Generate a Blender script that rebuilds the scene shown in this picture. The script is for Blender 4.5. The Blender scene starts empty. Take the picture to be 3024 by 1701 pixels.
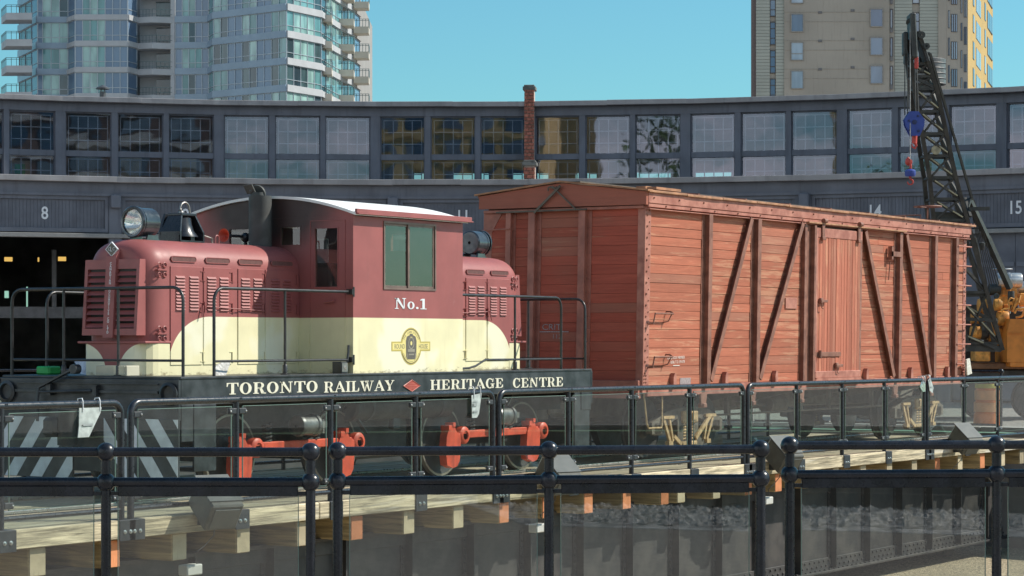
import bpy, bmesh, math, random
from mathutils import Vector, Matrix
random.seed(11)
SC = bpy.context.scene
COL = SC.collection
R = math.radians

# ------------------------------------------------------------------ camera, light, exposure
# World frame: X runs along the turntable track (to the right, away), Y across it (away), Z up, turntable centre at 0,0
HEAD = 32.67
ST, CT = math.sin(R(HEAD)), math.cos(R(HEAD))
CAMX, CAMY, CAMZ = -23.39, -16.9, 1.637
cam = bpy.data.cameras.new('camera')
cam.sensor_width = 36.0
cam.lens = 36.0 * 7000.0 / 3024.0
cam.shift_y = (1004.0 - 850.5) / 3024.0
cam.clip_start, cam.clip_end = 0.5, 6000.0
camo = bpy.data.objects.new('camera', cam)
COL.objects.link(camo)
camo.location = (CAMX, CAMY, CAMZ)
camo.rotation_euler = (R(90), 0, R(HEAD - 90))
SC.camera = camo

SUN_AZ, SUN_EL = -45.5, 43.0          # heading of the sun from +X, elevation (degrees)
world = bpy.data.worlds.new('World')
SC.world = world
world.use_nodes = True
wn = world.node_tree
bg = wn.nodes['Background']
sky = wn.nodes.new('ShaderNodeTexSky')
sky.sky_type = 'NISHITA'
sky.sun_disc = False
sky.sun_elevation = R(SUN_EL)
sky.sun_rotation = R(90.0 - SUN_AZ)
sky.air_density, sky.dust_density, sky.ozone_density = 1.0, 0.6, 1.0
tint = wn.nodes.new('ShaderNodeMix')
tint.data_type = 'RGBA'
tint.blend_type = 'MULTIPLY'
tint.inputs[0].default_value = 1.0
tint.inputs[7].default_value = (0.365, 0.70, 0.745, 1)
wn.links.new(sky.outputs[0], tint.inputs[6])
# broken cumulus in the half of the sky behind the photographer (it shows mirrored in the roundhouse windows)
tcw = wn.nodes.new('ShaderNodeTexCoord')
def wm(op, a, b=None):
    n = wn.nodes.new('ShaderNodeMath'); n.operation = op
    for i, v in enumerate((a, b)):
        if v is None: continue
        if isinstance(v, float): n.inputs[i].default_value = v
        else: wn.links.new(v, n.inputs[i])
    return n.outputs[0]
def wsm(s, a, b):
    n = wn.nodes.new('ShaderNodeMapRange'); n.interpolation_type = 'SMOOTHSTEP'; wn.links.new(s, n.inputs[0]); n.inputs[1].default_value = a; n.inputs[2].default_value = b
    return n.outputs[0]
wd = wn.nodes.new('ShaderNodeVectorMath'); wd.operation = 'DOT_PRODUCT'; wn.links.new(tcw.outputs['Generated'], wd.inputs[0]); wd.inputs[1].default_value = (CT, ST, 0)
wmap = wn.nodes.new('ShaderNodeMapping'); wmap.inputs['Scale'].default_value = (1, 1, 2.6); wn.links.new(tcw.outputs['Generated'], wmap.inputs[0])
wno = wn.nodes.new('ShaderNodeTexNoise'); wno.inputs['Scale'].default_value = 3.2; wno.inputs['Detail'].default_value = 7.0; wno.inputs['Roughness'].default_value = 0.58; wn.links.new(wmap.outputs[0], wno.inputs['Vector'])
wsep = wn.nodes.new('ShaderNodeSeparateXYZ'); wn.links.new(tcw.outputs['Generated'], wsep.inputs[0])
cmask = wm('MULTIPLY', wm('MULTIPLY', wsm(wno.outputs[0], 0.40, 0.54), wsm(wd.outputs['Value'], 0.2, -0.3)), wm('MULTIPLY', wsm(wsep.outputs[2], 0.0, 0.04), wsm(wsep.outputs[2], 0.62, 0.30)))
cl = wn.nodes.new('ShaderNodeMix'); cl.data_type = 'RGBA'; wn.links.new(wm('MULTIPLY', cmask, 0.9), cl.inputs[0]); wn.links.new(tint.outputs[2], cl.inputs[6]); cl.inputs[7].default_value = (9.0, 9.1, 9.4, 1)  # cloud brightness raised to fill the faces in shade
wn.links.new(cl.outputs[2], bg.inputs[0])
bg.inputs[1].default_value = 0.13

sun = bpy.data.lights.new('sun', 'SUN')
sun.energy = 4.2
sun.angle = R(0.53)
sun.color = (1.0, 0.94, 0.84)
suno = bpy.data.objects.new('sun', sun)
COL.objects.link(suno)
sd = Vector((math.cos(R(SUN_AZ)) * math.cos(R(SUN_EL)), math.sin(R(SUN_AZ)) * math.cos(R(SUN_EL)), math.sin(R(SUN_EL))))
suno.rotation_euler = (-sd).to_track_quat('-Z', 'Y').to_euler()
suno.location = sd * 60

SC.view_settings.view_transform = 'Standard'
SC.view_settings.look = 'None'
SC.view_settings.exposure = 0.40
SC.view_settings.gamma = 1.0
SC.view_settings.use_curve_mapping = False
SC.render.engine = 'CYCLES'
SC.cycles.use_denoising = True
SC.cycles.transparent_max_bounces = 32
SC.cycles.max_bounces = 8
SC.cycles.glossy_bounces = 4
SC.cycles.sample_clamp_indirect = 6.0
SC.cycles.use_fast_gi = False

# ------------------------------------------------------------------ node helpers
class N:
    """a node socket with arithmetic"""
    def __init__(self, nt, s): self.nt, self.s = nt, s
    def _m(self, op, *a, clamp=False):
        n = self.nt.nodes.new('ShaderNodeMath'); n.operation = op; n.use_clamp = clamp
        for i, v in enumerate((self,) + a):
            if isinstance(v, N): self.nt.links.new(v.s, n.inputs[i])
            else: n.inputs[i].default_value = v
        return N(self.nt, n.outputs[0])
    def __add__(self, o): return self._m('ADD', o)
    def __sub__(self, o): return self._m('SUBTRACT', o)
    def __mul__(self, o): return self._m('MULTIPLY', o)
    def __truediv__(self, o): return self._m('DIVIDE', o)
    def __neg__(self): return self._m('MULTIPLY', -1.0)
    def gt(self, o): return self._m('GREATER_THAN', o)
    def lt(self, o): return self._m('LESS_THAN', o)
    def abs(self): return self._m('ABSOLUTE')
    def sqrt(self): return self._m('SQRT')
    def pow(self, e): return self._m('POWER', e)
    def mx(self, o): return self._m('MAXIMUM', o)
    def mn(self, o): return self._m('MINIMUM', o)
    def sat(self): return self._m('ADD', 0.0, clamp=True)
    def smooth(self, a, b):
        n = self.nt.nodes.new('ShaderNodeMapRange'); n.interpolation_type = 'SMOOTHSTEP'
        self.nt.links.new(self.s, n.inputs[0]); n.inputs[1].default_value = a; n.inputs[2].default_value = b
        return N(self.nt, n.outputs[0])

class Mat:
    def __init__(self, name, rough=0.6, metal=0.0, spec=0.5):
        self.m = bpy.data.materials.new(name); self.m.use_nodes = True
        self.nt = self.m.node_tree
        self.b = self.nt.nodes['Principled BSDF']
        self.out = self.nt.nodes['Material Output']
        self.b.inputs['Roughness'].default_value = rough
        self.b.inputs['Metallic'].default_value = metal
        self.b.inputs['Specular IOR Level'].default_value = spec
        self._p = None
    def node(self, t): return self.nt.nodes.new(t)
    def link(self, a, b): self.nt.links.new(a.s if isinstance(a, N) else a, b)
    def pos(self):
        if self._p is None:
            self._p = self.node('ShaderNodeNewGeometry')
        return self._p.outputs['Position']
    def xyz(self):
        s = self.node('ShaderNodeSeparateXYZ'); self.link(self.pos(), s.inputs[0])
        return [N(self.nt, s.outputs[i]) for i in range(3)]
    def rnd(self):
        return N(self.nt, self.node('ShaderNodeObjectInfo').outputs['Random'])
    def coord(self, scale=(1, 1, 1), rnd=0.0, rot=0.0):
        mp = self.node('ShaderNodeMapping'); mp.vector_type = 'POINT'
        mp.inputs['Scale'].default_value = scale
        mp.inputs['Rotation'].default_value = (0, 0, rot)
        self.link(self.pos(), mp.inputs[0])
        v = mp.outputs[0]
        if rnd:
            c = self.node('ShaderNodeCombineXYZ'); r = self.rnd() * rnd
            for i in range(3): self.link(r, c.inputs[i])
            a = self.node('ShaderNodeVectorMath'); a.operation = 'ADD'
            self.link(v, a.inputs[0]); self.link(c.outputs[0], a.inputs[1]); v = a.outputs[0]
        return v
    def noise(self, scale=5, detail=3, rough=0.55, vec=None, dist=0.0):
        n = self.node('ShaderNodeTexNoise'); n.inputs['Scale'].default_value = scale
        n.inputs['Detail'].default_value = detail; n.inputs['Roughness'].default_value = rough
        n.inputs['Distortion'].default_value = dist
        self.link(vec if vec is not None else self.pos(), n.inputs['Vector'])
        return N(self.nt, n.outputs[0])
    def mix(self, f, a, b, mode='MIX'):
        n = self.node('ShaderNodeMix'); n.data_type = 'RGBA'; n.blend_type = mode
        if isinstance(f, N): self.link(f, n.inputs[0])
        else: n.inputs[0].default_value = f
        for v, i in ((a, 6), (b, 7)):
            if isinstance(v, (tuple, list)): n.inputs[i].default_value = (*v[:3], 1)
            else: self.link(v, n.inputs[i])
        return n.outputs[2]
    def col(self, c):
        if isinstance(c, (tuple, list)): self.b.inputs['Base Color'].default_value = (*c[:3], 1)
        else: self.link(c, self.b.inputs['Base Color'])
        return self
    def grey(self, n):
        c = self.node('ShaderNodeCombineXYZ')
        for i in range(3): self.link(n, c.inputs[i])
        return c.outputs[0]
    def rough(self, n): self.link(n, self.b.inputs['Roughness']); return self
    def bump(self, h, strength=0.3, dist=0.01):
        n = self.node('ShaderNodeBump'); n.inputs['Strength'].default_value = strength
        n.inputs['Distance'].default_value = dist; self.link(h, n.inputs['Height'])
        self.link(n.outputs[0], self.b.inputs['Normal']); return self

def sc(c, k): return tuple(min(1, v * k) for v in c)

def simple(name, c, rough=0.6, metal=0.0, var=0.18, scale=5.0, bump=0.0, bs=60.0, rnd=0.0, spec=0.5, c2=None, detail=4, streak=0.0, sc2=None):
    """paint / stone / metal: base colour with soft cloudy variation, optional fine relief"""
    M = Mat(name, rough, metal, spec)
    f = M.noise(scale, detail).smooth(0.3, 0.7)
    col = M.mix(f, sc(c, 1 - var), c2 if c2 else sc(c, 1 + var))
    if streak:
        st = M.noise(1.0, 4, .65, M.coord((5, 5, .45)))
        col = M.mix(st.smooth(.50, .72) * streak, col, sc2 if sc2 else sc(c, .55))
        col = M.mix(M.noise(22, 3, .6).smooth(.66, .74) * streak * .6, col, sc(c, 1.6))
    if rnd:
        k = M.rnd() * (2 * rnd) + (1 - rnd)
        col = M.mix(1.0, col, M.grey(k), 'MULTIPLY')
    M.col(col)
    M.rough((M.noise(scale * 3, 2) * 0.3 + (rough - 0.15)).sat())
    if bump: M.bump(M.noise(bs, 3), bump, 0.01)
    return M.m

def wood(name, c, axis='x', var=0.35, rough=0.8, rnd=0.25, bump=0.5, weather=None, wamt=0.5):
    M = Mat(name, rough, 0, 0.3)
    s = {'x': (1.2, 26, 26), 'y': (26, 1.2, 26), 'z': (26, 26, 1.2)}[axis]
    v = M.coord(s, rnd=37.0)
    g = M.noise(1.0, 5, 0.65, v, 0.6)
    col = M.mix(g.smooth(0.32, 0.68), sc(c, 1 - var), sc(c, 1 + var * 0.7))
    if weather:
        w = M.noise(0.55, 4, 0.7, M.coord(tuple(q * 0.6 for q in s), rnd=11.0))
        col = M.mix(w.smooth(0.62 - 0.14 * wamt, 0.70) * 0.85, col, weather)
    fine = M.noise(2.4, 3, 0.6, v)
    col = M.mix((fine.smooth(0.56, 0.68)) * 0.6, col, sc(c, 0.42))
    k = M.rnd() * (2 * rnd) + (1 - rnd)
    col = M.mix(1.0, col, M.grey(k), 'MULTIPLY')
    M.col(col)
    M.bump(g + fine * 0.5, bump, 0.004)
    return M.m

def glass(name, tintc=(0.93, 0.97, 0.95), dirt=0.06, dirtc=(0.55, 0.55, 0.5), wavy=0.0, gain=1.8, wscale=1.2, dscale=3.0, glc=(1, 1, 1)):
    """thin clear pane: see-through, mirrors the surroundings by Fresnel, a little dust"""
    M = Mat(name)
    nt = M.nt
    geo = M.node('ShaderNodeNewGeometry'); M._p = geo
    fr = M.node('ShaderNodeFresnel'); fr.inputs[0].default_value = 1.5
    front = N(nt, geo.outputs['Backfacing']) * -1.0 + 1.0
    fac = (N(nt, fr.outputs[0]) * front * gain).sat()
    tr = M.node('ShaderNodeBsdfTransparent'); tr.inputs[0].default_value = (*tintc, 1)
    gl = M.node('ShaderNodeBsdfGlossy'); gl.inputs['Roughness'].default_value = 0.015; gl.inputs['Color'].default_value = (*glc, 1)
    if wavy:
        b = M.node('ShaderNodeBump'); b.inputs['Strength'].default_value = wavy; b.inputs['Distance'].default_value = 0.05
        M.link(M.noise(wscale, 2, 0.5, M.coord(rnd=23.0)), b.inputs['Height'])
        M.link(b.outputs[0], gl.inputs['Normal'])
    m1 = M.node('ShaderNodeMixShader'); M.link(fac, m1.inputs[0]); M.link(tr.outputs[0], m1.inputs[1]); M.link(gl.outputs[0], m1.inputs[2])
    df = M.node('ShaderNodeBsdfDiffuse'); df.inputs[0].default_value = (*dirtc, 1)
    d = M.noise(dscale, 5, 0.7).smooth(0.35, 0.8) * dirt * front + front * (dirt * 0.3)
    m2 = M.node('ShaderNodeMixShader'); M.link(d, m2.inputs[0]); M.link(m1.outputs[0], m2.inputs[1]); M.link(df.outputs[0], m2.inputs[2])
    M.link(m2.outputs[0], M.out.inputs[0])
    return M.m

# ------------------------------------------------------------------ mesh builder
class MB:
    def __init__(self, tf=None): self.v, self.f, self.sm, self.tf = [], [], [], tf
    def add(self, vs, fs, smooth=False):
        o = len(self.v); self.v += [tuple(p) for p in vs]
        self.f += [tuple(i + o for i in q) for q in fs]; self.sm += [smooth] * len(fs)
        return self
    def box(self, x0, x1, y0, y1, z0, z1, b=0.0):
        return self.obox(((x0 + x1) / 2, (y0 + y1) / 2, (z0 + z1) / 2), (abs(x1 - x0) / 2, abs(y1 - y0) / 2, abs(z1 - z0) / 2), b=b)
    def obox(self, c, h, ax=((1, 0, 0), (0, 1, 0), (0, 0, 1)), b=0.0):
        X, Y, Z = (Vector(a) for a in ax); c = Vector(c)
        b = min(b, min(h) * 0.45)
        if b <= 0:
            vs = [c + X * h[0] * i + Y * h[1] * j + Z * h[2] * k for i in (-1, 1) for j in (-1, 1) for k in (-1, 1)]
            return self.add(vs, [(0, 1, 3, 2), (4, 6, 7, 5), (0, 4, 5, 1), (2, 3, 7, 6), (0, 2, 6, 4), (1, 5, 7, 3)])
        vs, ix = [], {}
        for i in (-1, 1):
            for j in (-1, 1):
                for k in (-1, 1):
                    for t in range(3):
                        d = [h[0], h[1], h[2]]
                        for q in range(3):
                            if q != t: d[q] -= b
                        ix[(i, j, k, t)] = len(vs)
                        vs.append(c + X * d[0] * i + Y * d[1] * j + Z * d[2] * k)
        fs = []
        for s in (-1, 1):
            fs.append([ix[(s, j, k, 0)] for j, k in ((-1, -1), (1, -1), (1, 1), (-1, 1))])
            fs.append([ix[(i, s, k, 1)] for i, k in ((-1, -1), (1, -1), (1, 1), (-1, 1))])
            fs.append([ix[(i, j, s, 2)] for i, j in ((-1, -1), (1, -1), (1, 1), (-1, 1))])
        for a in (-1, 1):
            for e in (-1, 1):
                fs.append([ix[(a, e, -1, 0)], ix[(a, e, 1, 0)], ix[(a, e, 1, 1)], ix[(a, e, -1, 1)]])
                fs.append([ix[(a, -1, e, 0)], ix[(a, 1, e, 0)], ix[(a, 1, e, 2)], ix[(a, -1, e, 2)]])
                fs.append([ix[(-1, a, e, 1)], ix[(1, a, e, 1)], ix[(1, a, e, 2)], ix[(-1, a, e, 2)]])
                for k in (-1, 1): fs.append([ix[(a, e, k, t)] for t in range(3)])
        return self.add(vs, fs)
    def beam(self, p0, p1, w, t, up=(0, 0, 1), b=0.0):
        """bar of section w (across, in plane with up) x t from p0 to p1"""
        p0, p1 = Vector(p0), Vector(p1); d = p1 - p0; L = d.length; d.normalize()
        s = d.cross(Vector(up))
        if s.length < 1e-4: s = d.cross(Vector((1, 0, 0)))
        s.normalize(); u = s.cross(d)
        return self.obox((p0 + p1) / 2, (L / 2, w / 2, t / 2), (d, s, u), b)
    def prism(self, poly, a, b, axis='y'):
        """polygon extruded between a and b along axis; poly coordinates are the two other axes in order"""
        n = len(poly)
        def P(p, q): return {'x': (q, p[0], p[1]), 'y': (p[0], q, p[1]), 'z': (p[0], p[1], q)}[axis]
        vs = [P(p, a) for p in poly] + [P(p, b) for p in poly]
        fs = [tuple(range(n)), tuple(range(2 * n - 1, n - 1, -1))] + [(i, (i + 1) % n, n + (i + 1) % n, n + i) for i in range(n)]
        return self.add(vs, fs)
    def tube(self, path, r, n=8, cap=True, r1=None):
        path = [Vector(p) for p in path]; m = len(path)
        rings, prev = [], None
        for i, p in enumerate(path):
            d = (path[min(i + 1, m - 1)] - path[max(i - 1, 0)]).normalized()
            if prev is None:
                a = Vector((0, 0, 1)) if abs(d.z) < 0.9 else Vector((1, 0, 0))
                u = d.cross(a).normalized()
            else:
                u = (prev - d * prev.dot(d)).normalized()
            prev = u; w = d.cross(u)
            rr = r if r1 is None else r + (r1 - r) * i / (m - 1)
            rings.append([p + (u * math.cos(2 * math.pi * k / n) + w * math.sin(2 * math.pi * k / n)) * rr for k in range(n)])
        vs = [q for g in rings for q in g]
        fs = [(i * n + k, i * n + (k + 1) % n, (i + 1) * n + (k + 1) % n, (i + 1) * n + k) for i in range(m - 1) for k in range(n)]
        self.add(vs, fs, True)
        if cap:
            self.add(rings[0], [tuple(range(n))]); self.add(rings[-1], [tuple(range(n))])
        return self
    def lathe(self, prof, o, axis=(0, 0, 1), n=24, smooth=True):
        """prof: (radius, height) pairs turned about axis through o"""
        A = Vector(axis).normalized(); o = Vector(o)
        u = A.cross(Vector((0, 0, 1)) if abs(A.z) < 0.9 else Vector((1, 0, 0))).normalized(); w = A.cross(u)
        vs = []
        for r, h in prof:
            vs += [o + A * h + (u * math.cos(2 * math.pi * k / n) + w * math.sin(2 * math.pi * k / n)) * r for k in range(n)]
        for i in range(len(prof) - 1):
            if abs(prof[i][0]) < 1e-6 and abs(prof[i + 1][0]) < 1e-6: continue
            self.add(vs[i * n:(i + 2) * n], [(k, (k + 1) % n, n + (k + 1) % n, n + k) for k in range(n)], smooth)
        return self
    def cyl(self, p0, p1, r, n=16, r1=None):
        p0, p1 = Vector(p0), Vector(p1); L = (p1 - p0).length
        r1 = r if r1 is None else r1
        self.lathe([(r, 0), (r1, L)], p0, p1 - p0, n)
        return self.lathe([(0.0005, 0), (r, 0)], p0, p1 - p0, n, False).lathe([(r1, L), (0.0005, L)], p0, p1 - p0, n, False)
    def sphere(self, c, r, n=16):
        m = n // 2
        return self.lathe([(max(0.0003, r * math.sin(math.pi * i / m)), -r * math.cos(math.pi * i / m)) for i in range(m + 1)], c, (0, 0, 1), n)
    def grid(self, rows, smooth=True, closed=False):
        n = len(rows[0]); vs = [p for g in rows for p in g]
        k = n if closed else n - 1
        return self.add(vs, [(i * n + j, i * n + (j + 1) % n, (i + 1) * n + (j + 1) % n, (i + 1) * n + j) for i in range(len(rows) - 1) for j in range(k)], smooth)
    def mesh(self, name, mats, off=(0, 0, 0), mi=None):
        me = bpy.data.meshes.new(name)
        ox, oy, oz = off
        vs = [self.tf(p) for p in self.v] if self.tf else self.v
        me.from_pydata([(x - ox, y - oy, z - oz) for x, y, z in vs], [], self.f)
        bm = bmesh.new(); bm.from_mesh(me)
        bmesh.ops.remove_doubles(bm, verts=bm.verts, dist=0.00005) if len(self.v) < 4000 else None
        bmesh.ops.recalc_face_normals(bm, faces=bm.faces)
        bm.to_mesh(me); bm.free()
        for m in (mats if isinstance(mats, (list, tuple)) else [mats]): me.materials.append(m)
        return me

ORG = {}
def thing(name, label, cat, o=(0, 0, 0), group=None):
    e = bpy.data.objects.new(name, None); COL.objects.link(e)
    e.empty_display_size = 0.2; e.location = o; ORG[e.name] = Vector(o)
    e['label'] = label; e['category'] = cat
    if group: e['group'] = group
    return e
def root_of(o):
    while o.parent is not None: o = o.parent
    return o
def part(name, mb, mat, parent, label=None, stuff=False):
    """mesh part under a thing (or under a part of it); builder coordinates are world coordinates"""
    off = ORG[root_of(parent).name]
    smooth = [s for s in mb.sm]
    me = mb.mesh(name, mat, off)
    o = bpy.data.objects.new(name, me); COL.objects.link(o); o.parent = parent
    setsmooth(me, mb)
    if label: o['label'] = label
    if stuff: o['kind'] = 'stuff'
    return o
def setsmooth(me, mb):
    if any(mb.sm):
        if all(mb.sm) or True:
            me.polygons.foreach_set('use_smooth', [True] * len(me.polygons))
            try: me.set_sharp_from_angle(angle=R(38))
            except Exception: pass
def inst(name, me, parent, loc):
    o = bpy.data.objects.new(name, me); COL.objects.link(o); o.parent = parent
    o.location = Vector(loc) - ORG[root_of(parent).name]
    return o
def single(name, mb, mat, label=None, cat=None, o=(0, 0, 0), group=None, kind=None):
    me = mb.mesh(name, mat, o); setsmooth(me, mb)
    ob = bpy.data.objects.new(name, me); COL.objects.link(ob); ob.location = o; ORG[ob.name] = Vector(o)
    if label: ob['label'] = label
    if cat: ob['category'] = cat
    if group: ob['group'] = group
    if kind: ob['kind'] = kind
    return ob
def copy_tree(root, loc, label=None, rotz=None):
    r = root.copy(); COL.objects.link(r); r.location = loc; ORG[r.name] = Vector(loc)
    if rotz is not None: r.rotation_euler = (0, 0, rotz)
    if label: r['label'] = label
    for ch in list(root.children):
        c = ch.copy(); COL.objects.link(c); c.parent = r
        for g in list(ch.children):
            d = g.copy(); COL.objects.link(d); d.parent = c
    return r
def cw(X, D, z=0.0):
    """ground point X metres right of and D metres ahead of the photographer's spot"""
    return (CAMX + ST * X + CT * D, CAMY - CT * X + ST * D, z)
def arc(c, r, a0, a1, n, plane='xz', k=0.0):
    out = []
    for i in range(n + 1):
        a = R(a0 + (a1 - a0) * i / n); p, q = c[0] + r * math.cos(a), c[1] + r * math.sin(a)
        out.append({'xz': (p, k, q), 'yz': (k, p, q), 'xy': (p, q, k)}[plane])
    return out
def wall_holes(mb, axis, c0, c1, a0, a1, z0, z1, holes):
    """wall slab c0..c1 thick along axis, spanning a0..a1 x z0..z1, with rectangular openings"""
    As = sorted({a0, a1, *[h[0] for h in holes], *[h[1] for h in holes]})
    for i in range(len(As) - 1):
        p, q = As[i], As[i + 1]; m = (p + q) / 2
        hs = sorted([(h[2], h[3]) for h in holes if h[0] < m < h[1]])
        z = z0
        for lo, hi in hs + [(z1, z1)]:
            if lo - z > 1e-4:
                mb.box(c0, c1, p, q, z, lo) if axis == 'x' else mb.box(p, q, c0, c1, z, lo)
            z = hi
    return mb

# ------------------------------------------------------------------ lettering
def ring(cx, cy, rx, ry, ix, iy, a0=0, a1=360, n=18):
    out = []
    for i in range(n):
        t0, t1 = R(a0 + (a1 - a0) * i / n), R(a0 + (a1 - a0) * (i + 1) / n)
        out.append([(cx + rx * math.cos(t0), cy + ry * math.sin(t0)), (cx + rx * math.cos(t1), cy + ry * math.sin(t1)),
                    (cx + ix * math.cos(t1), cy + iy * math.sin(t1)), (cx + ix * math.cos(t0), cy + iy * math.sin(t0))])
    return out
def rc(x0, x1, y0, y1): return [(x0, y0), (x1, y0), (x1, y1), (x0, y1)]
def serif(ch):
    """bold old-style serif capital as polygons in a unit-high box -> (advance, polygons)"""
    s, t = 0.2, 0.07      # stem, thin
    def foot(x, y, w=0.38): return rc(x - w / 2, x + w / 2, y, y + t)
    if ch == 'T': return 0.84, [rc(.32, .32 + s, t, .93), foot(.42, 0, .42), rc(.02, .82, .93, 1.0), [(.02, .66), (.07, .66), (.14, .93), (.02, .93)], [(.82, .66), (.77, .66), (.70, .93), (.82, .93)]]
    if ch == 'O': return 0.90, ring(.43, .5, .41, .52, .2, .45)
    if ch == 'C': return 0.82, ring(.42, .5, .40, .52, .19, .44, 48, 318, 16) + [[(.62, .66), (.72, .62), (.76, .98), (.70, .98)], [(.60, .12), (.70, .13), (.78, .30), (.71, .34)]]
    if ch == 'G': return 0.90, ring(.42, .5, .40, .52, .19, .44, 48, 318, 16) + [rc(.58, .78, .02, .42), rc(.48, .86, .40, .47), [(.62, .66), (.72, .62), (.76, .98), (.70, .98)]]
    if ch == 'R': return 0.90, [rc(.1, .3, t, .93), foot(.2, 0, .38), rc(.02, .5, .93, 1.0), rc(.3, .5, .46, .53)] + ring(.46, .73, .30, .27, .12, .20, -90, 90, 10) + [[(.42, .50), (.60, .50), (.78, .08), (.58, .0)], [(.58, 0), (.90, 0), (.90, .07), (.72, .1)]]
    if ch == 'N': return 0.98, [rc(.12, .12 + t + .01, t, .93), foot(.15, 0, .3), [(.05, 1), (.30, 1), (.80, .0), (.68, 0)], rc(.0, .2, .94, 1.0), rc(.72, .80, .0, .93), foot(.76, .93, .3)]
    if ch == 'A': return 0.92, [[(.40, 1.02), (.50, 1.02), (.88, t), (.66, t), (.40, .76)], [(.40, 1.02), (.43, .86), (.16, t), (.08, t)], rc(.22, .62, .30, .37), foot(.12, 0, .26), foot(.76, 0, .32)]
    if ch == 'I': return 0.46, [rc(.13, .33, t, .93), foot(.23, 0, .42), foot(.23, .93, .42)]
    if ch == 'L': return 0.76, [rc(.12, .32, t, .93), foot(.22, .93, .42), rc(.02, .72, 0, t), [(.72, 0), (.72, .36), (.66, .36), (.56, t)]]
    if ch == 'W': return 1.28, [[(.06, .94), (.28, .94), (.46, .0), (.38, 0)], [(.42, 0), (.48, 0), (.68, .94), (.60, .94)], [(.48, .94), (.70, .94), (.88, 0), (.80, 0)], [(.84, 0), (.90, 0), (1.14, .94), (1.06, .94)], foot(.2, .93, .36), foot(.62, .93, .36), foot(1.1, .93, .28)]
    if ch == 'Y': return 0.88, [rc(.34, .54, t, .46), foot(.44, 0, .40), [(.06, .94), (.30, .94), (.54, .44), (.36, .40)], [(.46, .42), (.54, .46), (.80, .94), (.72, .94)], foot(.18, .93, .36), foot(.76, .93, .26)]
    if ch == 'H': return 0.98, [rc(.12, .32, t, .93), rc(.66, .86, t, .93), rc(.32, .66, .47, .54), foot(.22, 0), foot(.22, .93), foot(.76, 0), foot(.76, .93)]
    if ch == 'E': return 0.84, [rc(.12, .32, t, .93), rc(.02, .76, 0, t), rc(.02, .74, .93, 1), rc(.32, .52, .47, .54), [(.50, .34), (.56, .34), (.56, .67), (.50, .67)], [(.76, 0), (.76, .34), (.70, .34), (.58, t)], [(.74, 1), (.74, .68), (.68, .68), (.58, .93)]]
    if ch == 'o': return 0.66, ring(.31, .34, .29, .36, .13, .29)
    if ch == '.': return 0.3, ring(.13, .11, .11, .11, .001, .001, n=10)
    if ch == '1': return 0.6, [rc(.22, .42, t, .98), rc(.06, .58, 0, t), [(.22, .98), (.22, .84), (.04, .80), (.04, .86)], ]
    return 0.4, []
def serif_text(mb, s, x0, z0, h, y, width=None, sp=0.04, th=0.004, slope=0.0):
    tot = sum(serif(c)[0] + sp for c in s); k = h if width is None else width / tot
    x = x0
    for c in s:
        a, ps = serif(c)
        for p in ps:
            mb.prism([(x + u * k, z0 + v * h + slope * (x - x0)) for u, v in p], y, y - th, 'y')
        x += (a + sp) * k
def sans(s, size=1.0, bold=0.0):
    """flat outline of built-in lettering: (verts 2D, faces, width)"""
    cu = bpy.data.curves.new('lettering', 'FONT'); cu.body = s; cu.size = size; cu.resolution_u = 3; cu.offset = bold
    ob = bpy.data.objects.new('lettering', cu); COL.objects.link(ob)
    dg = bpy.context.evaluated_depsgraph_get(); dg.update()
    me = bpy.data.meshes.new_from_object(ob.evaluated_get(dg))
    vs = [(v.co.x, v.co.y) for v in me.vertices]; fs = [tuple(p.vertices) for p in me.polygons]
    COL.objects.unlink(ob); bpy.data.objects.remove(ob); bpy.data.curves.remove(cu); bpy.data.meshes.remove(me)
    return vs, fs, max([v[0] for v in vs] + [0])
def sans_on(mb, s, fn, size, center=False, xs=1.0, bold=0.0):
    vs, fs, w = sans(s, size, bold)
    o = -w * xs / 2 if center else 0
    mb.add([fn(x * xs + o, y) for x, y in vs], fs)
    return w * xs
# ------------------------------------------------------------------ materials
def mat_pavers():
    M = Mat('paver_ground', 0.85, 0, 0.3)
    b = M.node('ShaderNodeTexBrick'); b.inputs['Scale'].default_value = 1.0
    b.inputs['Brick Width'].default_value = 0.22; b.inputs['Row Height'].default_value = 0.11; b.inputs['Mortar Size'].default_value = 0.006
    b.inputs['Color1'].default_value = (0.28, 0.25, 0.225, 1); b.inputs['Color2'].default_value = (0.34, 0.30, 0.27, 1); b.inputs['Mortar'].default_value = (0.13, 0.12, 0.11, 1)
    M.link(M.coord(rot=R(20)), b.inputs['Vector'])
    f = M.noise(0.35, 5, 0.6).smooth(0.3, 0.75)
    M.col(M.mix(f * 0.45, b.outputs[0], (0.20, 0.18, 0.165)))
    M.bump(N(M.nt, b.outputs[1]) * -1.0, 0.4, 0.006)
    return M.m
def mat_gravel(name, c, scale=45):
    M = Mat(name, 0.9, 0, 0.2)
    v = M.node('ShaderNodeTexVoronoi'); v.inputs['Scale'].default_value = scale; M.link(M.pos(), v.inputs['Vector'])
    s = M.node('ShaderNodeSeparateColor'); M.link(v.outputs['Color'], s.inputs[0])
    k = N(M.nt, s.outputs[0])
    col = M.mix(k, sc(c, 0.45), sc(c, 1.55))
    col = M.mix(M.noise(1.2, 4).smooth(0.4, 0.7) * 0.4, col, sc(c, 0.7))
    M.col(col); M.bump(N(M.nt, v.outputs['Distance']) * -1.0, 1.0, 0.02)
    return M.m
m_paver = mat_pavers()
m_gravel = mat_gravel('pit_gravel', (0.42, 0.35, 0.24), 40)
m_ballast = mat_gravel('track_ballast', (0.30, 0.29, 0.28), 14)
m_grass = simple('lawn', (0.07, 0.13, 0.035), 0.9, var=0.5, scale=8, bump=0.6, bs=90)
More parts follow.
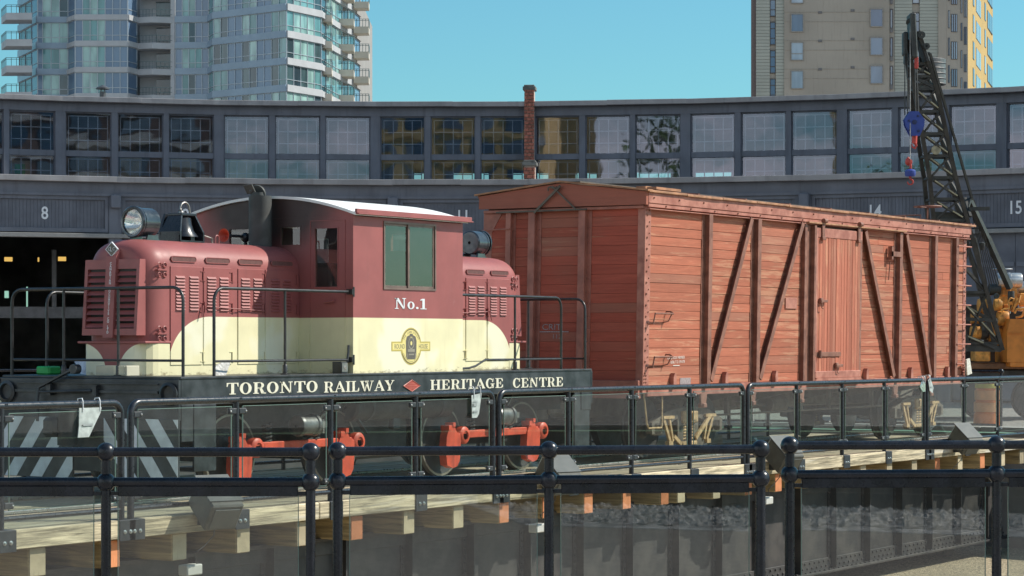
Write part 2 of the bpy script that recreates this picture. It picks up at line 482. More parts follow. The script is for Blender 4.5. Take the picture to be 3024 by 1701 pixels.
m_conc = simple('concrete', (0.36, 0.34, 0.31), 0.85, var=0.18, scale=2, bump=0.2)
m_pitwall = simple('pit_wall_concrete', (0.30, 0.28, 0.26), 0.9, var=0.25, scale=1.2, bump=0.3)

m_rhpaint = simple('roundhouse_slate_paint', (0.140, 0.150, 0.182), 0.6, var=0.12, scale=1.3, spec=0.35, streak=.45, bump=.15, bs=25)
m_rhpanel = simple('roundhouse_board_paint', (0.128, 0.136, 0.165), 0.65, var=0.14, scale=2.0, rnd=0.08, spec=0.35, streak=.5)
m_flash = simple('roundhouse_roof_flashing', (0.29, 0.275, 0.28), 0.55, metal=0.0, var=0.14, scale=1.5, rnd=0.10, streak=.4)
m_trim = simple('lintel_trim', (0.24, 0.235, 0.23), 0.6, var=0.1)
m_roof = simple('roof_felt', (0.08, 0.08, 0.085), 0.9, var=0.2, scale=1)
m_dark = simple('dark_interior', (0.075, 0.075, 0.08), 0.9, var=0.3, scale=1.5)
m_hall = simple('hall_back_wall', (0.22, 0.22, 0.22), 0.9, var=.5, scale=.8)
m_mezz = simple('mezzanine_beam', (0.17, 0.17, 0.18), 0.7)
m_inter = simple('interior_wall', (0.36, 0.31, 0.24), 0.85, var=0.4, scale=0.5, rnd=0.35)
m_inter2 = simple('tan_partition', (0.52, 0.43, 0.28), .8, var=.15, scale=1)
m_rhglass = glass('roundhouse_window_glass', (0.78, 0.80, 0.82), 0.0, (0.35, 0.36, 0.38), wavy=0.07, gain=3.8, wscale=0.7, glc=(.84, .84, 1.0))
m_sash = simple('inner_sash_frame', (0.40, 0.42, 0.46), 0.6)
m_num = simple('white_lettering', (0.74, 0.75, 0.78), 0.6, var=0.05)
def mat_emit(name, c, s):
    M = Mat(name); e = M.node('ShaderNodeEmission'); e.inputs[0].default_value = (*c, 1); e.inputs[1].default_value = s
    M.link(e.outputs[0], M.out.inputs[0]); return M.m
m_lamp = mat_emit('warm_lamp', (1.0, 0.62, 0.16), 0.6)
m_brick = simple('red_brick', (0.36, 0.125, 0.085), 0.85, var=0.25, scale=14, bump=0.5, bs=90, rnd=0.28)
m_mortar = simple('mortar', (0.46, 0.38, 0.33), 0.9, var=0.2, scale=20)
m_cap = simple('stone_cap', (0.15, 0.15, 0.14), 0.85, var=0.3, scale=6, bump=0.3)

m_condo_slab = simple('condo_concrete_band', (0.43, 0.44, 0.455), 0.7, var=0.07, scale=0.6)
m_condo_core = simple('condo_shaded_wall', (0.30, 0.28, 0.265), 0.8, var=.06, scale=.4)  # shade of the wall put into its grey-brown
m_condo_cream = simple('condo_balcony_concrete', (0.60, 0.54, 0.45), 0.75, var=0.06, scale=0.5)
m_mull = simple('white_mullion', (0.42, 0.47, 0.51), 0.4, metal=0.2, var=0.04)
m_balrail = simple('balcony_rail', (0.10, 0.16, 0.17), 0.4, metal=0.3)
def mat_condo(name, c, rough, rnd, c2):
    """opaque-looking tower glazing: dark glass over curtains or a spandrel"""
    M = Mat(name, rough, 0, 0.9)
    k = M.rnd()
    col = M.mix(k.smooth(0.15, 0.85), c, c2)
    col = M.mix(M.noise(0.9, 2, 0.5, M.coord((1, 1, 0.25), 40.0)).smooth(0.35, 0.65) * rnd, col, sc(c, 0.35))
    M.col(col); return M.m
m_pane_sp = mat_condo('spandrel_glass', (0.115, 0.19, 0.30), 0.22, 0.15, (0.145, 0.225, 0.335))
m_pane_gr = mat_condo('green_vision_glass', (0.14, 0.33, 0.34), 0.08, 0.55, (0.36, 0.56, 0.52))
m_pane_dk = mat_condo('dark_vision_glass', (0.035, 0.065, 0.085), 0.05, 0.5, (0.07, 0.13, 0.14))
m_band_bl = simple('blue_band_panel', (0.26, 0.345, 0.43), 0.35, var=0.06, scale=0.5)

m_tan = simple('tan_stucco', (0.385, 0.335, 0.28), 0.9, var=0.10, scale=0.12, bump=0.1, streak=.22)
m_tan_sunlit = simple('tan_sunlit_stucco', (0.46, 0.315, 0.115), 0.9, var=0.06, scale=0.2)  # sunlit yellow put into the stucco colour
m_joint = simple('stucco_joint', (.345, .30, .25), .9)
m_brown = simple('brown_corner', (0.20, 0.155, 0.145), 0.9, var=0.06)
m_siding = simple('grey_siding', (0.40, 0.40, 0.345), 0.8, var=0.05, scale=0.4, rnd=0.04)
m_twin = mat_condo('tower_window_glass', (0.08, 0.14, 0.24), 0.06, 0.3, (0.40, 0.47, 0.54))
m_wframe = simple('tower_window_frame', (0.30, 0.27, 0.24), 0.6)
m_wframe_d = simple('dark_window_frame', (0.09, 0.075, 0.07), 0.6)
m_vent = simple('wall_vent', (0.17, 0.16, 0.16), 0.7)

# ------------------------------------------------------------------ ground, pit
PITR = 16.8
def annulus(rs, z, n=96):
    rows = [[(r * math.cos(2 * math.pi * k / n), r * math.sin(2 * math.pi * k / n), z) for k in range(n)] for r in rs]
    return MB().grid(rows, False, True)
single('ground', annulus([PITR, 18, 20, 24, 32, 48, 80, 160, 400, 1200, 4000], 0.0), m_paver, kind='structure')
single('pit_floor', annulus([0.02, 6, 12, PITR + .02], -2.05), m_gravel, kind='structure')
single('pit_wall', MB().grid([[(PITR * math.cos(2 * math.pi * k / 96), PITR * math.sin(2 * math.pi * k / 96), z) for k in range(96)] for z in (-2.1, -0.02)], True, True), m_pitwall, kind='structure')
cp = MB()
for k in range(96):
    a0, a1 = 2 * math.pi * k / 96, 2 * math.pi * (k + .985) / 96
    q = [(r * math.cos(a), r * math.sin(a)) for r, a in ((PITR - .05, a0), (PITR - .05, a1), (PITR + .38, a1), (PITR + .38, a0))]
    cp.prism(q, 0.004, 0.09, 'z')
single('pit_kerb', cp, m_conc, kind='structure')
# park strip in front of the photographer's railing: ballast with a siding, lawn
m_ballast = mat_gravel('track_ballast', (0.46, 0.46, 0.46), 8)
gb = MB(); q = [cw(1.9, 3.6)[:2], cw(12, 9.6)[:2], cw(13.5, 4.6)[:2], cw(1.7, -5.0)[:2]]
gb.prism(q, -0.2, 0.004, 'z'); single('ballast_bed', gb, m_ballast, kind='structure')
lw = MB(); q = [cw(0.2, -6.2)[:2], cw(1.6, -6.1)[:2], cw(14, 4.2)[:2], cw(60, 20)[:2], cw(60, -60)[:2], cw(-40, -60)[:2]]
lw.prism(q, -0.2, 0.006, 'z'); single('lawn', lw, m_grass, kind='structure')

SDT = thing('siding_track', 'rusty siding track on pale ballast behind the photographer', 'track', cw(4, 0))
m_srail = simple('siding_rail', (0.10, 0.075, 0.06), .6)
for o in (0.0, 1.435):
    m = MB(); a, b = cw(2.0, -.9 + o * 1.2, .09), cw(13, 5.2 + o * 1.2, .09); m.beam(a, b, .07, .15); part('rail', m, m_srail, SDT)

st = MB()
for k in range(5200):
    X, D = random.uniform(2.1, 6.5), random.uniform(-4.0, 5.2)
    if D > 3.2 + (X - 1.9) * .59 or D < -4.6 + (X - 1.7) * .8: continue
    x, y, _ = cw(X, D); s = random.uniform(.02, .05); a = random.random() * 6
    pts = [(x + s * math.cos(a + q * 1.571) * random.uniform(.7, 1.3), y + s * math.sin(a + q * 1.571) * random.uniform(.7, 1.3), .01 + s * .3) for q in range(4)] + [(x + random.uniform(-.01, .01), y, .01 + s * random.uniform(.7, 1.2))]
    st.add(pts, [(0, 1, 4), (1, 2, 4), (2, 3, 4), (3, 0, 4)])
sb = single('ballast_stones', st, simple('ballast_stone', (.46, .45, .44), .9, var=.5, scale=9), kind='stuff')

# ------------------------------------------------------------------ roundhouse
RHC = (5.511, 4.721)
def rp(phi, r, z=0.0):
    a = R(HEAD - phi)
    return (RHC[0] + r * math.cos(a), RHC[1] + r * math.sin(a), z)
def wallbox(mb, phi0, phi1, r, f0, f1, d0, d1, z0, z1, b=0.0):
    """box on the chord between two stall angles at radius r; f along the chord (metres from its start, negative = from end), d outward depth"""
    A, B = Vector(rp(phi0, r)), Vector(rp(phi1, r)); L = (B - A).length; u = (B - A) / L
    n = Vector((-u.y, u.x, 0))
    if n.dot(A - Vector((*RHC, 0))) < 0: n = -n
    c = A + u * ((f0 + f1) / 2) + n * ((d0 + d1) / 2) + Vector((0, 0, (z0 + z1) / 2))
    return mb.obox(c, ((f1 - f0) / 2, abs(d1 - d0) / 2, (z1 - z0) / 2), (u, n, (0, 0, 1)), b)
def chord(phi0, phi1, r):
    return (Vector(rp(phi1, r)) - Vector(rp(phi0, r))).length
RH = thing('roundhouse', 'long curved slate grey roundhouse with a band of tall windows above numbered stall doors', 'building', rp(1, 30))
RC_, RD = 36.0, 30.0
CB = lambda j: -2.42 + 7.5 * j
DB = lambda j: -1.37 + 7.3 * j
for j in range(-5, 6):
    p0, p1 = CB(j), CB(j + 1)
    L = chord(p0, p1, RC_)
    for q in range(2):
        m = MB(); e_ = random.uniform(0, .012); wallbox(m, p0, p1, RC_, -.02 + q * L / 2 + .004, (q + 1) * L / 2 + .016 - .02 * (1 - q), -0.32 - e_, 0.35, 8.69 + e_, 8.84 + e_, 0.01); part('cornice_flashing', m, m_flash, RH)
    m = MB(); wallbox(m, p0, p1, RC_, -.01, L + .01, -0.06, 0.3, 8.42, 8.69); part('header_beam', m, m_rhpaint, RH)
    wp = [(0.19, 2.34), (2.63, 4.79), (5.04, 7.21)]
    k = L / 7.5
    edges = [0.0] + [v * k for w in wp for v in w] + [L]
    for e in range(0, 8, 2):
        m = MB(); wallbox(m, p0, p1, RC_, edges[e] + .002, edges[e + 1] - .002, -0.05, 0.25, 6.1, 8.42); part('post', m, m_rhpaint, RH)
    for w in wp:
        a, b = w[0] * k, w[1] * k
        m = MB()
        wallbox(m, p0, p1, RC_, a, b, 0.0, 0.22, 7.10, 7.27); wallbox(m, p0, p1, RC_, a, b, 0.0, 0.22, 6.1, 6.35)
        wallbox(m, p0, p1, RC_, a, a + .03, 0.03, 0.22, 6.35, 7.10); wallbox(m, p0, p1, RC_, b - .03, b, 0.03, 0.22, 6.35, 7.10)
        wallbox(m, p0, p1, RC_, a, a + .03, 0.03, 0.22, 7.27, 8.42); wallbox(m, p0, p1, RC_, b - .03, b, 0.03, 0.22, 7.27, 8.42)
        wallbox(m, p0, p1, RC_, a + .03, b - .03, 0.03, 0.22, 8.38, 8.42)
        w_ = part('window', m, m_rhpaint, RH)
        for z0, z1 in ((7.27, 8.38), (6.35, 7.10)):
            g = MB(); wallbox(g, p0, p1, RC_, a + .032, b - .032, 0.09, 0.10, z0, z1); part('pane', g, m_rhglass, w_)
            s = MB(); n = 4; wd = (b - a - .20) / n
            for q in range(n + 1): wallbox(s, p0, p1, RC_, a + .10 + q * wd - .014, a + .10 + q * wd + .014, 0.17, 0.20, z0, z1 - .06)
            for q in range(4): zz = z1 - .07 - q * .36; wallbox(s, p0, p1, RC_, a + .10, b - .10, 0.165, 0.205, zz - .014, zz + .014) if zz > z0 else None
            part('muntin_grid', s, m_sash, w_)
    # attic behind the windows, roof
    m = MB(); A, B, C_, D_ = rp(p0, RC_ - .2), rp(p1, RC_ - .2), rp(p1, 52), rp(p0, 52)
    m.prism([q[:2] for q in (A, B, C_, D_)], 8.78, 8.835, 'z'); part('roof', m, m_roof, RH)
    m = MB(); A, B, C_, D_ = rp(p0, RC_ + .3), rp(p1, RC_ + .3), rp(p1, 52), rp(p0, 52)
    m.prism([q[:2] for q in (A, B, C_, D_)], 6.1, 6.15, 'z'); part('attic_floor', m, m_dark, RH)
    m = MB(); holes = [(2.2 * q + .4, 2.2 * q + 1.7, 7.1, 7.75) for q in range(3)] if j in (0, 1) else []
    Lb = chord(p0, p1, 51)
    A, B = Vector(rp(p0, 51)), Vector(rp(p1, 51)); u = (B - A).normalized(); n = Vector((-u.y, u.x, 0))
    tmp = wall_holes(MB(), 'y', 0, .2, 0, Lb, 6.1, 8.8, holes)
    m.add([tuple(A + u * v[0] + n * v[1] + Vector((0, 0, v[2]))) for v in tmp.v], tmp.f); part('back_wall', m, m_inter, RH)
    for q in range(3):
        if random.random() < (.85 if j < 0 else .5):
            m = MB(); a = (wp[q][0] + random.uniform(.15, .8)) * k; wallbox(m, p0, p1, RC_, a, a + random.uniform(.5, 1.1), 1.0 + .3 * q, 1.1 + .3 * q, 6.15, random.choice((6.9, 7.05, 7.2, 7.6))); part('office_partition', m, random.choice((m_inter, m_inter2)), RH)
    if j == -3:
        m = MB(); wallbox(m, p0, p1, RC_, 5.45 * k, 5.95 * k, .5, .56, 6.15, 6.86); part('green_screen', m, simple('green_screen', (.03, .30, .08), .6), RH)
for j in range(-5, 6):
    p0, p1 = DB(j), DB(j + 1)
    L = chord(p0, p1, RD)
    # low roof, lower cornice, frieze
    m = MB(); A, B, C_, D_ = rp(p0, RD - .2), rp(p1, RD - .2), rp(p1, 36.2), rp(p0, 36.2)
    n_ = 4; m.add([(*A[:2], 6.04), (*B[:2], 6.04), (*C_[:2], 6.34), (*D_[:2], 6.34), (*A[:2], 5.98), (*B[:2], 5.98), (*C_[:2], 6.28), (*D_[:2], 6.28)],
                  [(0, 1, 2, 3), (7, 6, 5, 4), (0, 4, 5, 1), (1, 5, 6, 2), (2, 6, 7, 3), (3, 7, 4, 0)]); part('low_roof', m, m_roof, RH)
    for q in range(2):
        m = MB(); e_ = random.uniform(0, .012); wallbox(m, p0, p1, RD, -.02 + q * L / 2 + .004, (q + 1) * L / 2 + .016 - .02 * (1 - q), -.22 - e_, .0, 5.93 + e_, 6.085 + e_, 0.01); part('cornice_flashing', m, m_flash, RH)
    m = MB(); wallbox(m, p0, p1, RD, -.01, L + .01, -.02, .3, 5.62, 5.93); wallbox(m, p0, p1, RD, -.01, L + .01, -.06, -.02, 5.56, 5.64); part('frieze', m, m_rhpaint, RH)
    # header panel of narrow boards in a frame
    m = MB(); wallbox(m, p0, p1, RD, .18, L - .18, .0, .2, 5.46, 5.56); wallbox(m, p0, p1, RD, .18, L - .18, .0, .2, 4.57, 4.68)
    wallbox(m, p0, p1, RD, .18, .28, .0, .2, 4.68, 5.46); wallbox(m, p0, p1, RD, L - .28, L - .18, .0, .2, 4.68, 5.46); part('panel_frame', m, m_rhpaint, RH)
    m = MB(); nb = 34; w = (L - .56) / nb
    for q in range(nb): wallbox(m, p0, p1, RD, .28 + q * w + .003, .28 + (q + 1) * w - .003, .06, .08, 4.68, 5.46)
    wallbox(m, p0, p1, RD, .28, L - .28, .085, .2, 4.68, 5.46)
    part('beaded_boards', m, m_rhpanel, RH, stuff=True)
    m = MB(); wallbox(m, p0, p1, RD, .0, L, -.10, .2, 4.42, 4.54, .01); part('lintel_trim', m, m_trim, RH)
    m = MB(); wallbox(m, p0, p1, RD, -.17, .17 if False else L + .17, .0, .01, 0, .01) if False else None
    m = MB(); A = Vector(rp(p0, RD)); 
    u = Vector((math.cos(R(HEAD - p0)), math.sin(R(HEAD - p0)), 0)); t = Vector((-u.y, u.x, 0))
    m.obox(A + u * .12 + Vector((0, 0, 2.78)), (.16, .17, 2.78), (u, t, (0, 0, 1))); part('pilaster', m, m_rhpaint, RH)
    m = MB(); m.obox(A - u * .06 + Vector((0, 0, 5.42)), (.13, .14, .18), (u, t, (0, 0, 1)), .02); part('bracket', m, m_rhpaint, RH)
    num = {-3: '8', -2: '9', -1: '10', 0: '11', 1: '12', 2: '13', 3: '14', 4: '15'}.get(j)
    if num:
        A, B = Vector(rp(p0, RD)), Vector(rp(p1, RD)); u = (B - A).normalized(); n = Vector((-u.y, u.x, 0))
        if n.dot(A - Vector((*RHC, 0))) < 0: n = -n
        mid = (A + B) / 2
        m = MB()
        # seen from the turntable the reading direction runs with increasing angle
        sans_on(m, num, lambda x, y: tuple(mid + u * (x * .40) + n * (.043) + Vector((0, 0, 4.92 + y * .48))), 1.0, True, 1.0, 0.015)
        part('stall_number', m, m_num, RH)
    if j not in (-3, -2, -4):
        for h in range(2):
            a, b = (.18, L / 2 - .005) if h == 0 else (L / 2 + .005, L - .18)
            m = MB(); wallbox(m, p0, p1, RD, a, b, .10, .16, .05, 4.42)
            d = part('stall_door', m, m_rhpanel, RH)
            for z0, z1 in ((3.55, 3.67), (2.3, 2.42), (1.05, 1.17), (.1, .25)):
                mm = MB(); wallbox(mm, p0, p1, RD, a + .03, b - .03, .07, .10, z0, z1); part('door_rail', mm, m_rhpaint, d)
    else:
        # open stall: dark hall with a mezzanine and a far glazed wall
        m = MB(); wallbox(m, p0, p1, RD, -.4, L + .4, 3.2, 3.5, 2.26, 2.58); part('mezzanine_beam', m, m_mezz, RH)
        m = MB(); wallbox(m, p0, p1, RD, -.4, L + .4, 3.5, 9.0, 2.4, 2.5); part('mezzanine_floor', m, m_dark, RH)
        for q in range(2):
            m = MB(); wallbox(m, p0, p1, RD, .9 + q * 1.7, 1.02 + q * 1.7, 3.25, 3.4, 2.5, 4.2); part('mezzanine_post', m, m_mezz, RH)
    # back of the hall
    Lb = chord(p0, p1, 49)
    A, B = Vector(rp(p0, 49)), Vector(rp(p1, 49)); u = (B - A).normalized(); n = Vector((-u.y, u.x, 0))
    holes = [(.6, .68, 2.6, 3.4), (1.3, 1.42, 2.7, 3.6), (2.1, 2.14, 2.8, 3.5), (2.9, 2.95, 2.9, 3.3), (3.5, 3.62, 2.6, 3.5), (4.55, 4.72, 3.1, 3.35), (5.3, 5.38, 2.7, 3.5)] if j in (-3, -4) else []
    tmp = wall_holes(MB(), 'y', 0, .2, 0, Lb, 0, 6.1, holes)
    m = MB(); m.add([tuple(A + u * v[0] + n * v[1] + Vector((0, 0, v[2]))) for v in tmp.v], tmp.f); part('back_wall', m, m_hall, RH)
for f_, z in ((1.72, 4.05), (2.42, 4.05), (2.85, 4.08)):
    m = MB(); wallbox(m, DB(-3), DB(-2), RD + 9, f_ * 1.45 + .1, f_ * 1.45 + (.34 if f_ != 2.42 else .14), 0, .05, z, z + .13); part('hall_lamp', m, m_lamp, RH)
# side closures of the hall
for ph in (DB(-5), DB(6)):
    m = MB(); A, B = rp(ph, RD + .3), rp(ph, 52); m.beam((*A[:2], 4.4), (*B[:2], 4.4), .3, 8.8); part('end_wall', m, m_brick, RH)
# brick fire wall standing up through the roof, brick by brick on the face in view
FW = part('fire_wall', MB(), m_mortar, RH)
u0 = Vector((math.cos(R(HEAD - 5.02)), math.sin(R(HEAD - 5.02)), 0)); t0 = Vector((-u0.y, u0.x, 0))
def fwp(r, s, z): return Vector((RHC[0], RHC[1], 0)) + u0 * r + t0 * (s - (.46 if r < 33 else 0)) + Vector((0, 0, z))
m = MB()
m.obox(fwp(35.85, 0, 4.86), (.19, .145, 4.31), (u0, t0, (0, 0, 1)))
FW.data = m.mesh('fire_wall', m_mortar, ORG['roundhouse'])
m = MB(); m.obox(fwp(30.15, 0, 3.31), (.17, .15, 3.17), (u0, t0, (0, 0, 1))); FW2 = part('fire_wall', m, m_mortar, RH)
def bricks(rf, z0, z1, hw):
    z, k = z0, 0
    while z < z1 - .05:
        cuts = [-hw, hw * 0.02, hw] if k % 2 else [-hw, -hw * .55, hw * .45, hw]
        for a, b in zip(cuts, cuts[1:]):
            mb = MB(); d = random.uniform(0, .006)
            mb.obox(fwp(rf - .02 - d, (a + b) / 2, z + .052), (.03, (b - a) / 2 - .008, .044), (u0, t0, (0, 0, 1)), .004)
            part('brick', mb, m_brick, FW if rf > 33 else FW2)
        z += .108; k += 1
bricks(35.66, 6.3, 9.17, .155)
bricks(29.98, 5.9, 6.47, .165)
for rf, z, hw, ln in ((35.85, 9.17, .195, .25), (30.15, 6.47, .205, .23)):
    m = MB(); c = fwp(rf, 0, z); 
    m.obox(c + Vector((0, 0, .06)), (ln, hw, .06), (u0, t0, (0, 0, 1)), .015)
    m.obox(c + Vector((0, 0, .14)), (ln, hw * .8, .025), (u0, t0, (0, 0, 1)), .01); part('coping_stone', m, m_cap, RH)
# roof fittings
b = cw(-12.6, 73.0); m = MB(); m.cyl((*b[:2], 8.8), (*b[:2], 9.28), .10, 14).cyl((*b[:2], 9.36), (*b[:2], 9.40), .21, 16).lathe([(.21, 0), (.02, .09)], (*b[:2], 9.40), n=16)
for a in range(4): m.beam((b[0] + .08 * math.cos(a * 1.57), b[1] + .08 * math.sin(a * 1.57), 9.27), (b[0] + .08 * math.cos(a * 1.57), b[1] + .08 * math.sin(a * 1.57), 9.37), .02, .02)
part('flue_pipe', m, simple('flue_metal', (.12, .12, .125), .5, .5), RH)
b = cw(12.25, 70.0); m = MB(); pr = []
for q in range(5): pr += [(.545, q * .15), (.565, q * .15 + .02), (.545, q * .15 + .04), (.545, q * .15 + .145)]
m.lathe([(.50, .01)] + pr + [(.53, .76), (.02, .80)], (*b[:2], 9.16), n=36); m.cyl((*b[:2], 8.8), (*b[:2], 9.2), .2, 14)
m.lathe([(.5, .01), (.45, .2), (.02, .3)], (*b[:2], 9.16), n=36)
part('ribbed_roof_ventilator', m, simple('ventilator_metal', (.16, .155, .15), .45, .3), RH)

# ------------------------------------------------------------------ towers far behind
def tower_frame(pts, D):
    """plan points given as (lateral px in the photograph, metres in front of D) -> world"""
    return [Vector(cw((px - 1512) / 7000.0 * (D - f), D - f)) for px, f in pts]
CT_ = thing('condominium_tower', 'tall blue green glass condominium tower with pale concrete balconies on both sides', 'tower', cw(-35, 255))
FH = 2.765
def facet(A, B, floors, zb, cells, band, bandm, rec=0.0, lowsplit=0.27, mull=True):
    """one straight facade run: per floor a band and a row of glass cells (fraction, material)"""
    L = (B - A).length; u = (B - A) / L; n = Vector((u.y, -u.x, 0))
    if n.dot(Vector((CAMX, CAMY, 0)) - A) < 0: n = -n
    tot = sum(c[0] for c in cells)
    for f in range(floors):
        z = zb + f * FH
        m = MB(); m.obox((A + B) / 2 + n * (.06) + Vector((0, 0, z + band / 2)), (L / 2 + .05, .14, band / 2), (u, n, (0, 0, 1))); part('floor_band', m, bandm, CT_)
        x = 0.0; fr = MB(); z0, z1 = z + band, z + FH
        for ci, (w, mt) in enumerate(cells):
            w = w / tot * L
            mm = random.choice(mt) if isinstance(mt, list) else mt
            m = MB(); m.obox(A + u * (x + w / 2) - n * (.05 + rec) + Vector((0, 0, (z0 + z1) / 2)), (w / 2 - .01, .03, (z1 - z0) / 2), (u, n, (0, 0, 1)))
            part('window_pane', m, mm, CT_)
            fr.obox(A + u * x - n * rec + Vector((0, 0, (z0 + z1) / 2)), (.035, .05, (z1 - z0) / 2), (u, n, (0, 0, 1)))
            x += w
        fr.obox(A + u * L - n * rec + Vector((0, 0, (z0 + z1) / 2)), (.035, .05, (z1 - z0) / 2), (u, n, (0, 0, 1)))
        zz = z0 + (z1 - z0) * lowsplit
        fr.obox((A + B) / 2 - n * rec + Vector((0, 0, zz)), (L / 2, .045, .03), (u, n, (0, 0, 1)))
        fr.obox((A + B) / 2 - n * rec + Vector((0, 0, z1 - .03)), (L / 2, .05, .03), (u, n, (0, 0, 1)))
        if mull: part('mullions', fr, m_mull, CT_)
DT = 252.0
ZB = 1.637 + (1004 - 296) / 7000 * DT - 0.05
S_, G_, K_ = m_pane_sp, m_pane_gr, m_pane_dk
GK = [m_pane_gr, m_pane_gr, m_pane_dk]
pts = tower_frame([(57, -8), (111, 0), (201, 0), (222, 2.2), (377, 2.2), (404, 0), (512, 0), (616, 0.5), (631, 3.0), (846, 9.5), (948, 4.0), (992, -4), (1046, -12), (1062, -16)], DT)
NF = 7
zb = ZB - 2 * FH
facet(pts[0], pts[1], NF, zb, [(1, K_), (1, K_), (1, S_)], .75, m_band_bl)
facet(pts[1], pts[2], NF, zb, [(.6, S_), (1, G_), (1, G_), (1, GK)], .62, m_band_bl)
facet(pts[2], pts[3], NF, zb, [(1, S_)], .5, m_condo_slab)
facet(pts[3], pts[4], NF, zb, [(1, S_), (1, G_), (1, G_), (1, G_), (1, S_), (1, S_), (1, S_)], .56, m_condo_slab)
facet(pts[4], pts[5], NF, zb, [(1, S_)], .56, m_condo_slab)
# recessed balcony bay
A, B = pts[5], pts[6]; u = (B - A).normalized(); n = Vector((u.y, -u.x, 0)); n = n if n.dot(Vector((CAMX, CAMY, 0)) - A) > 0 else -n; L = (B - A).length
for f in range(NF):
    z = zb + f * FH
    m = MB(); q = [A + n * .1, A + u * L * .45 + n * .75, B + n * .1, B - n * 2, A - n * 2]
    m.prism([(v.x, v.y) for v in q], z - .06, z + .56, 'z'); bl = part('balcony', m, m_condo_slab, CT_)
    m = MB(); m.obox((A + B) / 2 - n * 2.05 + Vector((0, 0, z + 1.5)), (L / 2, .05, 1.3), (u, n, (0, 0, 1))); part('balcony_wall', m, m_condo_slab, CT_)
    m = MB(); m.obox(A + u * L * .72 - n * 1.95 + Vector((0, 0, z + 1.5)), (L * .26, .05, .95), (u, n, (0, 0, 1))); part('window_pane', m, m_pane_dk, CT_)
    m = MB(); r0 = [A + n * .05, A + u * L * .45 + n * .68, B + n * .05]
    for a, b_ in zip(r0, r0[1:]):
        for zz in (.85, 1.35): m.beam(a + Vector((0, 0, z + zz)), b_ + Vector((0, 0, z + zz)), .04, .04)
        for q in range(6): c = a.lerp(b_, q / 5); m.beam(c + Vector((0, 0, z + .55)), c + Vector((0, 0, z + 1.35)), .03, .03)
    part('balcony_rail', m, m_balrail, bl)
m = MB(); c = tower_frame([(511, -.2)], DT)[0]; m.obox(c + Vector((0, 0, 31)), (.22, .3, 12), (u, n, (0, 0, 1))); part('corner_pier', m, m_condo_slab, CT_)
facet(pts[6] + u * .25, pts[7], NF, zb, [(1, S_), (1, GK), (1, GK), (1, [G_, G_, S_]), (1, S_)], .66, m_band_bl)
facet(pts[7], pts[8], NF, zb, [(1, G_)], .66, m_band_bl)
facet(pts[8], pts[9], NF, zb, [(1, GK), (1, GK), (1, S_), (1, S_), (1, GK), (1, GK), (1, S_), (1, S_), (1, GK), (1, GK)], .70, m_band_bl)
facet(pts[9], pts[10], NF, zb, [(1, GK)] * 5, .70, m_condo_slab)
facet(pts[10], pts[11], NF, zb, [(1, K_), (1, G_), (1, G_)], .62, m_condo_slab)
facet(pts[11], pts[12], NF, zb, [(1, G_), (1, K_), (1, G_)], .62, m_condo_slab)
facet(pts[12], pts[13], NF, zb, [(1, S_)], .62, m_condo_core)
# projecting balconies
def balcony(px0, px1, f0, out, dz, left):
    for f in range(NF):
        z = zb + f * FH + dz
        P = tower_frame([(px0, f0), (px1, f0 + .2), (px1 + (-2 if not left else 0), f0 + out), (px0 + (14 if left else 2), f0 + out)], DT)
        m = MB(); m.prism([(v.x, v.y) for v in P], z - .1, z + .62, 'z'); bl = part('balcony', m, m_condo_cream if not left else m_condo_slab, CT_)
        m = MB()
        ring_ = [P[1], P[2], P[3], P[0]]
        for a, b_ in zip(ring_, ring_[1:]):
            for zz in (1.28, 1.45): m.beam(a + Vector((0, 0, z + zz)), b_ + Vector((0, 0, z + zz)), .05, .05)
            for q in range(6): c = a.lerp(b_, q / 5); m.beam(c + Vector((0, 0, z + .6)), c + Vector((0, 0, z + 1.45)), .04, .04)
        part('balcony_rail', m, m_balrail, bl)
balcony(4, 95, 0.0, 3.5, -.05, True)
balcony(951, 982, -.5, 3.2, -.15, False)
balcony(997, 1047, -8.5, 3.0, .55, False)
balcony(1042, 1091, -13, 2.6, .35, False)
# plain core below and above the storeys in view
m = MB(); q = [pts[0] , pts[1], pts[2], pts[5], pts[6], pts[8], pts[9], pts[10], pts[13]] + [pts[13] + Vector((CT, ST, 0)) * 25, pts[0] + Vector((CT, ST, 0)) * 25]
cen = sum(q, Vector()) / len(q)
m.prism([tuple((cen + (v - cen) * .985 + Vector((CT, ST, 0)) * 4.5)[:2]) for v in q], 0, zb + NF * FH, 'z'); part('tower_core', m, m_condo_core, CT_)

TT = thing('apartment_tower', 'tan stucco apartment tower with grey siding strips and a sunlit yellow side', 'tower', cw(38, 245))
D2 = 244.0
def tp(px, f=0.0): return Vector(cw((px - 1512) / 7000.0 * (D2 - f), D2 - f))
F2 = 196 / 2.337 / 7000 * D2
def zpx(y): return 1.637 + (1004 - y) / 7000.0 * D2
TOPZ = zpx(-130)
U2 = Vector((ST, -CT, 0)); V2 = Vector((CT, ST, 0))
def tslab(name, a, b, mat, fa=0.0, fb=0.0, z0=0, z1=None, th=.4):
    m = MB(); A, B = tp(a, fa), tp(b, fb); u = (B - A).normalized(); n = Vector((-u.y, u.x, 0)); n = n if n.dot(V2) > 0 else -n
    m.obox((A + B) / 2 + n * th / 2 + Vector((0, 0, (z0 + (z1 or TOPZ)) / 2)), ((B - A).length / 2, th / 2, ((z1 or TOPZ) - z0) / 2), (u, n, (0, 0, 1)))
    return part(name, m, mat, TT)
tslab('corner_wall', 2219, 2232.5, m_brown, -.6, -.6)
tslab('stucco_wall', 2316, 2627, m_tan)
tslab('stucco_wall', 2627.3, 2641, m_tan, -.15, -.15)
tslab('stucco_wall', 2771, 2795, m_tan, -.1, -.1)
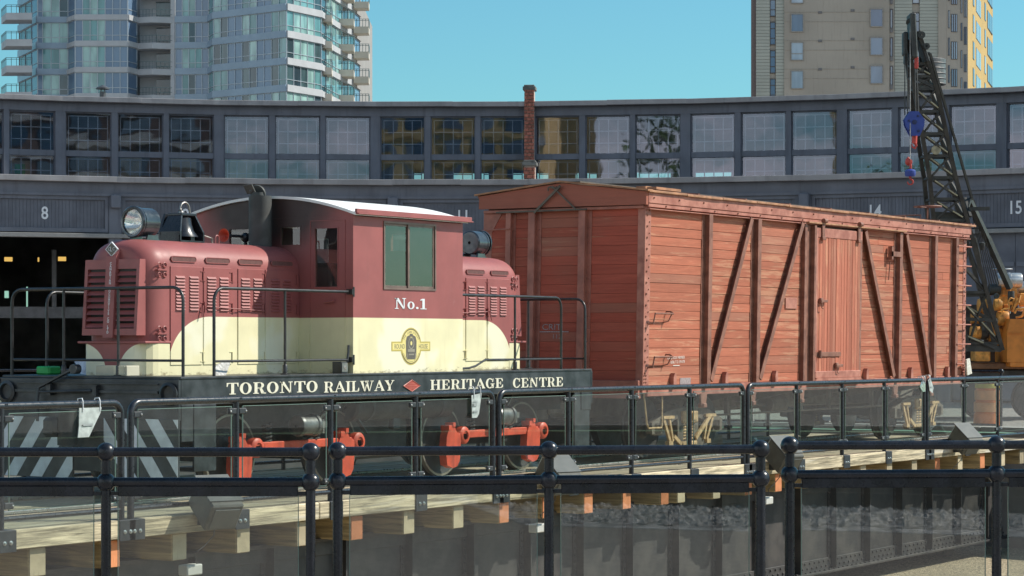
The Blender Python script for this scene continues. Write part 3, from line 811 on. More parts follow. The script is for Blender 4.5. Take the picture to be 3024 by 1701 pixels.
def siding(a, b, fo):
    """lap boards, each a board of its own"""
    z = zpx(300)
    while z < TOPZ:
        m = MB(); A, B = tp(a, fo), tp(b, fo)
        m.obox((A + B) / 2 + Vector((0, 0, z + .165)), ((B - A).length / 2, .06, .152), (U2, (V2 * 1.0 + Vector((0, 0, -.12))).normalized(), (0, 0, 1))); part('siding_board', m, m_siding, TT); z += .335
    tslab('siding_backing', a, b, m_brown, fo - .1, fo - .1)
siding(2232.8, 2273, -.2); siding(2291, 2315.5, -.2); siding(2641.5, 2693.5, -.3); siding(2716, 2770.5, -.3)
tslab('window_column', 2273.3, 2290.7, m_tan, -.35, -.35); tslab('window_column', 2693.8, 2715.7, m_tan, -.45, -.45)
def twin(a, b, y0, y1, fo, split=None, fm=None, slots=1, horiz=None):
    z1, z0 = zpx(y0), zpx(y1); A, B = tp(a, fo), tp(b, fo); L = (B - A).length
    u = (B - A).normalized(); n = Vector((u.y, -u.x, 0)); n = n if n.dot(-V2) > 0 else -n
    c = (A + B) / 2 + Vector((0, 0, (z0 + z1) / 2)); h = (z1 - z0) / 2
    m = MB(); t = .05
    m.obox(c + n * .04 + Vector((0, 0, h + t / 2)), (L / 2 + t, .06, t / 2 + .02), (u, n, (0, 0, 1))); m.obox(c + n * .04 - Vector((0, 0, h + t / 2)), (L / 2 + t, .07, t / 2 + .02), (u, n, (0, 0, 1)))
    for s in (-1, 1): m.obox(c + n * .04 + u * s * (L / 2 + t / 2), (t / 2 + .01, .06, h), (u, n, (0, 0, 1)))
    for q in range(1, slots): m.obox(c + n * .03 + u * (-L / 2 + L * q / slots), (.04, .05, h), (u, n, (0, 0, 1)))
    for q in (horiz or []): m.obox(c + n * .03 + Vector((0, 0, -h + 2 * h * q)), (L / 2, .05, .035), (u, n, (0, 0, 1)))
    w = part('window', m, fm or m_wframe, TT)
    m = MB(); m.obox(c + n * .012, (L / 2, .015, h), (u, n, (0, 0, 1))); part('pane', m, m_twin, w)
for f in range(-2, 4):
    o = 84.0 * (f - 0)
    for yy in (36, 64):
        m = MB(); A, B = tp(2316.5, .012), tp(2626.5, .012); z = zpx(yy + o); m.obox((A + B) / 2 + Vector((0, 0, z)), ((B - A).length / 2, .02, .018), (U2, V2, (0, 0, 1))); part('stucco_joint', m, m_joint, TT)
    twin(2337, 2371, 42 + o, 93 + o, .02, horiz=(.36,) if f % 2 else None)
    twin(2571, 2606, 27 + o, 78 + o, .02)
    twin(2629.5, 2635, 28 + o, 82 + o, -.12, fm=m_wframe_d)
    twin(2275, 2289, 65 + o, 130 + o, -.33, horiz=(.28, .72), fm=m_wframe_d)
    twin(2695.5, 2714, 37 + o, 92 + o, -.43, horiz=(.55,), fm=m_wframe_d)
    for a, b_, y in ((2417, 2427, 37), (2513, 2523, 31), (2629, 2636, 90)):
        m = MB(); A = tp((a + b_) / 2, .03); z = zpx(y + o); m.obox(A + Vector((0, 0, z)), (.2 if a < 2600 else .13, .06, .12 if a < 2600 else .22), (U2, V2, (0, 0, 1)), .02); part('wall_vent', m, m_vent, TT)
# one side wall, bent so its first facet stays shaded and the second sunlit
P = [tp(2795, -.1), tp(2858, -.45), tp(2932, -32)]
tslab('side_wall', 2795.3, 2858, m_tan, -.1, -.45); tslab('side_wall', 2858.3, 2932, m_tan_sunlit, -.45, -32)
for f in range(-3, 5):
    for (a, b_, fa, y, sl) in ((2800, 2804.5, -.5, 50, 1), (2809, 2827, -1.1, 61, 3), (2837.5, 2842, -3.1, 86, 1), (2847, 2855, -3.7, 98, 2)):
        o = 81.0 * f
        k0 = (a - 2795) / 63 * .35; k1 = (b_ - 2795) / 63 * .35
        z1, z0 = zpx(y - 20 + o), zpx(y + 33 + o); A, B = tp(a, -.1 - k0 + .04), tp(b_, -.1 - k1 + .04); L = (B - A).length; u = (B - A).normalized(); n = Vector((u.y, -u.x, 0)); n = n if n.dot(-V2) > 0 else -n
        c = (A + B) / 2 + Vector((0, 0, (z0 + z1) / 2)); h = (z1 - z0) / 2
        m = MB(); m.obox(c, (L / 2, .02, h), (u, n, (0, 0, 1))); w = part('window', m, m_wframe_d, TT)
        m = MB()
        for q in range(sl): m.obox(c + n * .04 + u * (-L / 2 + L * (q + .5) / sl), (L / sl / 2 - .05, .01, h - .06), (u, n, (0, 0, 1)))
        part('pane', m, m_twin, w)
for f in range(-3, 5):
    for (a, b_, y, sl) in ((2871, 2875, 65, 1), (2880, 2894, 84, 3), (2905, 2909, 108, 1), (2914, 2929, 132, 3)):
        o = 79.0 * f
        k0 = (a - 2858) / 74 * 31.5 + .45; k1 = (b_ - 2858) / 74 * 31.5 + .45
        z1, z0 = 1.637 + (1004 - (y - 24 + o)) / 7000 * (D2 + k0), 1.637 + (1004 - (y + 30 + o)) / 7000 * (D2 + k0); A, B = tp(a, -k0 + .04), tp(b_, -k1 + .04); L = (B - A).length; u = (B - A).normalized(); n = Vector((u.y, -u.x, 0)); n = n if n.dot(U2) > 0 else -n
        c = (A + B) / 2 + n * .05 + Vector((0, 0, (z0 + z1) / 2)); h = (z1 - z0) / 2
        m = MB(); m.obox(c, (L / 2, .03, h), (u, n, (0, 0, 1))); w = part('window', m, m_wframe_d, TT)
        m = MB()
        for q in range(sl): m.obox(c + n * .05 + u * (-L / 2 + L * (q + .5) / sl), (L / sl / 2 - .12, .02, h - .08), (u, n, (0, 0, 1)))
        part('pane', m, m_twin, w)
m = MB(); m.prism([tuple(v[:2]) for v in (tp(2222, -1.2), tp(2794, -1.2), tp(2857, -1.6), tp(2930, -33), tp(2230, -40))], 0, TOPZ, 'z'); part('tower_core', m, m_tan, TT)
# ------------------------------------------------------------------ turntable bridge
m_deck = wood('weathered_deck_wood', (0.42, 0.35, 0.245), 'x', 0.34, weather=(0.47, 0.44, 0.38), wamt=0.4, rnd=0.16)
m_fascia = wood('fascia_timber', (0.50, 0.425, 0.29), 'x', 0.66, weather=(0.58, 0.53, 0.44), wamt=0.5, rnd=0.16, bump=0.7)
m_tie = wood('tie_timber', (0.42, 0.32, 0.175), 'y', 0.40, rnd=0.22)
def mat_tie_end(name, c):
    M = Mat(name, 0.85, 0, 0.2)
    w = M.node('ShaderNodeTexWave'); w.wave_type = 'RINGS'; w.inputs['Scale'].default_value = 9.0; w.inputs['Distortion'].default_value = 3.0; w.inputs['Detail'].default_value = 2
    tc = M.node('ShaderNodeTexCoord'); M.link(tc.outputs['Object'], w.inputs['Vector'])
    f = N(M.nt, w.outputs[1])
    col = M.mix(f * 0.5, c, sc(c, 0.72)); col = M.mix(M.noise(7, 4).smooth(0.5, 0.75) * 0.4, col, sc(c, 0.55))
    col = M.mix(M.noise(1.0, 4, .6, M.coord((30, 30, 3))).smooth(.60, .70) * .7, col, sc(c, .3))
    k = M.rnd() * 0.42 + 0.76
    M.col(M.mix(1.0, col, M.grey(k), 'MULTIPLY')); M.bump(f, 0.4, 0.004); return M.m
m_tieend = mat_tie_end('tie_end_grain', (0.50, 0.42, 0.28))
m_tieor = mat_tie_end('tie_end_orange', (0.66, 0.26, 0.12))
m_girder = simple('black_girder_paint', (0.045, 0.044, 0.047), 0.55, var=0.35, scale=3, bump=0.15, bs=40, c2=(0.07, 0.064, 0.06))
m_rail = simple('rail_steel', (0.13, 0.09, 0.07), 0.45, metal=0.6, var=0.3, scale=8)
m_railtop = simple('polished_rail_head', (0.42, 0.41, 0.40), 0.3, metal=0.9, var=0.1)
m_black = simple('black_gloss_paint', (0.020, 0.022, 0.028), 0.30, var=0.25, scale=10, spec=0.6)
m_plate = simple('bracket_paint', (0.035, 0.037, 0.042), 0.42, var=0.25, scale=9, spec=0.5)
m_bolt = simple('galvanised_bolt', (0.50, 0.50, 0.49), 0.35, metal=0.8, var=0.15)
m_guardglass = glass('guard_rail_glass', (0.90, 0.94, 0.92), 0.012, (0.60, 0.62, 0.58), gain=1.15)
m_fenceglass = glass('fence_glass', (0.86, 0.89, 0.87), 0.012, (0.55, 0.55, 0.52), gain=3.0, dscale=1.5)
m_edge = simple('glass_edge', (0.15, 0.22, 0.19), 0.2, var=0.05)

dz = lambda x: 0.005 - 0.003 * (x + 8.2)
TY = -0.17                      # track centre line
BX0, BX1 = -15.9, 15.95
BR = thing('turntable_bridge', 'timber decked turntable bridge over the pit, orange and pale tie ends on black girders', 'turntable', (0, TY, 0))
# deck boards laid along the track
rows = [-2.31 + .221 * k for k in range(19)]
dmesh = {}
for r, y in enumerate(rows):
    x = BX0 + (r % 3) * -1.1
    while x < BX1:
        x0, x1 = max(x, BX0), min(x + 4.3, BX1)
        if x1 - x0 > .3 and not any(abs(y + .108 - (TY + s * .72)) < .1 for s in (-1, 1)):
            mb = MB(); zz = random.uniform(-.004, .004)
            mb.obox(((x0 + x1) / 2, y + .108, dz((x0 + x1) / 2) - .03 + zz), ((x1 - x0) / 2 - .003, .106, .03), (Vector((1, 0, -.003)).normalized(), (0, 1, 0), Vector((.003, 0, 1)).normalized()), .006)
            part('deck_plank', mb, m_deck, BR)
        x += 4.3
# edge timbers, both sides
for ys, yc in ((-1, -2.35), (1, 2.0)):
    xs = [-15.9, -13.1, -10.25, -7.3, -4.35, -1.0, 1.75, 5.1, 8.1, 11.3, 13.4, 15.95]
    for a, b in zip(xs, xs[1:]):
        c = (a + b) / 2; mb = MB()
        mb.obox((c, yc, dz(c) - .078), ((b - a) / 2 - .004, .04, .085), (Vector((1, 0, -.003)).normalized(), (0, 1, 0), Vector((.003, 0, 1)).normalized()), .008)
        part('edge_timber', mb, m_fascia, BR)
tl = [-11.2, -10.3, -9.35, -8.405, -7.457, -6.533, -5.595, -4.653, -3.749, -2.816, -1.874, -.948, -.024, .916, 1.836, 2.8, 3.234, 4.202, 5.124, 6.031, 6.97, 7.9, 8.85, 9.808, 10.758, 11.683, 12.619, 13.581, 14.5, 15.391]
orange = {4, 8, 11, 12, 13, 14, 15, 18, 19, 25, 27}
for i, x in enumerate(tl):
    mb = MB(); z = dz(x) - .168
    mb.box(x, x + .205, -2.33, 1.98, z - .252, z, .01); t = part('tie', mb, m_tie, BR)
    mb = MB(); mb.box(x + .006, x + .199, -2.338, -2.331, z - .246, z - .006, .002); part('end_grain', mb, m_tieor if i in orange else m_tieend, t)
for s in (-1, 1):
    mb = MB(); y = TY + s * .7525
    mb.box(BX0, BX1, y - .012, y + .012, -.13, .0).box(BX0, BX1, y - .07, y + .07, -.15, -.125)
    for x in (0,): pass
    rl = part('rail', mb, m_rail, BR)
    mb = MB(); mb.obox((0.02, y, dz(0) + .012), (15.9, .036, .02), (Vector((1, 0, -.003)).normalized(), (0, 1, 0), Vector((.003, 0, 1)).normalized()), .008); part('rail_head', mb, m_railtop, rl)
# plate girders with stiffeners and rivets
for gy, s in ((-1.78, -1), (1.44, 1)):
    mb = MB(); mb.box(BX0, BX1, gy - .012, gy + .012, -1.77, -.42); g = part('girder_web', mb, m_girder, BR)
    for z0, z1 in ((-1.80, -1.765), (-.46, -.42)):
        mb = MB(); mb.box(BX0, BX1, gy - .17, gy + .17, z0, z1, .004); part('girder_flange', mb, m_girder, g)
    for z0, z1 in ((-1.765, -1.60), (-.62, -.46)):
        mb = MB(); mb.box(BX0, BX1, gy - .04, gy + .04, z0, z1, .004); part('flange_angle', mb, m_girder, g)
    x = BX0 + .45; rv = MB()
    while x < BX1:
        mb = MB(); mb.box(x - .01, x + .012, gy + s * .014, gy + s * .13, -1.76, -.47).box(x - .085, x + .085, gy + s * .013, gy + s * .026, -1.60, -.62)
        part('stiffener', mb, m_girder, g)
        if s < 0:
            for k in range(11):
                for q in (-.05, .055): rv.obox((x + q, gy - .032, -1.55 + k * .09), (.014, .01, .014), b=.006)
        x += 1.22
    if s < 0:
        x = BX0 + .1
        while x < BX1:
            rv.obox((x, gy - .046, -1.64), (.016, .012, .016), b=.007); rv.obox((x + .08, gy - .046, -1.715), (.016, .012, .016), b=.007)
            rv.obox((x + .04, gy - .12, -1.758), (.016, .016, .012), b=.007); x += .16
        part('rivets', rv, m_girder, g, stuff=True)
mb = MB(); mb.cyl((0, TY, -2.05), (0, TY, -1.5), .9, 32).cyl((0, TY, -1.5), (0, TY, -.6), .5, 24); part('centre_pivot', mb, m_girder, BR)
for x in (-14.6, 14.6):
    mb = MB(); mb.box(x - .7, x + .7, -1.5, 1.2, -1.5, -1.0, .02)
    for y in (-1.3, 1.0): mb.cyl((x, y - .08, -1.72), (x, y + .08, -1.72), .33, 24)
    part('end_truck', mb, m_girder, BR)

# ------------------------------------------------------------------ guard rails along the bridge
def guard_rail(x0, posts, Y, side, label):
    """tubular frame with rounded ends, glass panes held by clamps; side -1: near edge"""
    T = thing('guard_rail', label, 'railing', (x0, Y, dz(x0)), 'glass guard rails along the turntable bridge')
    x1 = posts[-1]; zt = 1.066; r = .033
    zl = lambda x: dz(x)
    fr = MB(); rr = .11
    path = [(x0, Y, zl(x0) - .04), (x0, Y, zl(x0) + zt - rr)] + arc((x0 + rr, zl(x0) + zt - rr), rr, 180, 90, 5, 'xz', Y)[1:]
    path += arc((x1 - rr, zl(x1) + zt - rr), rr, 90, 0, 5, 'xz', Y) + [(x1, Y, zl(x1) - .04)]
    fr.tube(path, r, 10); part('frame', fr, m_black, T)
    mb = MB(); mb.tube([(x0, Y, zl(x0) + .10), (x1, Y, zl(x1) + .10)], .021, 8); part('bottom_rail', mb, m_black, T)
    for x in posts[1:-1]:
        mb = MB(); mb.tube([(x, Y, zl(x) - .04), (x, Y, zl(x) + zt - .02)], .030, 10)
        for dx in (.03, .05): mb.sphere((x + dx, Y - .028, zl(x) + zt + .012), .009, 6)
        part('post', mb, m_black, T)
    for i, (a, b) in enumerate(zip(posts, posts[1:])):
        mb = MB(); g = .085; za, zb_ = zl(a), zl(b); y = Y + side * .01
        mb.add([(q, yy, z) for yy in (y - .006, y + .006) for q, z in ((a + g, za + .17), (b - g, zb_ + .17), (b - g, zb_ + 1.0), (a + g, za + 1.0))],
               [(0, 1, 2, 3), (7, 6, 5, 4), (0, 4, 5, 1), (1, 5, 6, 2), (2, 6, 7, 3), (3, 7, 4, 0)])
        p = part('glass_pane', mb, m_guardglass, T)
        mb = MB()
        mb.beam((a + g, y, za + 1.002), (b - g, y, zb_ + 1.002), .012, .006); mb.beam((a + g, y, za + .168), (b - g, y, zb_ + .168), .012, .005)
        for q, z in ((a + g, za), (b - g, zb_)): mb.box(q - .003, q + .003, y - .006, y + .006, z + .17, z + 1.0)
        part('pane_edge', mb, m_edge, p)
        for q, z, d in ((a, za, 1), (b, zb_, -1)):
            for h in (.955, .21):
                mb = MB(); mb.box(q + d * .02, q + d * .135, y - .018, y + .018, z + h - .028, z + h + .028, .008); c = part('clamp', mb, m_plate, T)
                mb = MB(); mb.sphere((q + d * .115, y - .02, z + h), .011, 8); part('bolt', mb, m_bolt, c)
    if side < 0:
        for i, x in enumerate(posts):
            w = .105; 
            mb = MB(); yb = -2.405
            mb.box(x - w, x + w, yb, yb + .012, zl(x) - .18, zl(x) + .006, .003).box(x - w, x + w, yb + .012, Y + .07, zl(x) - .004, zl(x) + .008, .003)
            p = part('mounting_plate', mb, m_plate, T)
            mb = MB()
            for q in (-.04, .035): mb.lathe([(.02, 0), (.02, .004), (.013, .006), (.013, .014), (.001, .016)], (x + q, yb, zl(x) - .10), (0, -1, 0), 10)
            part('bolts', mb, m_bolt, p)
    return T
names = ['black glass guard rail at the left edge with a torn plastic pocket on it',
         'black glass guard rail before the locomotive lettering, striped nose behind its first pane',
         'black glass guard rail between the locomotive rear and the first boxcar wheels',
         'black glass guard rail in front of the boxcar door and middle',
         'black glass guard rail before the far boxcar end and the orange barrel']
for k in range(5):
    x0 = -7.09 + 6.16 * (k - 1)
    ps = [x0 + v for v in (0, 1.507, 3.013, 4.52, 6.03)]
    if k == 4: ps = ps[:4]
    guard_rail(x0, ps, -2.32, -1, names[k])
for k in range(5):
    x0 = -7.09 + 6.16 * (k - 1)
    ps = [x0 + v for v in (0, 1.507, 3.013, 4.52, 6.03)]
    if k == 4: ps = ps[:4]
    guard_rail(x0, ps, 1.95, 1, ['black glass guard rail on the far deck edge at the bridge left end', 'black glass guard rail on the far deck edge behind the locomotive nose', 'black glass guard rail on the far deck edge behind the locomotive rear', 'black glass guard rail on the far deck edge behind the boxcar middle', 'black glass guard rail on the far deck edge behind the boxcar far end'][k])

# ------------------------------------------------------------------ pit fence (posts with ball joints, glass below)
m_fence = simple('fence_black_paint', (0.013, 0.014, 0.020), 0.28, var=0.35, scale=9, spec=0.45, streak=.22, sc2=(.03, .03, .032))
def pit_fence(P, zo, label, group='ball jointed pit fence sections'):
    """P: three plan points (cam-frame lateral, depth)"""
    W = [Vector(cw(*p)) for p in P]
    T = thing('pit_fence', label, 'railing', W[0], group)
    Z = Vector((0, 0, 1))
    for i, w in enumerate(W):
        mb = MB(); mb.tube([w, w + Z * (1.07 + zo)], .0255, 14); mb.lathe([(.07, 0), (.07, .012), (.03, .02)], w, n=16); po = part('post', mb, m_fence, T)
        for h in (1.07, .918):
            mb = MB(); mb.sphere(w + Z * (h + zo), .0485, 24)
            part('ball', mb, m_fence, po)
    for h, nm, r in ((1.07, 'top_rail', .0240), (.918, 'middle_rail', .0240)):
        for a, b in zip(W, W[1:]):
            mb = MB(); d = (b - a).normalized(); mb.tube([a + Z * (h + zo) + d * .03, b + Z * (h + zo) - d * .03], r, 14); part(nm, mb, m_fence, T)
    for a, b in zip(W, W[1:]):
        d = (b - a).normalized(); n = d.cross(Z)
        c = (a + b) / 2; L = (b - a).length / 2 - .063
        for hh in (.873, .10):
            mb = MB(); mb.obox(c + Z * (hh + zo), (L, .014, .026), (d, n, Z), .003); mb.obox(c + Z * (hh - .012 + zo), (L + .05, .006, .010), (d, n, Z))
            part('glazing_bar', mb, m_fence, T)
        mb = MB(); mb.obox(c + Z * (.485 + zo), (L, .005, .37), (d, n, Z)); g = part('glass_pane', mb, m_fenceglass if 'pit rim' not in label else m_guardglass, T)
        for s in (-1, 1):
            mb = MB(); mb.obox(c + d * s * (L + .002) + Z * (.485 + zo), (.0015, .005, .37), (d, n, Z)); part('pane_edge', mb, m_edge, g)
X_ = lambda px, D: ((px - 1512) / 7000.0 * D, D)
pit_fence([X_(-291, 11.99), X_(313, 11.99), X_(917, 11.99)], 0, 'ball jointed pit fence section at the left, before the striped nose')
pit_fence([X_(997, 12.07), X_(1621, 12.18), X_(2246, 12.30)], 0, 'ball jointed pit fence section in the middle, before the locomotive rear')
pit_fence([X_(2332, 12.42), X_(2943, 12.50), X_(3560, 12.62)], .014, 'ball jointed pit fence at the right, before the boxcar door')
# same fence round the far rim
for k in range(9):
    a0 = R(-30 + 10.9 * k + 4); PR = 17.35
    pts_ = []
    for q in range(3):
        a = a0 + q * R(5.2)
        wx, wy = PR * math.cos(a), PR * math.sin(a)
        dx, dy = wx - CAMX, wy - CAMY
        pts_.append((ST * dx - CT * dy, CT * dx + ST * dy))
    if pts_[0][1] > 30 and abs(pts_[0][0] / pts_[0][1]) < .25:
        pit_fence(pts_[::-1], .0, 'ball jointed pit fence section on the far pit rim behind the train', 'far pit fence sections')

# ------------------------------------------------------------------ flood lights on the deck edge
m_lbox = simple('floodlight_grey', (0.10, 0.10, 0.085), 0.5, var=0.15, scale=8)
m_lface = simple('floodlight_visor', (0.12, 0.125, 0.115), 0.45, var=0.1)
m_lens0 = simple('lamp_lens', (.5, .52, .5), .15)
m_cable = simple('cable', (0.06, 0.06, 0.055), 0.6)
m_jbox = simple('junction_box', (0.50, 0.50, 0.46), 0.6, var=0.1)
def floodlight(x, label):
    o = (x, -2.55, dz(x))
    T = thing('floodlight', label, 'light', o, 'floodlights on the turntable edge')
    z = dz(x)
    sx = Vector((.93, -.37, 0)).normalized(); f = (Vector((.37, .93, 0)) * .80 + Vector((0, 0, .60))).normalized(); up = sx.cross(f)
    c = Vector((x, -2.60, z + .10))
    mb = MB(); mb.obox(c, (.17, .20, .15), (sx, f, up), .015); h = part('housing', mb, m_lbox, T)
    mb = MB(); mb.obox(c + up * .158 + f * .05, (.178, .19, .006), (sx, f, up), .003); part('visor', mb, m_lface, T)
    mb = MB(); mb.obox(c + f * .205, (.155, .006, .135), (sx, f, up)); part('lens', mb, m_lens0, T)
    mb = MB(); mb.obox(c - f * .206, (.13, .008, .11), (sx, f, up), .006); part('back_plate', mb, m_lface, h)
    mb = MB(); mb.box(x - .03, x + .03, -2.60, -2.40, z - .10, z - .02); part('arm', mb, m_plate, T)
    mb = MB(); mb.box(x - .24, x - .02, -2.46, -2.34, z - .56, z - .46, .01); part('junction_box', mb, m_jbox, T)
    mb = MB(); mb.tube([(x + .08, -2.52, z - .06), (x + .09, -2.50, z - .2), (x + .02, -2.44, z - .30), (x - .1, -2.42, z - .36), (x - .06, -2.43, z - .48), (x - .02, -2.42, z - .51)], .006, 6); part('cable', mb, m_cable, T)
floodlight(-6.22, 'grey floodlight box on the deck edge under the locomotive nose')
floodlight(-.10, 'grey floodlight box on the deck edge below the locomotive rear truck')
floodlight(5.75, 'grey floodlight box on the deck edge between the two middle fence posts')
floodlight(12.3, 'grey floodlight box on the deck edge near the orange barrel')
# ------------------------------------------------------------------ locomotive
LC, LX = -0.19, -1.365            # centre line, middle of the cab
MAROON, CREAM = (0.32, 0.094, 0.088), (0.80, 0.735, 0.465)
def mat_loco(base=False, soot=False):
    M = Mat('loco_two_tone_paint', 0.48, 0, 0.45)
    X, Y, Z = M.xyz()
    if base:
        dy = (Y - LC).abs()
        t = ((dy * -1.0 + .46) / .37).sat()
        zl = (t * t * -1.0 + 1.0).mx(0.0).sqrt() * .30 + 1.31
    else:
        ax = (X - LX).abs()
        t = ((ax - 2.62) / .66).sat()
        zl = (t * t * -1.0 + 1.0).mx(0.0).sqrt() * .52 + 1.363
    f = (Z - zl).smooth(-.004, .004)
    n1 = M.noise(2.2, 4).smooth(.3, .7); n2 = M.noise(7, 5, .7).smooth(.62, .75)
    mar = M.mix(n1, sc(MAROON, .90), sc(MAROON, 1.08))
    mar = M.mix(n2 * .25, mar, (0.40, 0.20, 0.18))
    cr = M.mix(n1, sc(CREAM, .93), sc(CREAM, 1.05))
    # rust and grime along the sill
    vs_ = M.noise(1.0, 4, .6, M.coord((9, 9, .8))).smooth(.56, .74)
    cr = M.mix(vs_ * .22, cr, (0.55, 0.45, 0.24)); mar = M.mix(vs_ * .28, mar, (0.20, 0.075, 0.07))
    pt = M.noise(1.1, 3, .5).smooth(.52, .60); cr = M.mix(pt * .5, cr, (0.84, 0.82, 0.70))
    g = (M.noise(9, 5, .7, M.coord((1, 1, 2.2))) + (Z * -1.0 + 1.34) * 3.2).smooth(.62, .86)
    cr = M.mix(g * .75, cr, (0.20, 0.14, 0.07))
    col = M.mix(f, cr, mar)
    if soot:
        dyy = (Y + .24); q = dyy * dyy * .62 + (Z - 3.2) * (Z - 3.2) * 1.3
        s = ((q * -1.0 + .80) + (M.noise(2, 4) - .5) * .5).smooth(.0, .62)
        col = M.mix(s * .93, col, (0.022, 0.02, 0.019))
    M.col(col); M.rough((M.noise(12, 3) * .25 + .36).sat()); M.bump(M.noise(1.6, 2), .06, .02)
    return M.m
m_loco, m_locob, m_locos = mat_loco(), mat_loco(True), mat_loco(False, True)
m_maroon = simple('maroon_paint', MAROON, 0.5, var=0.10, scale=4)
m_maroond = simple('maroon_slot_mesh', (0.14, 0.058, 0.052), 0.7, var=0.15, scale=30)
m_sill = simple('sill_black_paint', (0.030, 0.032, 0.036), 0.42, var=0.45, scale=5, bump=0.08, c2=(0.055, 0.06, 0.066), spec=0.5)
m_under = simple('underframe_black', (0.024, 0.025, 0.025), 0.6, var=0.4, scale=6, c2=(0.04, 0.042, 0.04))
m_text = simple('cream_lettering', (0.74, 0.70, 0.56), 0.55, var=0.08, scale=40)
m_white = simple('white_paint', (0.72, 0.74, 0.76), 0.55, var=0.06)
m_roofw = simple('cab_roof_white', (0.80, 0.79, 0.77), 0.6, var=0.05)
m_stripe = simple('white_stripe', (0.66, 0.69, 0.73), 0.5, var=0.12, scale=7)
m_red = simple('red_truck_paint', (0.64, 0.085, 0.040), 0.5, var=0.2, scale=6, streak=.5, sc2=(.16, .03, .02))
m_pipe = simple('handrail_black', (0.045, 0.044, 0.045), 0.35, metal=0.3, var=0.25, scale=12)
m_chrome = simple('headlight_shell', (0.085, 0.095, 0.105), 0.16, metal=0.55, var=0.2, scale=6)
m_refl = simple('headlight_reflector', (0.72, 0.70, 0.62), 0.12, metal=1.0, var=0.1)
m_lens = glass('lens_glass', (0.95, 0.96, 0.97), 0.08, (0.7, 0.7, 0.68), gain=2.0)
m_cabglass = glass('cab_window_glass', (0.74, 0.77, 0.74), 0.05, (0.46, 0.46, 0.42), gain=1.9, dscale=2)
m_bronze = simple('window_frame', (0.22, 0.145, 0.12), 0.45, metal=0.3)
m_steelw = simple('worn_steel', (0.30, 0.28, 0.26), 0.4, metal=0.7, var=0.25, scale=12)
m_cyl = simple('grimy_cylinder', (.14, .14, .135), .4, metal=.5, var=.35, scale=9, streak=.5)
m_stack = simple('sooty_stack', (0.060, 0.062, 0.060), 0.65, var=0.3, scale=4)
m_wheel = simple('wheel_steel', (0.035, 0.034, 0.034), 0.55, metal=0.2, var=0.3, scale=6)
m_tyre = simple('wheel_tread', (0.30, 0.27, 0.23), 0.4, metal=0.6)
m_brass = simple('cream_box_paint', (0.52, 0.49, 0.38), 0.6, var=0.1)
m_gold, m_yel, m_ink = simple('emblem_gold', (0.50, 0.40, 0.10), .5, var=.08), simple('emblem_yellow', (0.78, 0.66, 0.26), .5, var=.06), simple('emblem_ink', (0.13, 0.115, 0.095), .5, var=.15, scale=30)

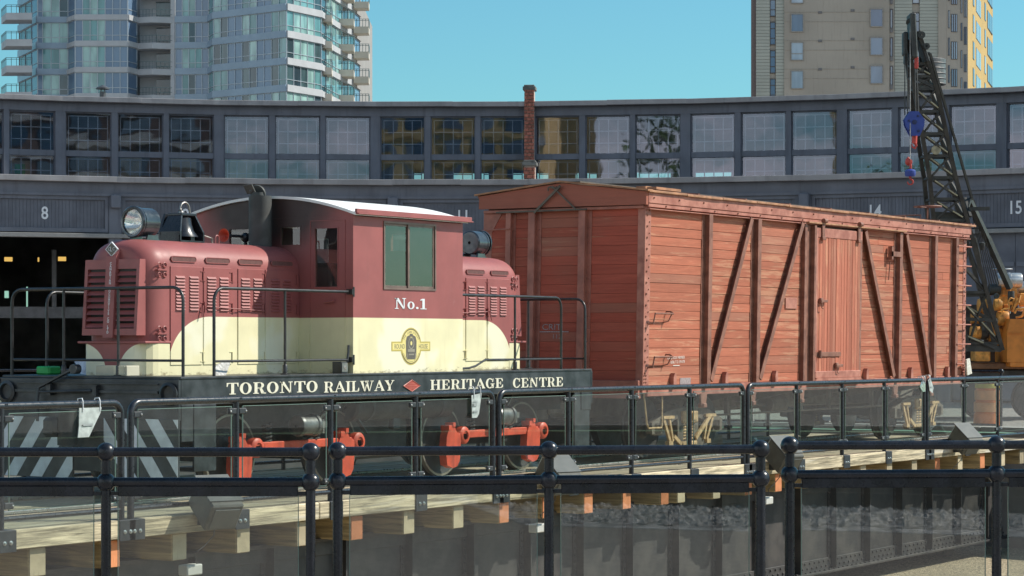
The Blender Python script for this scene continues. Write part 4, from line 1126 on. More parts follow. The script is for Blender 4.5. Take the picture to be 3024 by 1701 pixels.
LO = thing('locomotive', 'small maroon and cream centre cab diesel locomotive numbered No.1 on the turntable', 'locomotive', (LX, LC, 0))
mir = lambda p: (2 * LX - p[0], p[1], p[2])
YS = -0.646                        # near hood side
HW = 0.456
def hood_section(inset, drop, n=9):
    """half-round topped section, near side to far side, from the bottom up"""
    h = HW - inset; zt = 2.69 - drop; ze = 2.40 - drop * .8
    pts = [(LC - h, 1.27), (LC - h, 1.62), (LC - h, ze)]
    for i in range(1, 2 * n):
        a = math.pi - math.pi * i / (2 * n)
        ca, sa = math.cos(a), math.sin(a)
        e = .80
        pts.append((LC + h * math.copysign(abs(ca) ** e, ca), ze + (zt - ze) * abs(sa) ** .95))
    return pts + [(LC + h, ze), (LC + h, 1.62), (LC + h, 1.27)]
for side, tf in ((0, None), (1, mir)):
    mb = MB(tf); rows = []
    for x, ins, dr in [(-2.44, 0, 0), (-3.4, 0, 0), (-4.70, 0, 0)] + [(-4.70 - .24 * math.sin(R(a)), .20 * (1 - math.cos(R(a))), .13 * (1 - math.cos(R(a)))) for a in (18, 36, 54, 72, 90)]:
        rows.append([(x, y, z) for y, z in hood_section(ins, dr)])
    mb.grid(rows, True); mb.add(rows[-1], [tuple(range(len(rows[-1])))])
    hood = part('engine_hood', mb, m_loco, LO)
    # base housing below the nose
    mb = MB(tf); rows = []
    for x, ins in [(-4.62, -.004)] + [(-4.80 - .19 * math.sin(R(a)), -.006 + .16 * (1 - math.cos(R(a)))) for a in (0, 22, 45, 68, 90)]:
        h = HW - ins; rows.append([(x, LC - h, 1.26), (x, LC - h, 1.605), (x, LC, 1.606), (x, LC + h, 1.605), (x, LC + h, 1.26)])
    mb.grid(rows, False); mb.add(rows[-1], [(0, 1, 2, 3, 4)]); part('nose_base', mb, m_locob, LO)
    mb = MB(tf); mb.box(-5.01, -4.60, LC - HW - .012, LC + HW + .012, 1.60, 1.625, .008); part('ledge', mb, m_maroon, LO)
    # sloping louvre shroud on the nose
    zt, zb_ = 2.47, 1.685; xt, xb = -4.985, -5.04
    xf = lambda z: xb + (xt - xb) * (z - zb_) / (zt - zb_)
    mb = MB(tf)
    for y0, y1 in ((LC - .375, LC - .335), (LC + .335, LC + .375)):
        mb.prism([(xf(zb_), zb_), (xf(zt), zt), (-4.90, zt), (-4.90, zb_)], y0, y1, 'y')
    mb.prism([(xf(zt - .10), zt - .10), (xf(zt), zt), (-4.9, zt), (-4.9, zt - .10)], LC - .335, LC + .335, 'y')
    mb.prism([(xf(zb_), zb_), (xf(zb_ + .07), zb_ + .07), (-4.9, zb_ + .07), (-4.9, zb_)], LC - .335, LC + .335, 'y')
    gr = part('radiator_shroud', mb, m_maroon, LO)
    mb = MB(tf); mb.box(-4.950, -4.938, LC - .33, LC + .33, 1.74, 2.38); part('radiator_core', mb, m_dark, gr)
    for sgn in (-1, 1):
        for k in range(9):
            z = 1.765 + k * .067; mb = MB(tf)
            y0, y1 = (LC - .333, LC - .075) if sgn < 0 else (LC + .075, LC + .333)
            x = xf(z + .02)
            mb.add([(x - .004, y0, z), (x - .004, y1, z), (x + .036, y1, z + .043), (x + .036, y0, z + .043), (x + .006, y0, z), (x + .006, y1, z), (x + .042, y1, z + .040), (x + .042, y0, z + .040)],
                   [(0, 1, 2, 3), (7, 6, 5, 4), (0, 4, 5, 1), (1, 5, 6, 2), (2, 6, 7, 3), (3, 7, 4, 0)])
            part('louvre_slat', mb, m_maroon, gr)
    mb = MB(tf); mb.prism([(xf(1.66) - .022, 1.66), (xf(2.5) - .022, 2.50), (-4.9, 2.62), (-4.9, 1.66)], LC - .068, LC + .068, 'y'); strip = part('nose_strip', mb, m_maroon, LO)
    if side == 0:
        mb = MB(); s = 'CANADIAN LOCOMOTIVE CO LTD'; z = 2.445; k = -.86 / len(s) * 0.88
        for ch in s:
            if ch != ' ':
                sans_on(mb, ch, lambda x, y, z=z: (xf(z) - .0245 - .0 * y, LC - x * .036, z + y * .036 - .03), 1.0, True, 1.0, .03)
            z += k * (1.0 if ch != ' ' else .8)
        part('nose_lettering', mb, m_num, strip)
        mb = MB(); c = (xf(2.545) - .020, LC, 2.575)
        for r_, off in ((.075, 0), (.060, -.003)):
            pass
        dm = lambda r_, o: [(c[0] + o, c[1], c[2] + r_), (c[0] + o, c[1] - r_ * 1.12, c[2]), (c[0] + o, c[1], c[2] - r_), (c[0] + o, c[1] + r_ * 1.12, c[2])]
        mb.add(dm(.078, 0) + dm(.078, .014), [(0, 1, 2, 3), (7, 6, 5, 4), (0, 4, 5, 1), (1, 5, 6, 2), (2, 6, 7, 3), (3, 7, 4, 0)]); em = part('nose_emblem', mb, m_num, LO)
        mb = MB(); mb.add(dm(.066, -.003) + dm(.066, .01), [(0, 1, 2, 3), (7, 6, 5, 4), (0, 4, 5, 1), (1, 5, 6, 2), (2, 6, 7, 3), (3, 7, 4, 0)]); part('emblem_field', mb, m_ink, em)
        mb = MB()
        for ch, dy, dzz, k in (('C', .032, -.012, .045), ('L', .002, -.022, .07), ('C', -.032, -.012, .045)):
            sans_on(mb, ch, lambda x, y, dy=dy, dzz=dzz, k=k: (c[0] - .005, c[1] + dy - x * k, c[2] + dzz + y * k), 1.0, True)
        part('emblem_letters', mb, m_num, em)
    # corner lifting lugs with eyelets
    for z in (2.36, 1.70):
        mb = MB(tf); mb.box(-4.82, -4.66, YS - .020, YS + .02, z - .006, z + .006)
        for dx in (-4.785, -4.70):
            mb.lathe([(.024, 0), (.032, .008), (.025, .013), (.018, .002)], (dx, YS + .0, z + .052), (0, -1, 0), 14); mb.lathe([(.022, 0), (.030, .008), (.024, .013), (.017, .002)], (dx, YS + .0, z - .05), (0, -1, 0), 14)
        part('lifting_lug', mb, m_maroon, LO)
    # side doors with pressed louvres
    lm = MB(); lm.add([(-.0775, 0, 0), (.0775, 0, 0), (.0775, 0, .026), (-.0775, 0, .026), (-.066, -.018, .003), (.066, -.018, .003), (.062, -.004, .024), (-.062, -.004, .024)],
                      [(4, 5, 6, 7), (0, 1, 5, 4), (1, 2, 6, 5), (2, 3, 7, 6), (3, 0, 4, 7), (0, 3, 2, 1)])
    lme = lm.mesh('louvre', m_loco)
    doors = [(-4.615, -4.105, (-4.462, -4.243)), (-4.085, -3.625, (-3.957, -3.752)), (-3.515, -3.065, (-3.39, -3.18)), (-3.045, -2.50, (-2.875, -2.672))]
    if side == 1: doors = doors[:2] + [(-3.515, -2.50, ())] if False else doors[:2]
    for a, b, lv in doors:
        mb = MB(tf); mb.box(a, b, YS - .010, YS + .01, 1.375, 2.405, .004); d = part('hood_door', mb, m_loco, LO)
        for cx in lv:
            for k in range(11):
                x = cx if side == 0 else 2 * LX - cx
                inst('louvre', lme, d, (x, YS - .010, 1.945 + k * .0335)); d.children[-1]
        mb = MB(tf)
        for z in (1.46, 1.98, 2.31):
            mb.box(b + .002, b + .012, YS - .022, YS - .0, z - .05, z + .05); mb.box(b - .035, b + .045, YS - .016, YS - .008, z - .052, z - .046); mb.box(b - .035, b + .045, YS - .016, YS - .008, z + .046, z + .052)
        part('hinge', mb, m_loco, d)
    mb = MB(tf); mb.tube([(-4.07, YS - .03, 1.99), (-3.05, YS - .03, 1.95)], .006, 6); mb.tube([(-4.09, YS - .03, 1.93), (-4.09, YS - .03, 2.04)], .008, 6); mb.tube([(-4.12, YS - .03, 2.0), (-4.15, YS - .045, 1.88)], .008, 6); part('latch_rod', mb, m_maroon, LO)
    for a, b in ((-4.595, -4.20), (-4.045, -3.65), (-3.495, -3.09), (-2.935, -2.55))[: 4 if side == 0 else 2]:
        mb = MB(tf); z0, z1 = 2.452, 2.507; r_ = (z1 - z0) / 2
        pl = [(a + r_ + r_ * math.cos(R(q)), (z0 + z1) / 2 + r_ * math.sin(R(q))) for q in range(90, 271, 30)] + [(b - r_ + r_ * math.cos(R(q)), (z0 + z1) / 2 + r_ * math.sin(R(q))) for q in range(-90, 91, 30)]
        mb.prism(pl, YS - .004, YS + .03, 'y'); sl = part('vent_slot', mb, m_maroond, LO)
        mb = MB(tf); n = len(pl)
        mb.tube([(p[0], YS - .003, p[1]) for p in pl] + [(pl[0][0], YS - .003, pl[0][1])], .0055, 5, False); part('slot_rim', mb, m_maroon, sl)
    # headlight drum on the hood
    mb = MB(tf); c = (-4.395, LC, 2.872)
    mb.lathe([(.02, 0), (.135, 0), (.152, .015), (.152, .20), (.158, .205), (.158, .235), (.150, .24), (.150, .26)], c, (-1, 0, 0), 28); hl = part('headlight', mb, m_chrome, LO)
    mb = MB(tf); mb.lathe([(.150, .262), (.166, .255), (.168, .275), (.155, .292), (.134, .290), (.134, .25)], c, (-1, 0, 0), 28); part('bezel', mb, m_chrome, hl)
    mb = MB(tf); mb.lathe([(.134, .26), (.10, .20), (.05, .16), (.012, .15)], c, (-1, 0, 0), 24); mb.sphere((c[0] - .20, c[1], c[2]), .018, 8); part('reflector', mb, m_refl, hl)
    mb = MB(tf); mb.lathe([(.134, .272), (.09, .280), (.001, .284)], c, (-1, 0, 0), 24).lathe([(.134, .270), (.001, .2705)], c, (-1, 0, 0), 24); part('lens', mb, m_lens, hl)
    mb = MB(tf); mb.prism([(-4.60, 2.66), (-4.57, 2.735), (-4.42, 2.735), (-4.39, 2.66)], LC - .12, LC - .10, 'y').prism([(-4.60, 2.66), (-4.57, 2.735), (-4.42, 2.735), (-4.39, 2.66)], LC + .10, LC + .12, 'y').box(-4.60, -4.39, LC - .13, LC + .13, 2.655, 2.69); part('bracket', mb, m_chrome, hl)
# bell in its bracket, air pipe, horn, stack
mb = MB(); cx, cy = -3.885, LC
mb.prism([(cx - .20, 2.66), (cx - .20, 2.79), (cx - .12, 2.99), (cx + .12, 2.99), (cx + .20, 2.79), (cx + .20, 2.66)], cy + .13, cy + .16, 'y')
mb.add([(cx + s * a, cy + t, z) for z, a, w in ((2.66, .20, .13), (2.79, .20, .13), (2.99, .12, .08)) for s in (-1, 1) for t in (-w, w)], [])
for s in (-1, 1):
    for za, zb2, xa, xb2, ya, yb2 in ((2.66, 2.795, .20, .20, .14, .14), (2.79, 2.99, .20, .115, .14, .085)):
        q = [(cx + s * (x_ - o), cy + t * y_, z_) for o in (0, .022) for x_, y_, z_ in ((xa, ya, za), (xb2, yb2, zb2)) for t in (-1, 1)]
        mb.add(q, [(0, 1, 3, 2), (4, 6, 7, 5), (0, 4, 5, 1), (2, 3, 7, 6), (0, 2, 6, 4), (1, 5, 7, 3)])
    mb.box(cx + s * .19 - .02, cx + s * .19 + .02, cy - .13, cy + .13, 2.66, 2.76)
mb.box(cx - .13, cx + .13, cy - .095, cy + .095, 2.965, 2.995, .01).box(cx - .19, cx + .19, cy - .145, cy - .115, 2.66, 2.70).box(cx - .03, cx + .03, cy - .145, cy - .11, 2.70, 2.755)
bf = part('bell_frame', mb, m_black, LO)
mb = MB(); mb.lathe([(.02, .222), (.07, .22), (.092, .20), (.103, .13), (.125, .06), (.172, .0), (.16, .0), (.10, .05)], (cx, cy, 2.742), n=28); part('bell', mb, m_black, bf)
mb = MB(); mb.tube([(cx - .03, cy, 2.99), (cx - .035, cy, 3.04)] + arc((cx + .04, 3.04), .075, 180, 20, 8, 'xz', cy) + [(cx + .13, cy, 2.97), (cx + .17, cy - .02, 2.86), (cx + .26, cy - .05, 2.77), (cx + .38, cy - .06, 2.745), (cx + .42, cy - .06, 2.74), (cx + .425, cy - .06, 2.66)], .011, 8).sphere((cx - .033, cy, 3.035), .02, 8).sphere((cx - .02, cy, 3.0), .03, 10); part('bell_air_pipe', mb, m_steelw, LO)
mb = MB(); mb.tube([(-3.36, LC - .02, 2.66), (-3.36, LC - .02, 2.75)] + arc((-3.33, 2.75), .03, 180, 0, 5, 'xz', LC - .02) + [(-3.30, LC - .02, 2.66)], .008, 6); part('grab_hoop', mb, m_maroon, LO)
mb = MB(); hx, hy, hz = -2.94, .02, 2.80
mb.lathe([(.016, .36), (.017, .10), (.03, .06), (.055, .02), (.078, .0), (.070, .004), (.04, .04)], (hx, hy, hz), (1, 0, 0), 20); h = part('horn', mb, m_chrome, LO)
mb = MB(); mb.lathe([(.077, .001), (.066, .006), (.045, .03), (.02, .07), (.002, .08)], (hx - .001, hy, hz), (1, 0, 0), 20); part('horn_mouth', mb, m_red, h)
mb = MB(); mb.sphere((hx + .38, hy, hz - .01), .055, 14).cyl((hx + .38, hy, 2.6), (hx + .38, hy, hz), .018, 8); part('horn_diaphragm', mb, m_black, h)
mb = MB(); mb.cyl((-2.62, -.24, 2.55), (-2.62, -.24, 3.245), .128, 28); st = part('exhaust_stack', mb, m_stack, LO)
mb = MB(); mb.cyl((-2.62, -.21, 3.24), (-2.62, -.21, 3.285), .085, 20).cyl((-2.62, -.21, 3.275), (-2.60, -.21, 3.283), .095, 20); part('stack_collar', mb, m_stack, st)
mb = MB(); c = Vector((-2.72, -.17, 3.32)); d = Vector((-.5, .1, .85)).normalized(); e = Vector((0, 1, -.1)).normalized(); mb.obox(c, (.055, .06, .006), (d, e, d.cross(e))); mb.sphere((-2.70, -.18, 3.30), .03, 8); part('rain_flap', mb, m_stack, st)
# cab
CX0, CX1, CY0, CY1 = -2.445, -.29, -1.40, 1.02
def roofz(y): return 3.035 + .205 * (1 - ((y - LC) / 1.23) ** 2)
w1 = [(-1.86, -.875, 2.225, 2.945)]
mb = wall_holes(MB(), 'y', CY0, CY0 + .04, CX0, CX1, 1.262, 3.0, w1); part('cab_side', mb, m_loco, LO)
mb = wall_holes(MB(), 'y', CY1 - .04, CY1, CX0, CX1, 1.262, 3.0, w1); part('cab_side', mb, m_loco, LO)
for x0, front in ((CX0, True), (CX1 - .04, False)):
    hs = [(.05, .36, 2.70, 2.905), (-.68, -.38, 2.685, 2.91), (-1.20, -.86, 2.21, 2.885)]
    if not front: hs = [(.05, .36, 2.70, 2.905), (-.68, -.38, 2.685, 2.91), (.52, .86, 2.21, 2.885)]
    mb = wall_holes(MB(), 'x', x0, x0 + .04, CY0 + .041, CY1 - .041, 1.262, 3.0, hs)
    ys = [CY0 + (CY1 - CY0) * i / 16 for i in range(17)]
    mb.prism([(CY0 + .001, 3.0005), (CY1 - .001, 3.0005)] + [(y, roofz(y) - .004) for y in ys[::-1]], x0, x0 + .04, 'x')
    part('cab_end', mb, m_locos if front else m_loco, LO)
    for y0, y1, z0, z1 in hs:
        fr = MB(); t = .014; xx = (x0 - .004, x0 + .044)
        fr.box(*xx, y0, y1, z0, z0 + t).box(*xx, y0, y1, z1 - t, z1).box(*xx, y0, y0 + t, z0 + t, z1 - t).box(*xx, y1 - t, y1, z0 + t, z1 - t); w_ = part('cab_window', fr, m_locos if front else m_maroon, LO)
        p = MB(); p.box(x0 + .016, x0 + .024, y0 + t, y1 - t, z0 + t, z1 - t); part('pane', p, m_cabglass, w_)
mb = MB()
for y0, y1 in ((-1.295, -1.29), (-.815, -.81)): mb.box(CX0 - .006, CX0, y0, y1, 1.30, 2.96)
mb.box(CX0 - .006, CX0, -1.29, -.815, 2.955, 2.96); mb.tube([(CX0 - .03, -1.02, 2.055), (CX0 - .035, -1.16, 2.065)], .012, 6)
for z in (1.60, 1.42): mb.box(CX0 - .012, CX0, -.80, -.79, z, z + .1)
part('cab_door', mb, m_loco, LO)
# roof shell, drip rail
mb = MB(); rows = []
ys = [-1.455 + 2.53 * i / 20 for i in range(21)]
for x in (CX0 - .035, CX1 + .035): rows.append([(x, y, roofz(y) + .012) for y in ys]); 
rows2 = [[(x, y, z - .03) for x, y, z in g] for g in rows]
mb.grid(rows).grid(rows2); 
for g, g2 in zip(rows, rows2): mb.grid([g, g2], False)
mb.grid([[rows[0][0], rows[1][0]], [rows2[0][0], rows2[1][0]]], False); mb.grid([[rows[0][-1], rows[1][-1]], [rows2[0][-1], rows2[1][-1]]], False)
rf = part('cab_roof', mb, m_roofw, LO)
for y in (-1.462, 1.08):
    mb = MB(); mb.box(CX0 - .03, CX1 + .09, y - .012, y + .02, 3.028, 3.076, .004).box(CX0 - .03, CX1 + .09, y - .035, y + .012, 3.016, 3.028, .003); part('drip_rail', mb, m_maroon, rf)
mb = MB(); mb.prism([(-.98, 3.17), (-.86, 3.23), (-.86, 3.16)], -.22, -.10, 'y').cyl((-.9, -.16, 3.14), (-.9, -.16, 3.2), .04, 10); part('roof_vent', mb, m_sill, rf)
# side windows: two sliding sashes
for y, s in ((CY0, -1), (CY1, 1)):
    a, b, z0, z1 = w1[0]; mb = MB(); t = .022
    yy = (y - .012, y + .03) if s < 0 else (y - .03, y + .012)
    mb.box(a - t, b + t, *yy, z0 - t, z0).box(a - t, b + t, *yy, z1, z1 + t).box(a - t, a, *yy, z0, z1).box(b, b + t, *yy, z0, z1); w_ = part('side_window', mb, m_bronze, LO)
    mid = (a + b) / 2 - .03
    for q0, q1, dy in ((a, mid + .03, .022), (mid, b, .008)):
        mb = MB(); yc = y + dy if s < 0 else y - dy
        mb.box(q0, q0 + .03, yc - .006, yc + .006, z0, z1).box(q1 - .03, q1, yc - .006, yc + .006, z0, z1).box(q0 + .03, q1 - .03, yc - .006, yc + .006, z0, z0 + .025).box(q0 + .03, q1 - .03, yc - .006, yc + .006, z1 - .025, z1); part('sash', mb, m_bronze, w_)
        mb = MB(); mb.box(q0 + .03, q1 - .03, yc - .002, yc + .002, z0 + .025, z1 - .025); part('pane', mb, m_cabglass, w_)
# cab inside
mb = MB(); mb.box(CX0 + .05, CX1 - .05, CY0 + .05, CY1 - .05, 1.27, 1.75); part('cab_floor', mb, m_dark, LO)
mb = MB(); mb.box(-2.2, -1.9, -.9, .3, 1.75, 2.5, .03).cyl((-1.55, -.9, 1.75), (-1.55, -.9, 2.15), .05, 10).box(-1.72, -1.38, -1.07, -.73, 2.15, 2.22, .03).box(-1.45, -1.38, -1.05, -.75, 2.22, 2.6, .02); part('control_stand', mb, m_dark, LO)
# sill, end beams, deck
mb = MB(); mb.box(-5.316, 2.649, -1.40, -1.375, .985, 1.262, .004); sd_ = part('side_sill', mb, m_sill, LO)
mb = MB(); mb.box(-5.316, 2.649, .995, 1.03, .985, 1.262, .004); part('side_sill', mb, m_sill, LO)
mb = MB(); mb.box(-5.34, 2.66, -1.412, 1.03, 1.245, 1.270, .006); part('deck_plate', mb, m_sill, LO)
for x0, x1 in ((-5.36, -5.316), (2.649, 2.693)):
    mb = MB(); mb.box(x0, x1, -1.40, 1.03, .83, 1.245, .006); eb = part('end_beam', mb, m_sill, LO)
    mb = MB(); xo = x0 - .025 if x0 < 0 else x1 + .0
    mb.box(xo, xo + .025, -1.15, .80, 1.10, 1.125).box(xo, xo + .025, -1.15, .80, 1.19, 1.20); part('beam_rib', mb, m_sill, eb)
    if x0 < 0:
        for y in (-1.29, .92):
            mb = MB(); mb.lathe([(.105, 0), (.115, .03), (.085, .045), (.075, .01), (.001, .005)], (x0, y, 1.10), (-1, 0, 0), 22); part('beam_pocket', mb, m_sill, eb)
serif_text(tx := MB(), 'TORONTO', -4.62, 1.080, .118, -1.4012, width=1.55)
serif_text(tx, 'RAILWAY', -2.98, 1.070, .116, -1.4012, width=1.31)
part('side_lettering', tx, m_text, sd_)
serif_text(tx := MB(), 'HERITAGE', -.97, 1.062, .116, -1.4012, width=1.57)
serif_text(tx, 'CENTRE', .79, 1.057, .116, -1.4012, width=1.19)
part('side_lettering', tx, m_text, sd_)
mb = MB(); cx = -1.335
mb.prism([(cx - .165, 1.117), (cx, 1.182), (cx + .165, 1.117), (cx, 1.052)], -1.406, -1.4, 'y'); dp = part('builder_plate', mb, simple('red_plate', (.40, .07, .05), .5), sd_)
mb = MB(); mb.tube([(cx - .165, -1.407, 1.117), (cx, -1.407, 1.182), (cx + .165, -1.407, 1.117), (cx, -1.407, 1.052), (cx - .165, -1.407, 1.117)], .005, 5, False)
for z, w in ((1.145, .06), (1.117, .10), (1.09, .055)): mb.box(cx - w, cx + w, -1.408, -1.405, z - .003, z + .003)
part('plate_rim', mb, simple('red_plate_rim', (.55, .16, .12), .45), dp)
serif_text(tx := MB(), 'No.1', -1.665, 1.988, .122, -1.4012, width=.64); part('road_number', tx, m_white, LO)
# round house emblem on the cab side
ex, ez = -1.345, 1.565; ey = -1.4005
def ell(rx, rz, n=40): return [(ex + rx * math.cos(2 * math.pi * k / n), ez + rz * math.sin(2 * math.pi * k / n)) for k in range(n)]
mb = MB(); mb.prism(ell(.205, .212), ey, ey - .0015, 'y').prism([(ex - .382, ez - .054), (ex + .382, ez - .054), (ex + .382, ez + .054), (ex - .382, ez + .054)], ey - .0001, ey - .0017, 'y'); em = part('emblem', mb, m_gold, LO)
mb = MB(); mb.prism(ell(.178, .186), ey - .0017, ey - .0027, 'y').prism([(ex - .362, ez - .038), (ex + .362, ez - .038), (ex + .362, ez + .038), (ex - .362, ez + .038)], ey - .0018, ey - .0028, 'y'); part('emblem_field', mb, m_yel, em)
mb = MB()
for p in ring(ex, ez, .190, .198, .182, .190, 25, 155, 20) + ring(ex, ez, .190, .198, .182, .190, 205, 335, 20): mb.prism(p, ey - .0015, ey - .003, 'y')
def on(x, z, d=.0035): return (x, ey - d, z)
for s, x in (('ROUND', ex - .228), ('HOUSE', ex + .238)):
    sans_on(mb, s, lambda u, v, x=x: on(x + u * .068, ez - .026 + v * .074), 1.0, True, .82)
for s, a0, a1, rr, hh in (('THE JOHN STREET', 152, 28, .150, .040),):
    for i, ch in enumerate(s):
        a = R(a0 + (a1 - a0) * i / (len(s) - 1))
        if ch != ' ':
            px, pz = ex + .148 * math.cos(a), ez + .010 + .142 * math.sin(a); ta = a - math.pi / 2
            sans_on(mb, ch, lambda u, v, px=px, pz=pz, ta=ta: on(px + (u * math.cos(ta) - v * math.sin(ta)) * .034, pz + (u * math.sin(ta) + v * math.cos(ta)) * .034), 1.0, True)
for k in range(26):                      # fine line of small print below
    a = R(208 + 124 * k / 25)
    if k not in (8, 16): px, pz = ex + .165 * math.cos(a), ez + .172 * math.sin(a); mb.prism([(px - .0035, pz - .004), (px + .0035, pz - .004), (px + .0035, pz + .004), (px - .0035, pz + .004)], ey - .0028, ey - .0035, 'y')
part('emblem_lettering', mb, m_ink, em)
mb = MB()
mb.prism([(ex - .100, ez - .12), (ex - .105, ez + .06), (ex - .085, ez + .11), (ex - .03, ez + .128), (ex - .03, ez + .142), (ex + .03, ez + .142), (ex + .03, ez + .128), (ex + .085, ez + .11), (ex + .105, ez + .06), (ex + .100, ez - .12), (ex + .07, ez - .148), (ex - .07, ez - .148)], ey - .0036, ey - .0046, 'y'); part('emblem_engine', mb, m_ink, em)
mb = MB(); mid_ = simple('emblem_grey', (.30, .27, .21), .5)
for p in ring(ex, ez + .035, .058, .066, .046, .054, n=20): mb.prism(p, ey - .0047, ey - .0053, 'y')
mb.prism(rc(ex - .066, ex + .066, ez - .062, ez - .032), ey - .0047, ey - .0053, 'y').prism(rc(ex - .05, ex + .05, ez - .10, ez - .085), ey - .0047, ey - .0053, 'y').prism(rc(ex - .09, ex - .078, ez - .13, ez - .08), ey - .0047, ey - .0053, 'y').prism(rc(ex + .078, ex + .09, ez - .13, ez - .08), ey - .0047, ey - .0053, 'y').prism(rc(ex - .045, ex + .045, ez + .092, ez + .097), ey - .0047, ey - .0053, 'y'); part('emblem_shading', mb, mid_, em)
mb = MB(); mb.prism([(ex + .018 * math.cos(q * .5), ez + .035 + .024 * math.sin(q * .5)) for q in range(13)], ey - .0047, ey - .0055, 'y').prism(rc(ex - .02, ex + .02, ez + .10, ez + .108), ey - .0047, ey - .0055, 'y'); part('emblem_lamp', mb, m_yel, em)
# pilot plates with warning stripes
for y0, y1, sl in ((.0, 1.02, 1), (-1.41, -.42, -1)):
    mb = MB(); mb.box(-5.372, -5.345, y0, y1, .22, .845, .004); pl = part('pilot_plate', mb, m_sill, LO)
    for k in range(-3, 6):
        # slanted bars clipped to the plate
        def clip(poly, test):
            out = []
            for i in range(len(poly)):
                p, q = poly[i], poly[(i + 1) % len(poly)]; a, b = test(p), test(q)
                if a >= 0: out.append(p)
                if a * b < 0: t = a / (a - b); out.append((p[0] + (q[0] - p[0]) * t, p[1] + (q[1] - p[1]) * t))
            return out
        # u grows to the right in the picture (towards -Y)
        W = y1 - y0; H = .62; u0 = k * .36 + (.06 if sl > 0 else .16)
        sh = .46 * sl
        poly = [(u0, 0), (u0 + .17, 0), (u0 + .17 + sh, H), (u0 + sh, H)]
        if sl < 0: poly = [(u0 + .5, 0), (u0 + .67, 0), (u0 + .67 + sh, H), (u0 + .5 + sh, H)]
        poly = clip(poly, lambda p: p[0] - .004); poly = clip(poly, lambda p: W - .004 - p[0]) if poly else poly
        if len(poly) > 2:
            mb = MB(); mb.prism([(y1 - p[0], .224 + p[1]) for p in poly], -5.3745, -5.371, 'x'); part('stripe', mb, m_stripe, pl)
mb = MB(); mb.box(-5.36, -5.2, -.42, .0, .30, .83); part('pilot_centre', mb, m_under, LO)
# coupler and cut lever
mb = MB(); mb.box(-5.75, -5.30, LC - .09, LC + .09, .66, .86, .02).cyl((-5.72, LC - .06, .58), (-5.72, LC - .06, .94), .10, 14).box(-5.86, -5.70, LC - .02, LC + .17, .66, .86, .05); part('coupler', mb, m_under, LO)
mb = MB(); mb.box(2.6, 3.05, LC - .09, LC + .09, .66, .86, .02).cyl((3.05, LC, .58), (3.05, LC, .94), .12, 14); part('coupler', mb, m_under, LO)
mb = MB(); mb.beam((-5.42, .42, 1.15), (-5.42, -.05, 1.34), .045, .02); mb.tube([(-5.42, .43, 1.15), (-5.43, .44, 1.02), (-5.45, .42, .80)], .016, 8); mb.tube([(-5.42, .42, 1.10), (-5.42, -.3, 1.12)], .014, 8); mb.cyl((-5.46, -.08, 1.34), (-5.38, -.08, 1.34), .05, 12); part('cut_lever', mb, m_sill, LO)
for y in (-.33, .3): mb = MB(); mb.box(-5.42, -5.36, y - .03, y + .03, 1.07, 1.18); part('lever_bracket', mb, m_sill, LO)
# steps at the corners
mb = MB(); mb.box(-5.316, -5.135, -1.405, -1.385, .62, .99, .004); part('corner_plate', mb, m_sill, LO)
for x0, x1, zb in ((-5.13, -4.785, .315), (2.23, 2.60, .28)):
    mb = MB(); mb.box(x0, x1, -1.41, -1.385, zb, .99, .004).box(x0, x1, -1.40, -1.1, zb, zb + .03).box(x0, x1, -1.40, -1.1, .62, .65); part('side_step', mb, m_sill, LO)
mb = MB(); mb.box(2.38, 2.62, -1.42, -1.39, .75, 1.0, .004); part('corner_plate', mb, m_sill, LO)
# small box with a mesh lid on the front deck
mb = MB(); mb.box(-5.25, -5.05, -.62, -.20, 1.27, 1.375, .006); jb = part('sand_hatch_box', mb, m_brass, LO)
mb = MB(); mb.box(-5.256, -5.25, -.60, -.45, 1.28, 1.37)
for k in range(6): mb.box(-5.262, -5.256, -.60, -.45, 1.285 + k * .016, 1.290 + k * .016)
part('mesh_panel', mb, simple('mesh_cream', (.60, .57, .44), .6), jb)
# lamp bracket and uncoupling handle by the cab corner
mb = MB(); mb.box(-2.62, -2.50, -1.37, -1.24, 1.27, 1.40, .008); cb = part('switch_box', mb, m_sill, LO)
mb = MB(); mb.lathe([(.022, 0), (.024, .006), (.012, .01), (.001, .004)], (-2.56, -1.37, 1.335), (0, -1, 0), 12).box(-2.61, -2.51, -1.374, -1.370, 1.29, 1.385); part('box_face', mb, m_steelw, cb)
mb = MB(); mb.tube([(-2.50, -1.36, 1.40), (-2.48, -1.36, 1.5), (-2.475, -1.36, 1.58)], .014, 8); part('brake_handle', mb, m_sill, cb)
# handrails
def hrail(path, posts, low=None, r=.0165):
    mb = MB(); mb.tube(path, r, 10)
    for p in posts: mb.tube([(p[0], p[1], 1.27), p], r * .9, 8); mb.lathe([(.05, 0), (.05, .012), (.026, .02), (.026, .10), (.018, .11)], (p[0], p[1], 1.268), n=12)
    if low:
        mb.tube(low, r * .8, 8)
    part('handrail', mb, m_pipe, LO)
def loop_y(x, ya, yb, zt, rr=.13):
    return [(x, ya, 1.27), (x, ya, zt - rr)] + [(x, ya - math.copysign(rr, ya - yb) * (1 - math.cos(R(a))), zt - rr + rr * math.sin(R(a))) for a in (22, 45, 68, 90)] + [(x, yb + math.copysign(rr, ya - yb) * (1 - math.sin(R(a))), zt - rr + rr * math.cos(R(a))) for a in (0, 22, 45, 68, 90)] + [(x, yb, 1.27)]
hrail(loop_y(-5.24, .985, -1.36, 2.165), [(-5.24, .25, 2.16), (-5.24, -.50, 2.165)], [(-5.24, .985, 1.43), (-5.24, -1.36, 1.43)])
hrail(loop_y(2.58, -1.355, .98, 2.16), [(2.58, -.50, 2.155), (2.58, .3, 2.155)], [(2.58, -1.355, 1.40), (2.58, .98, 1.40)])
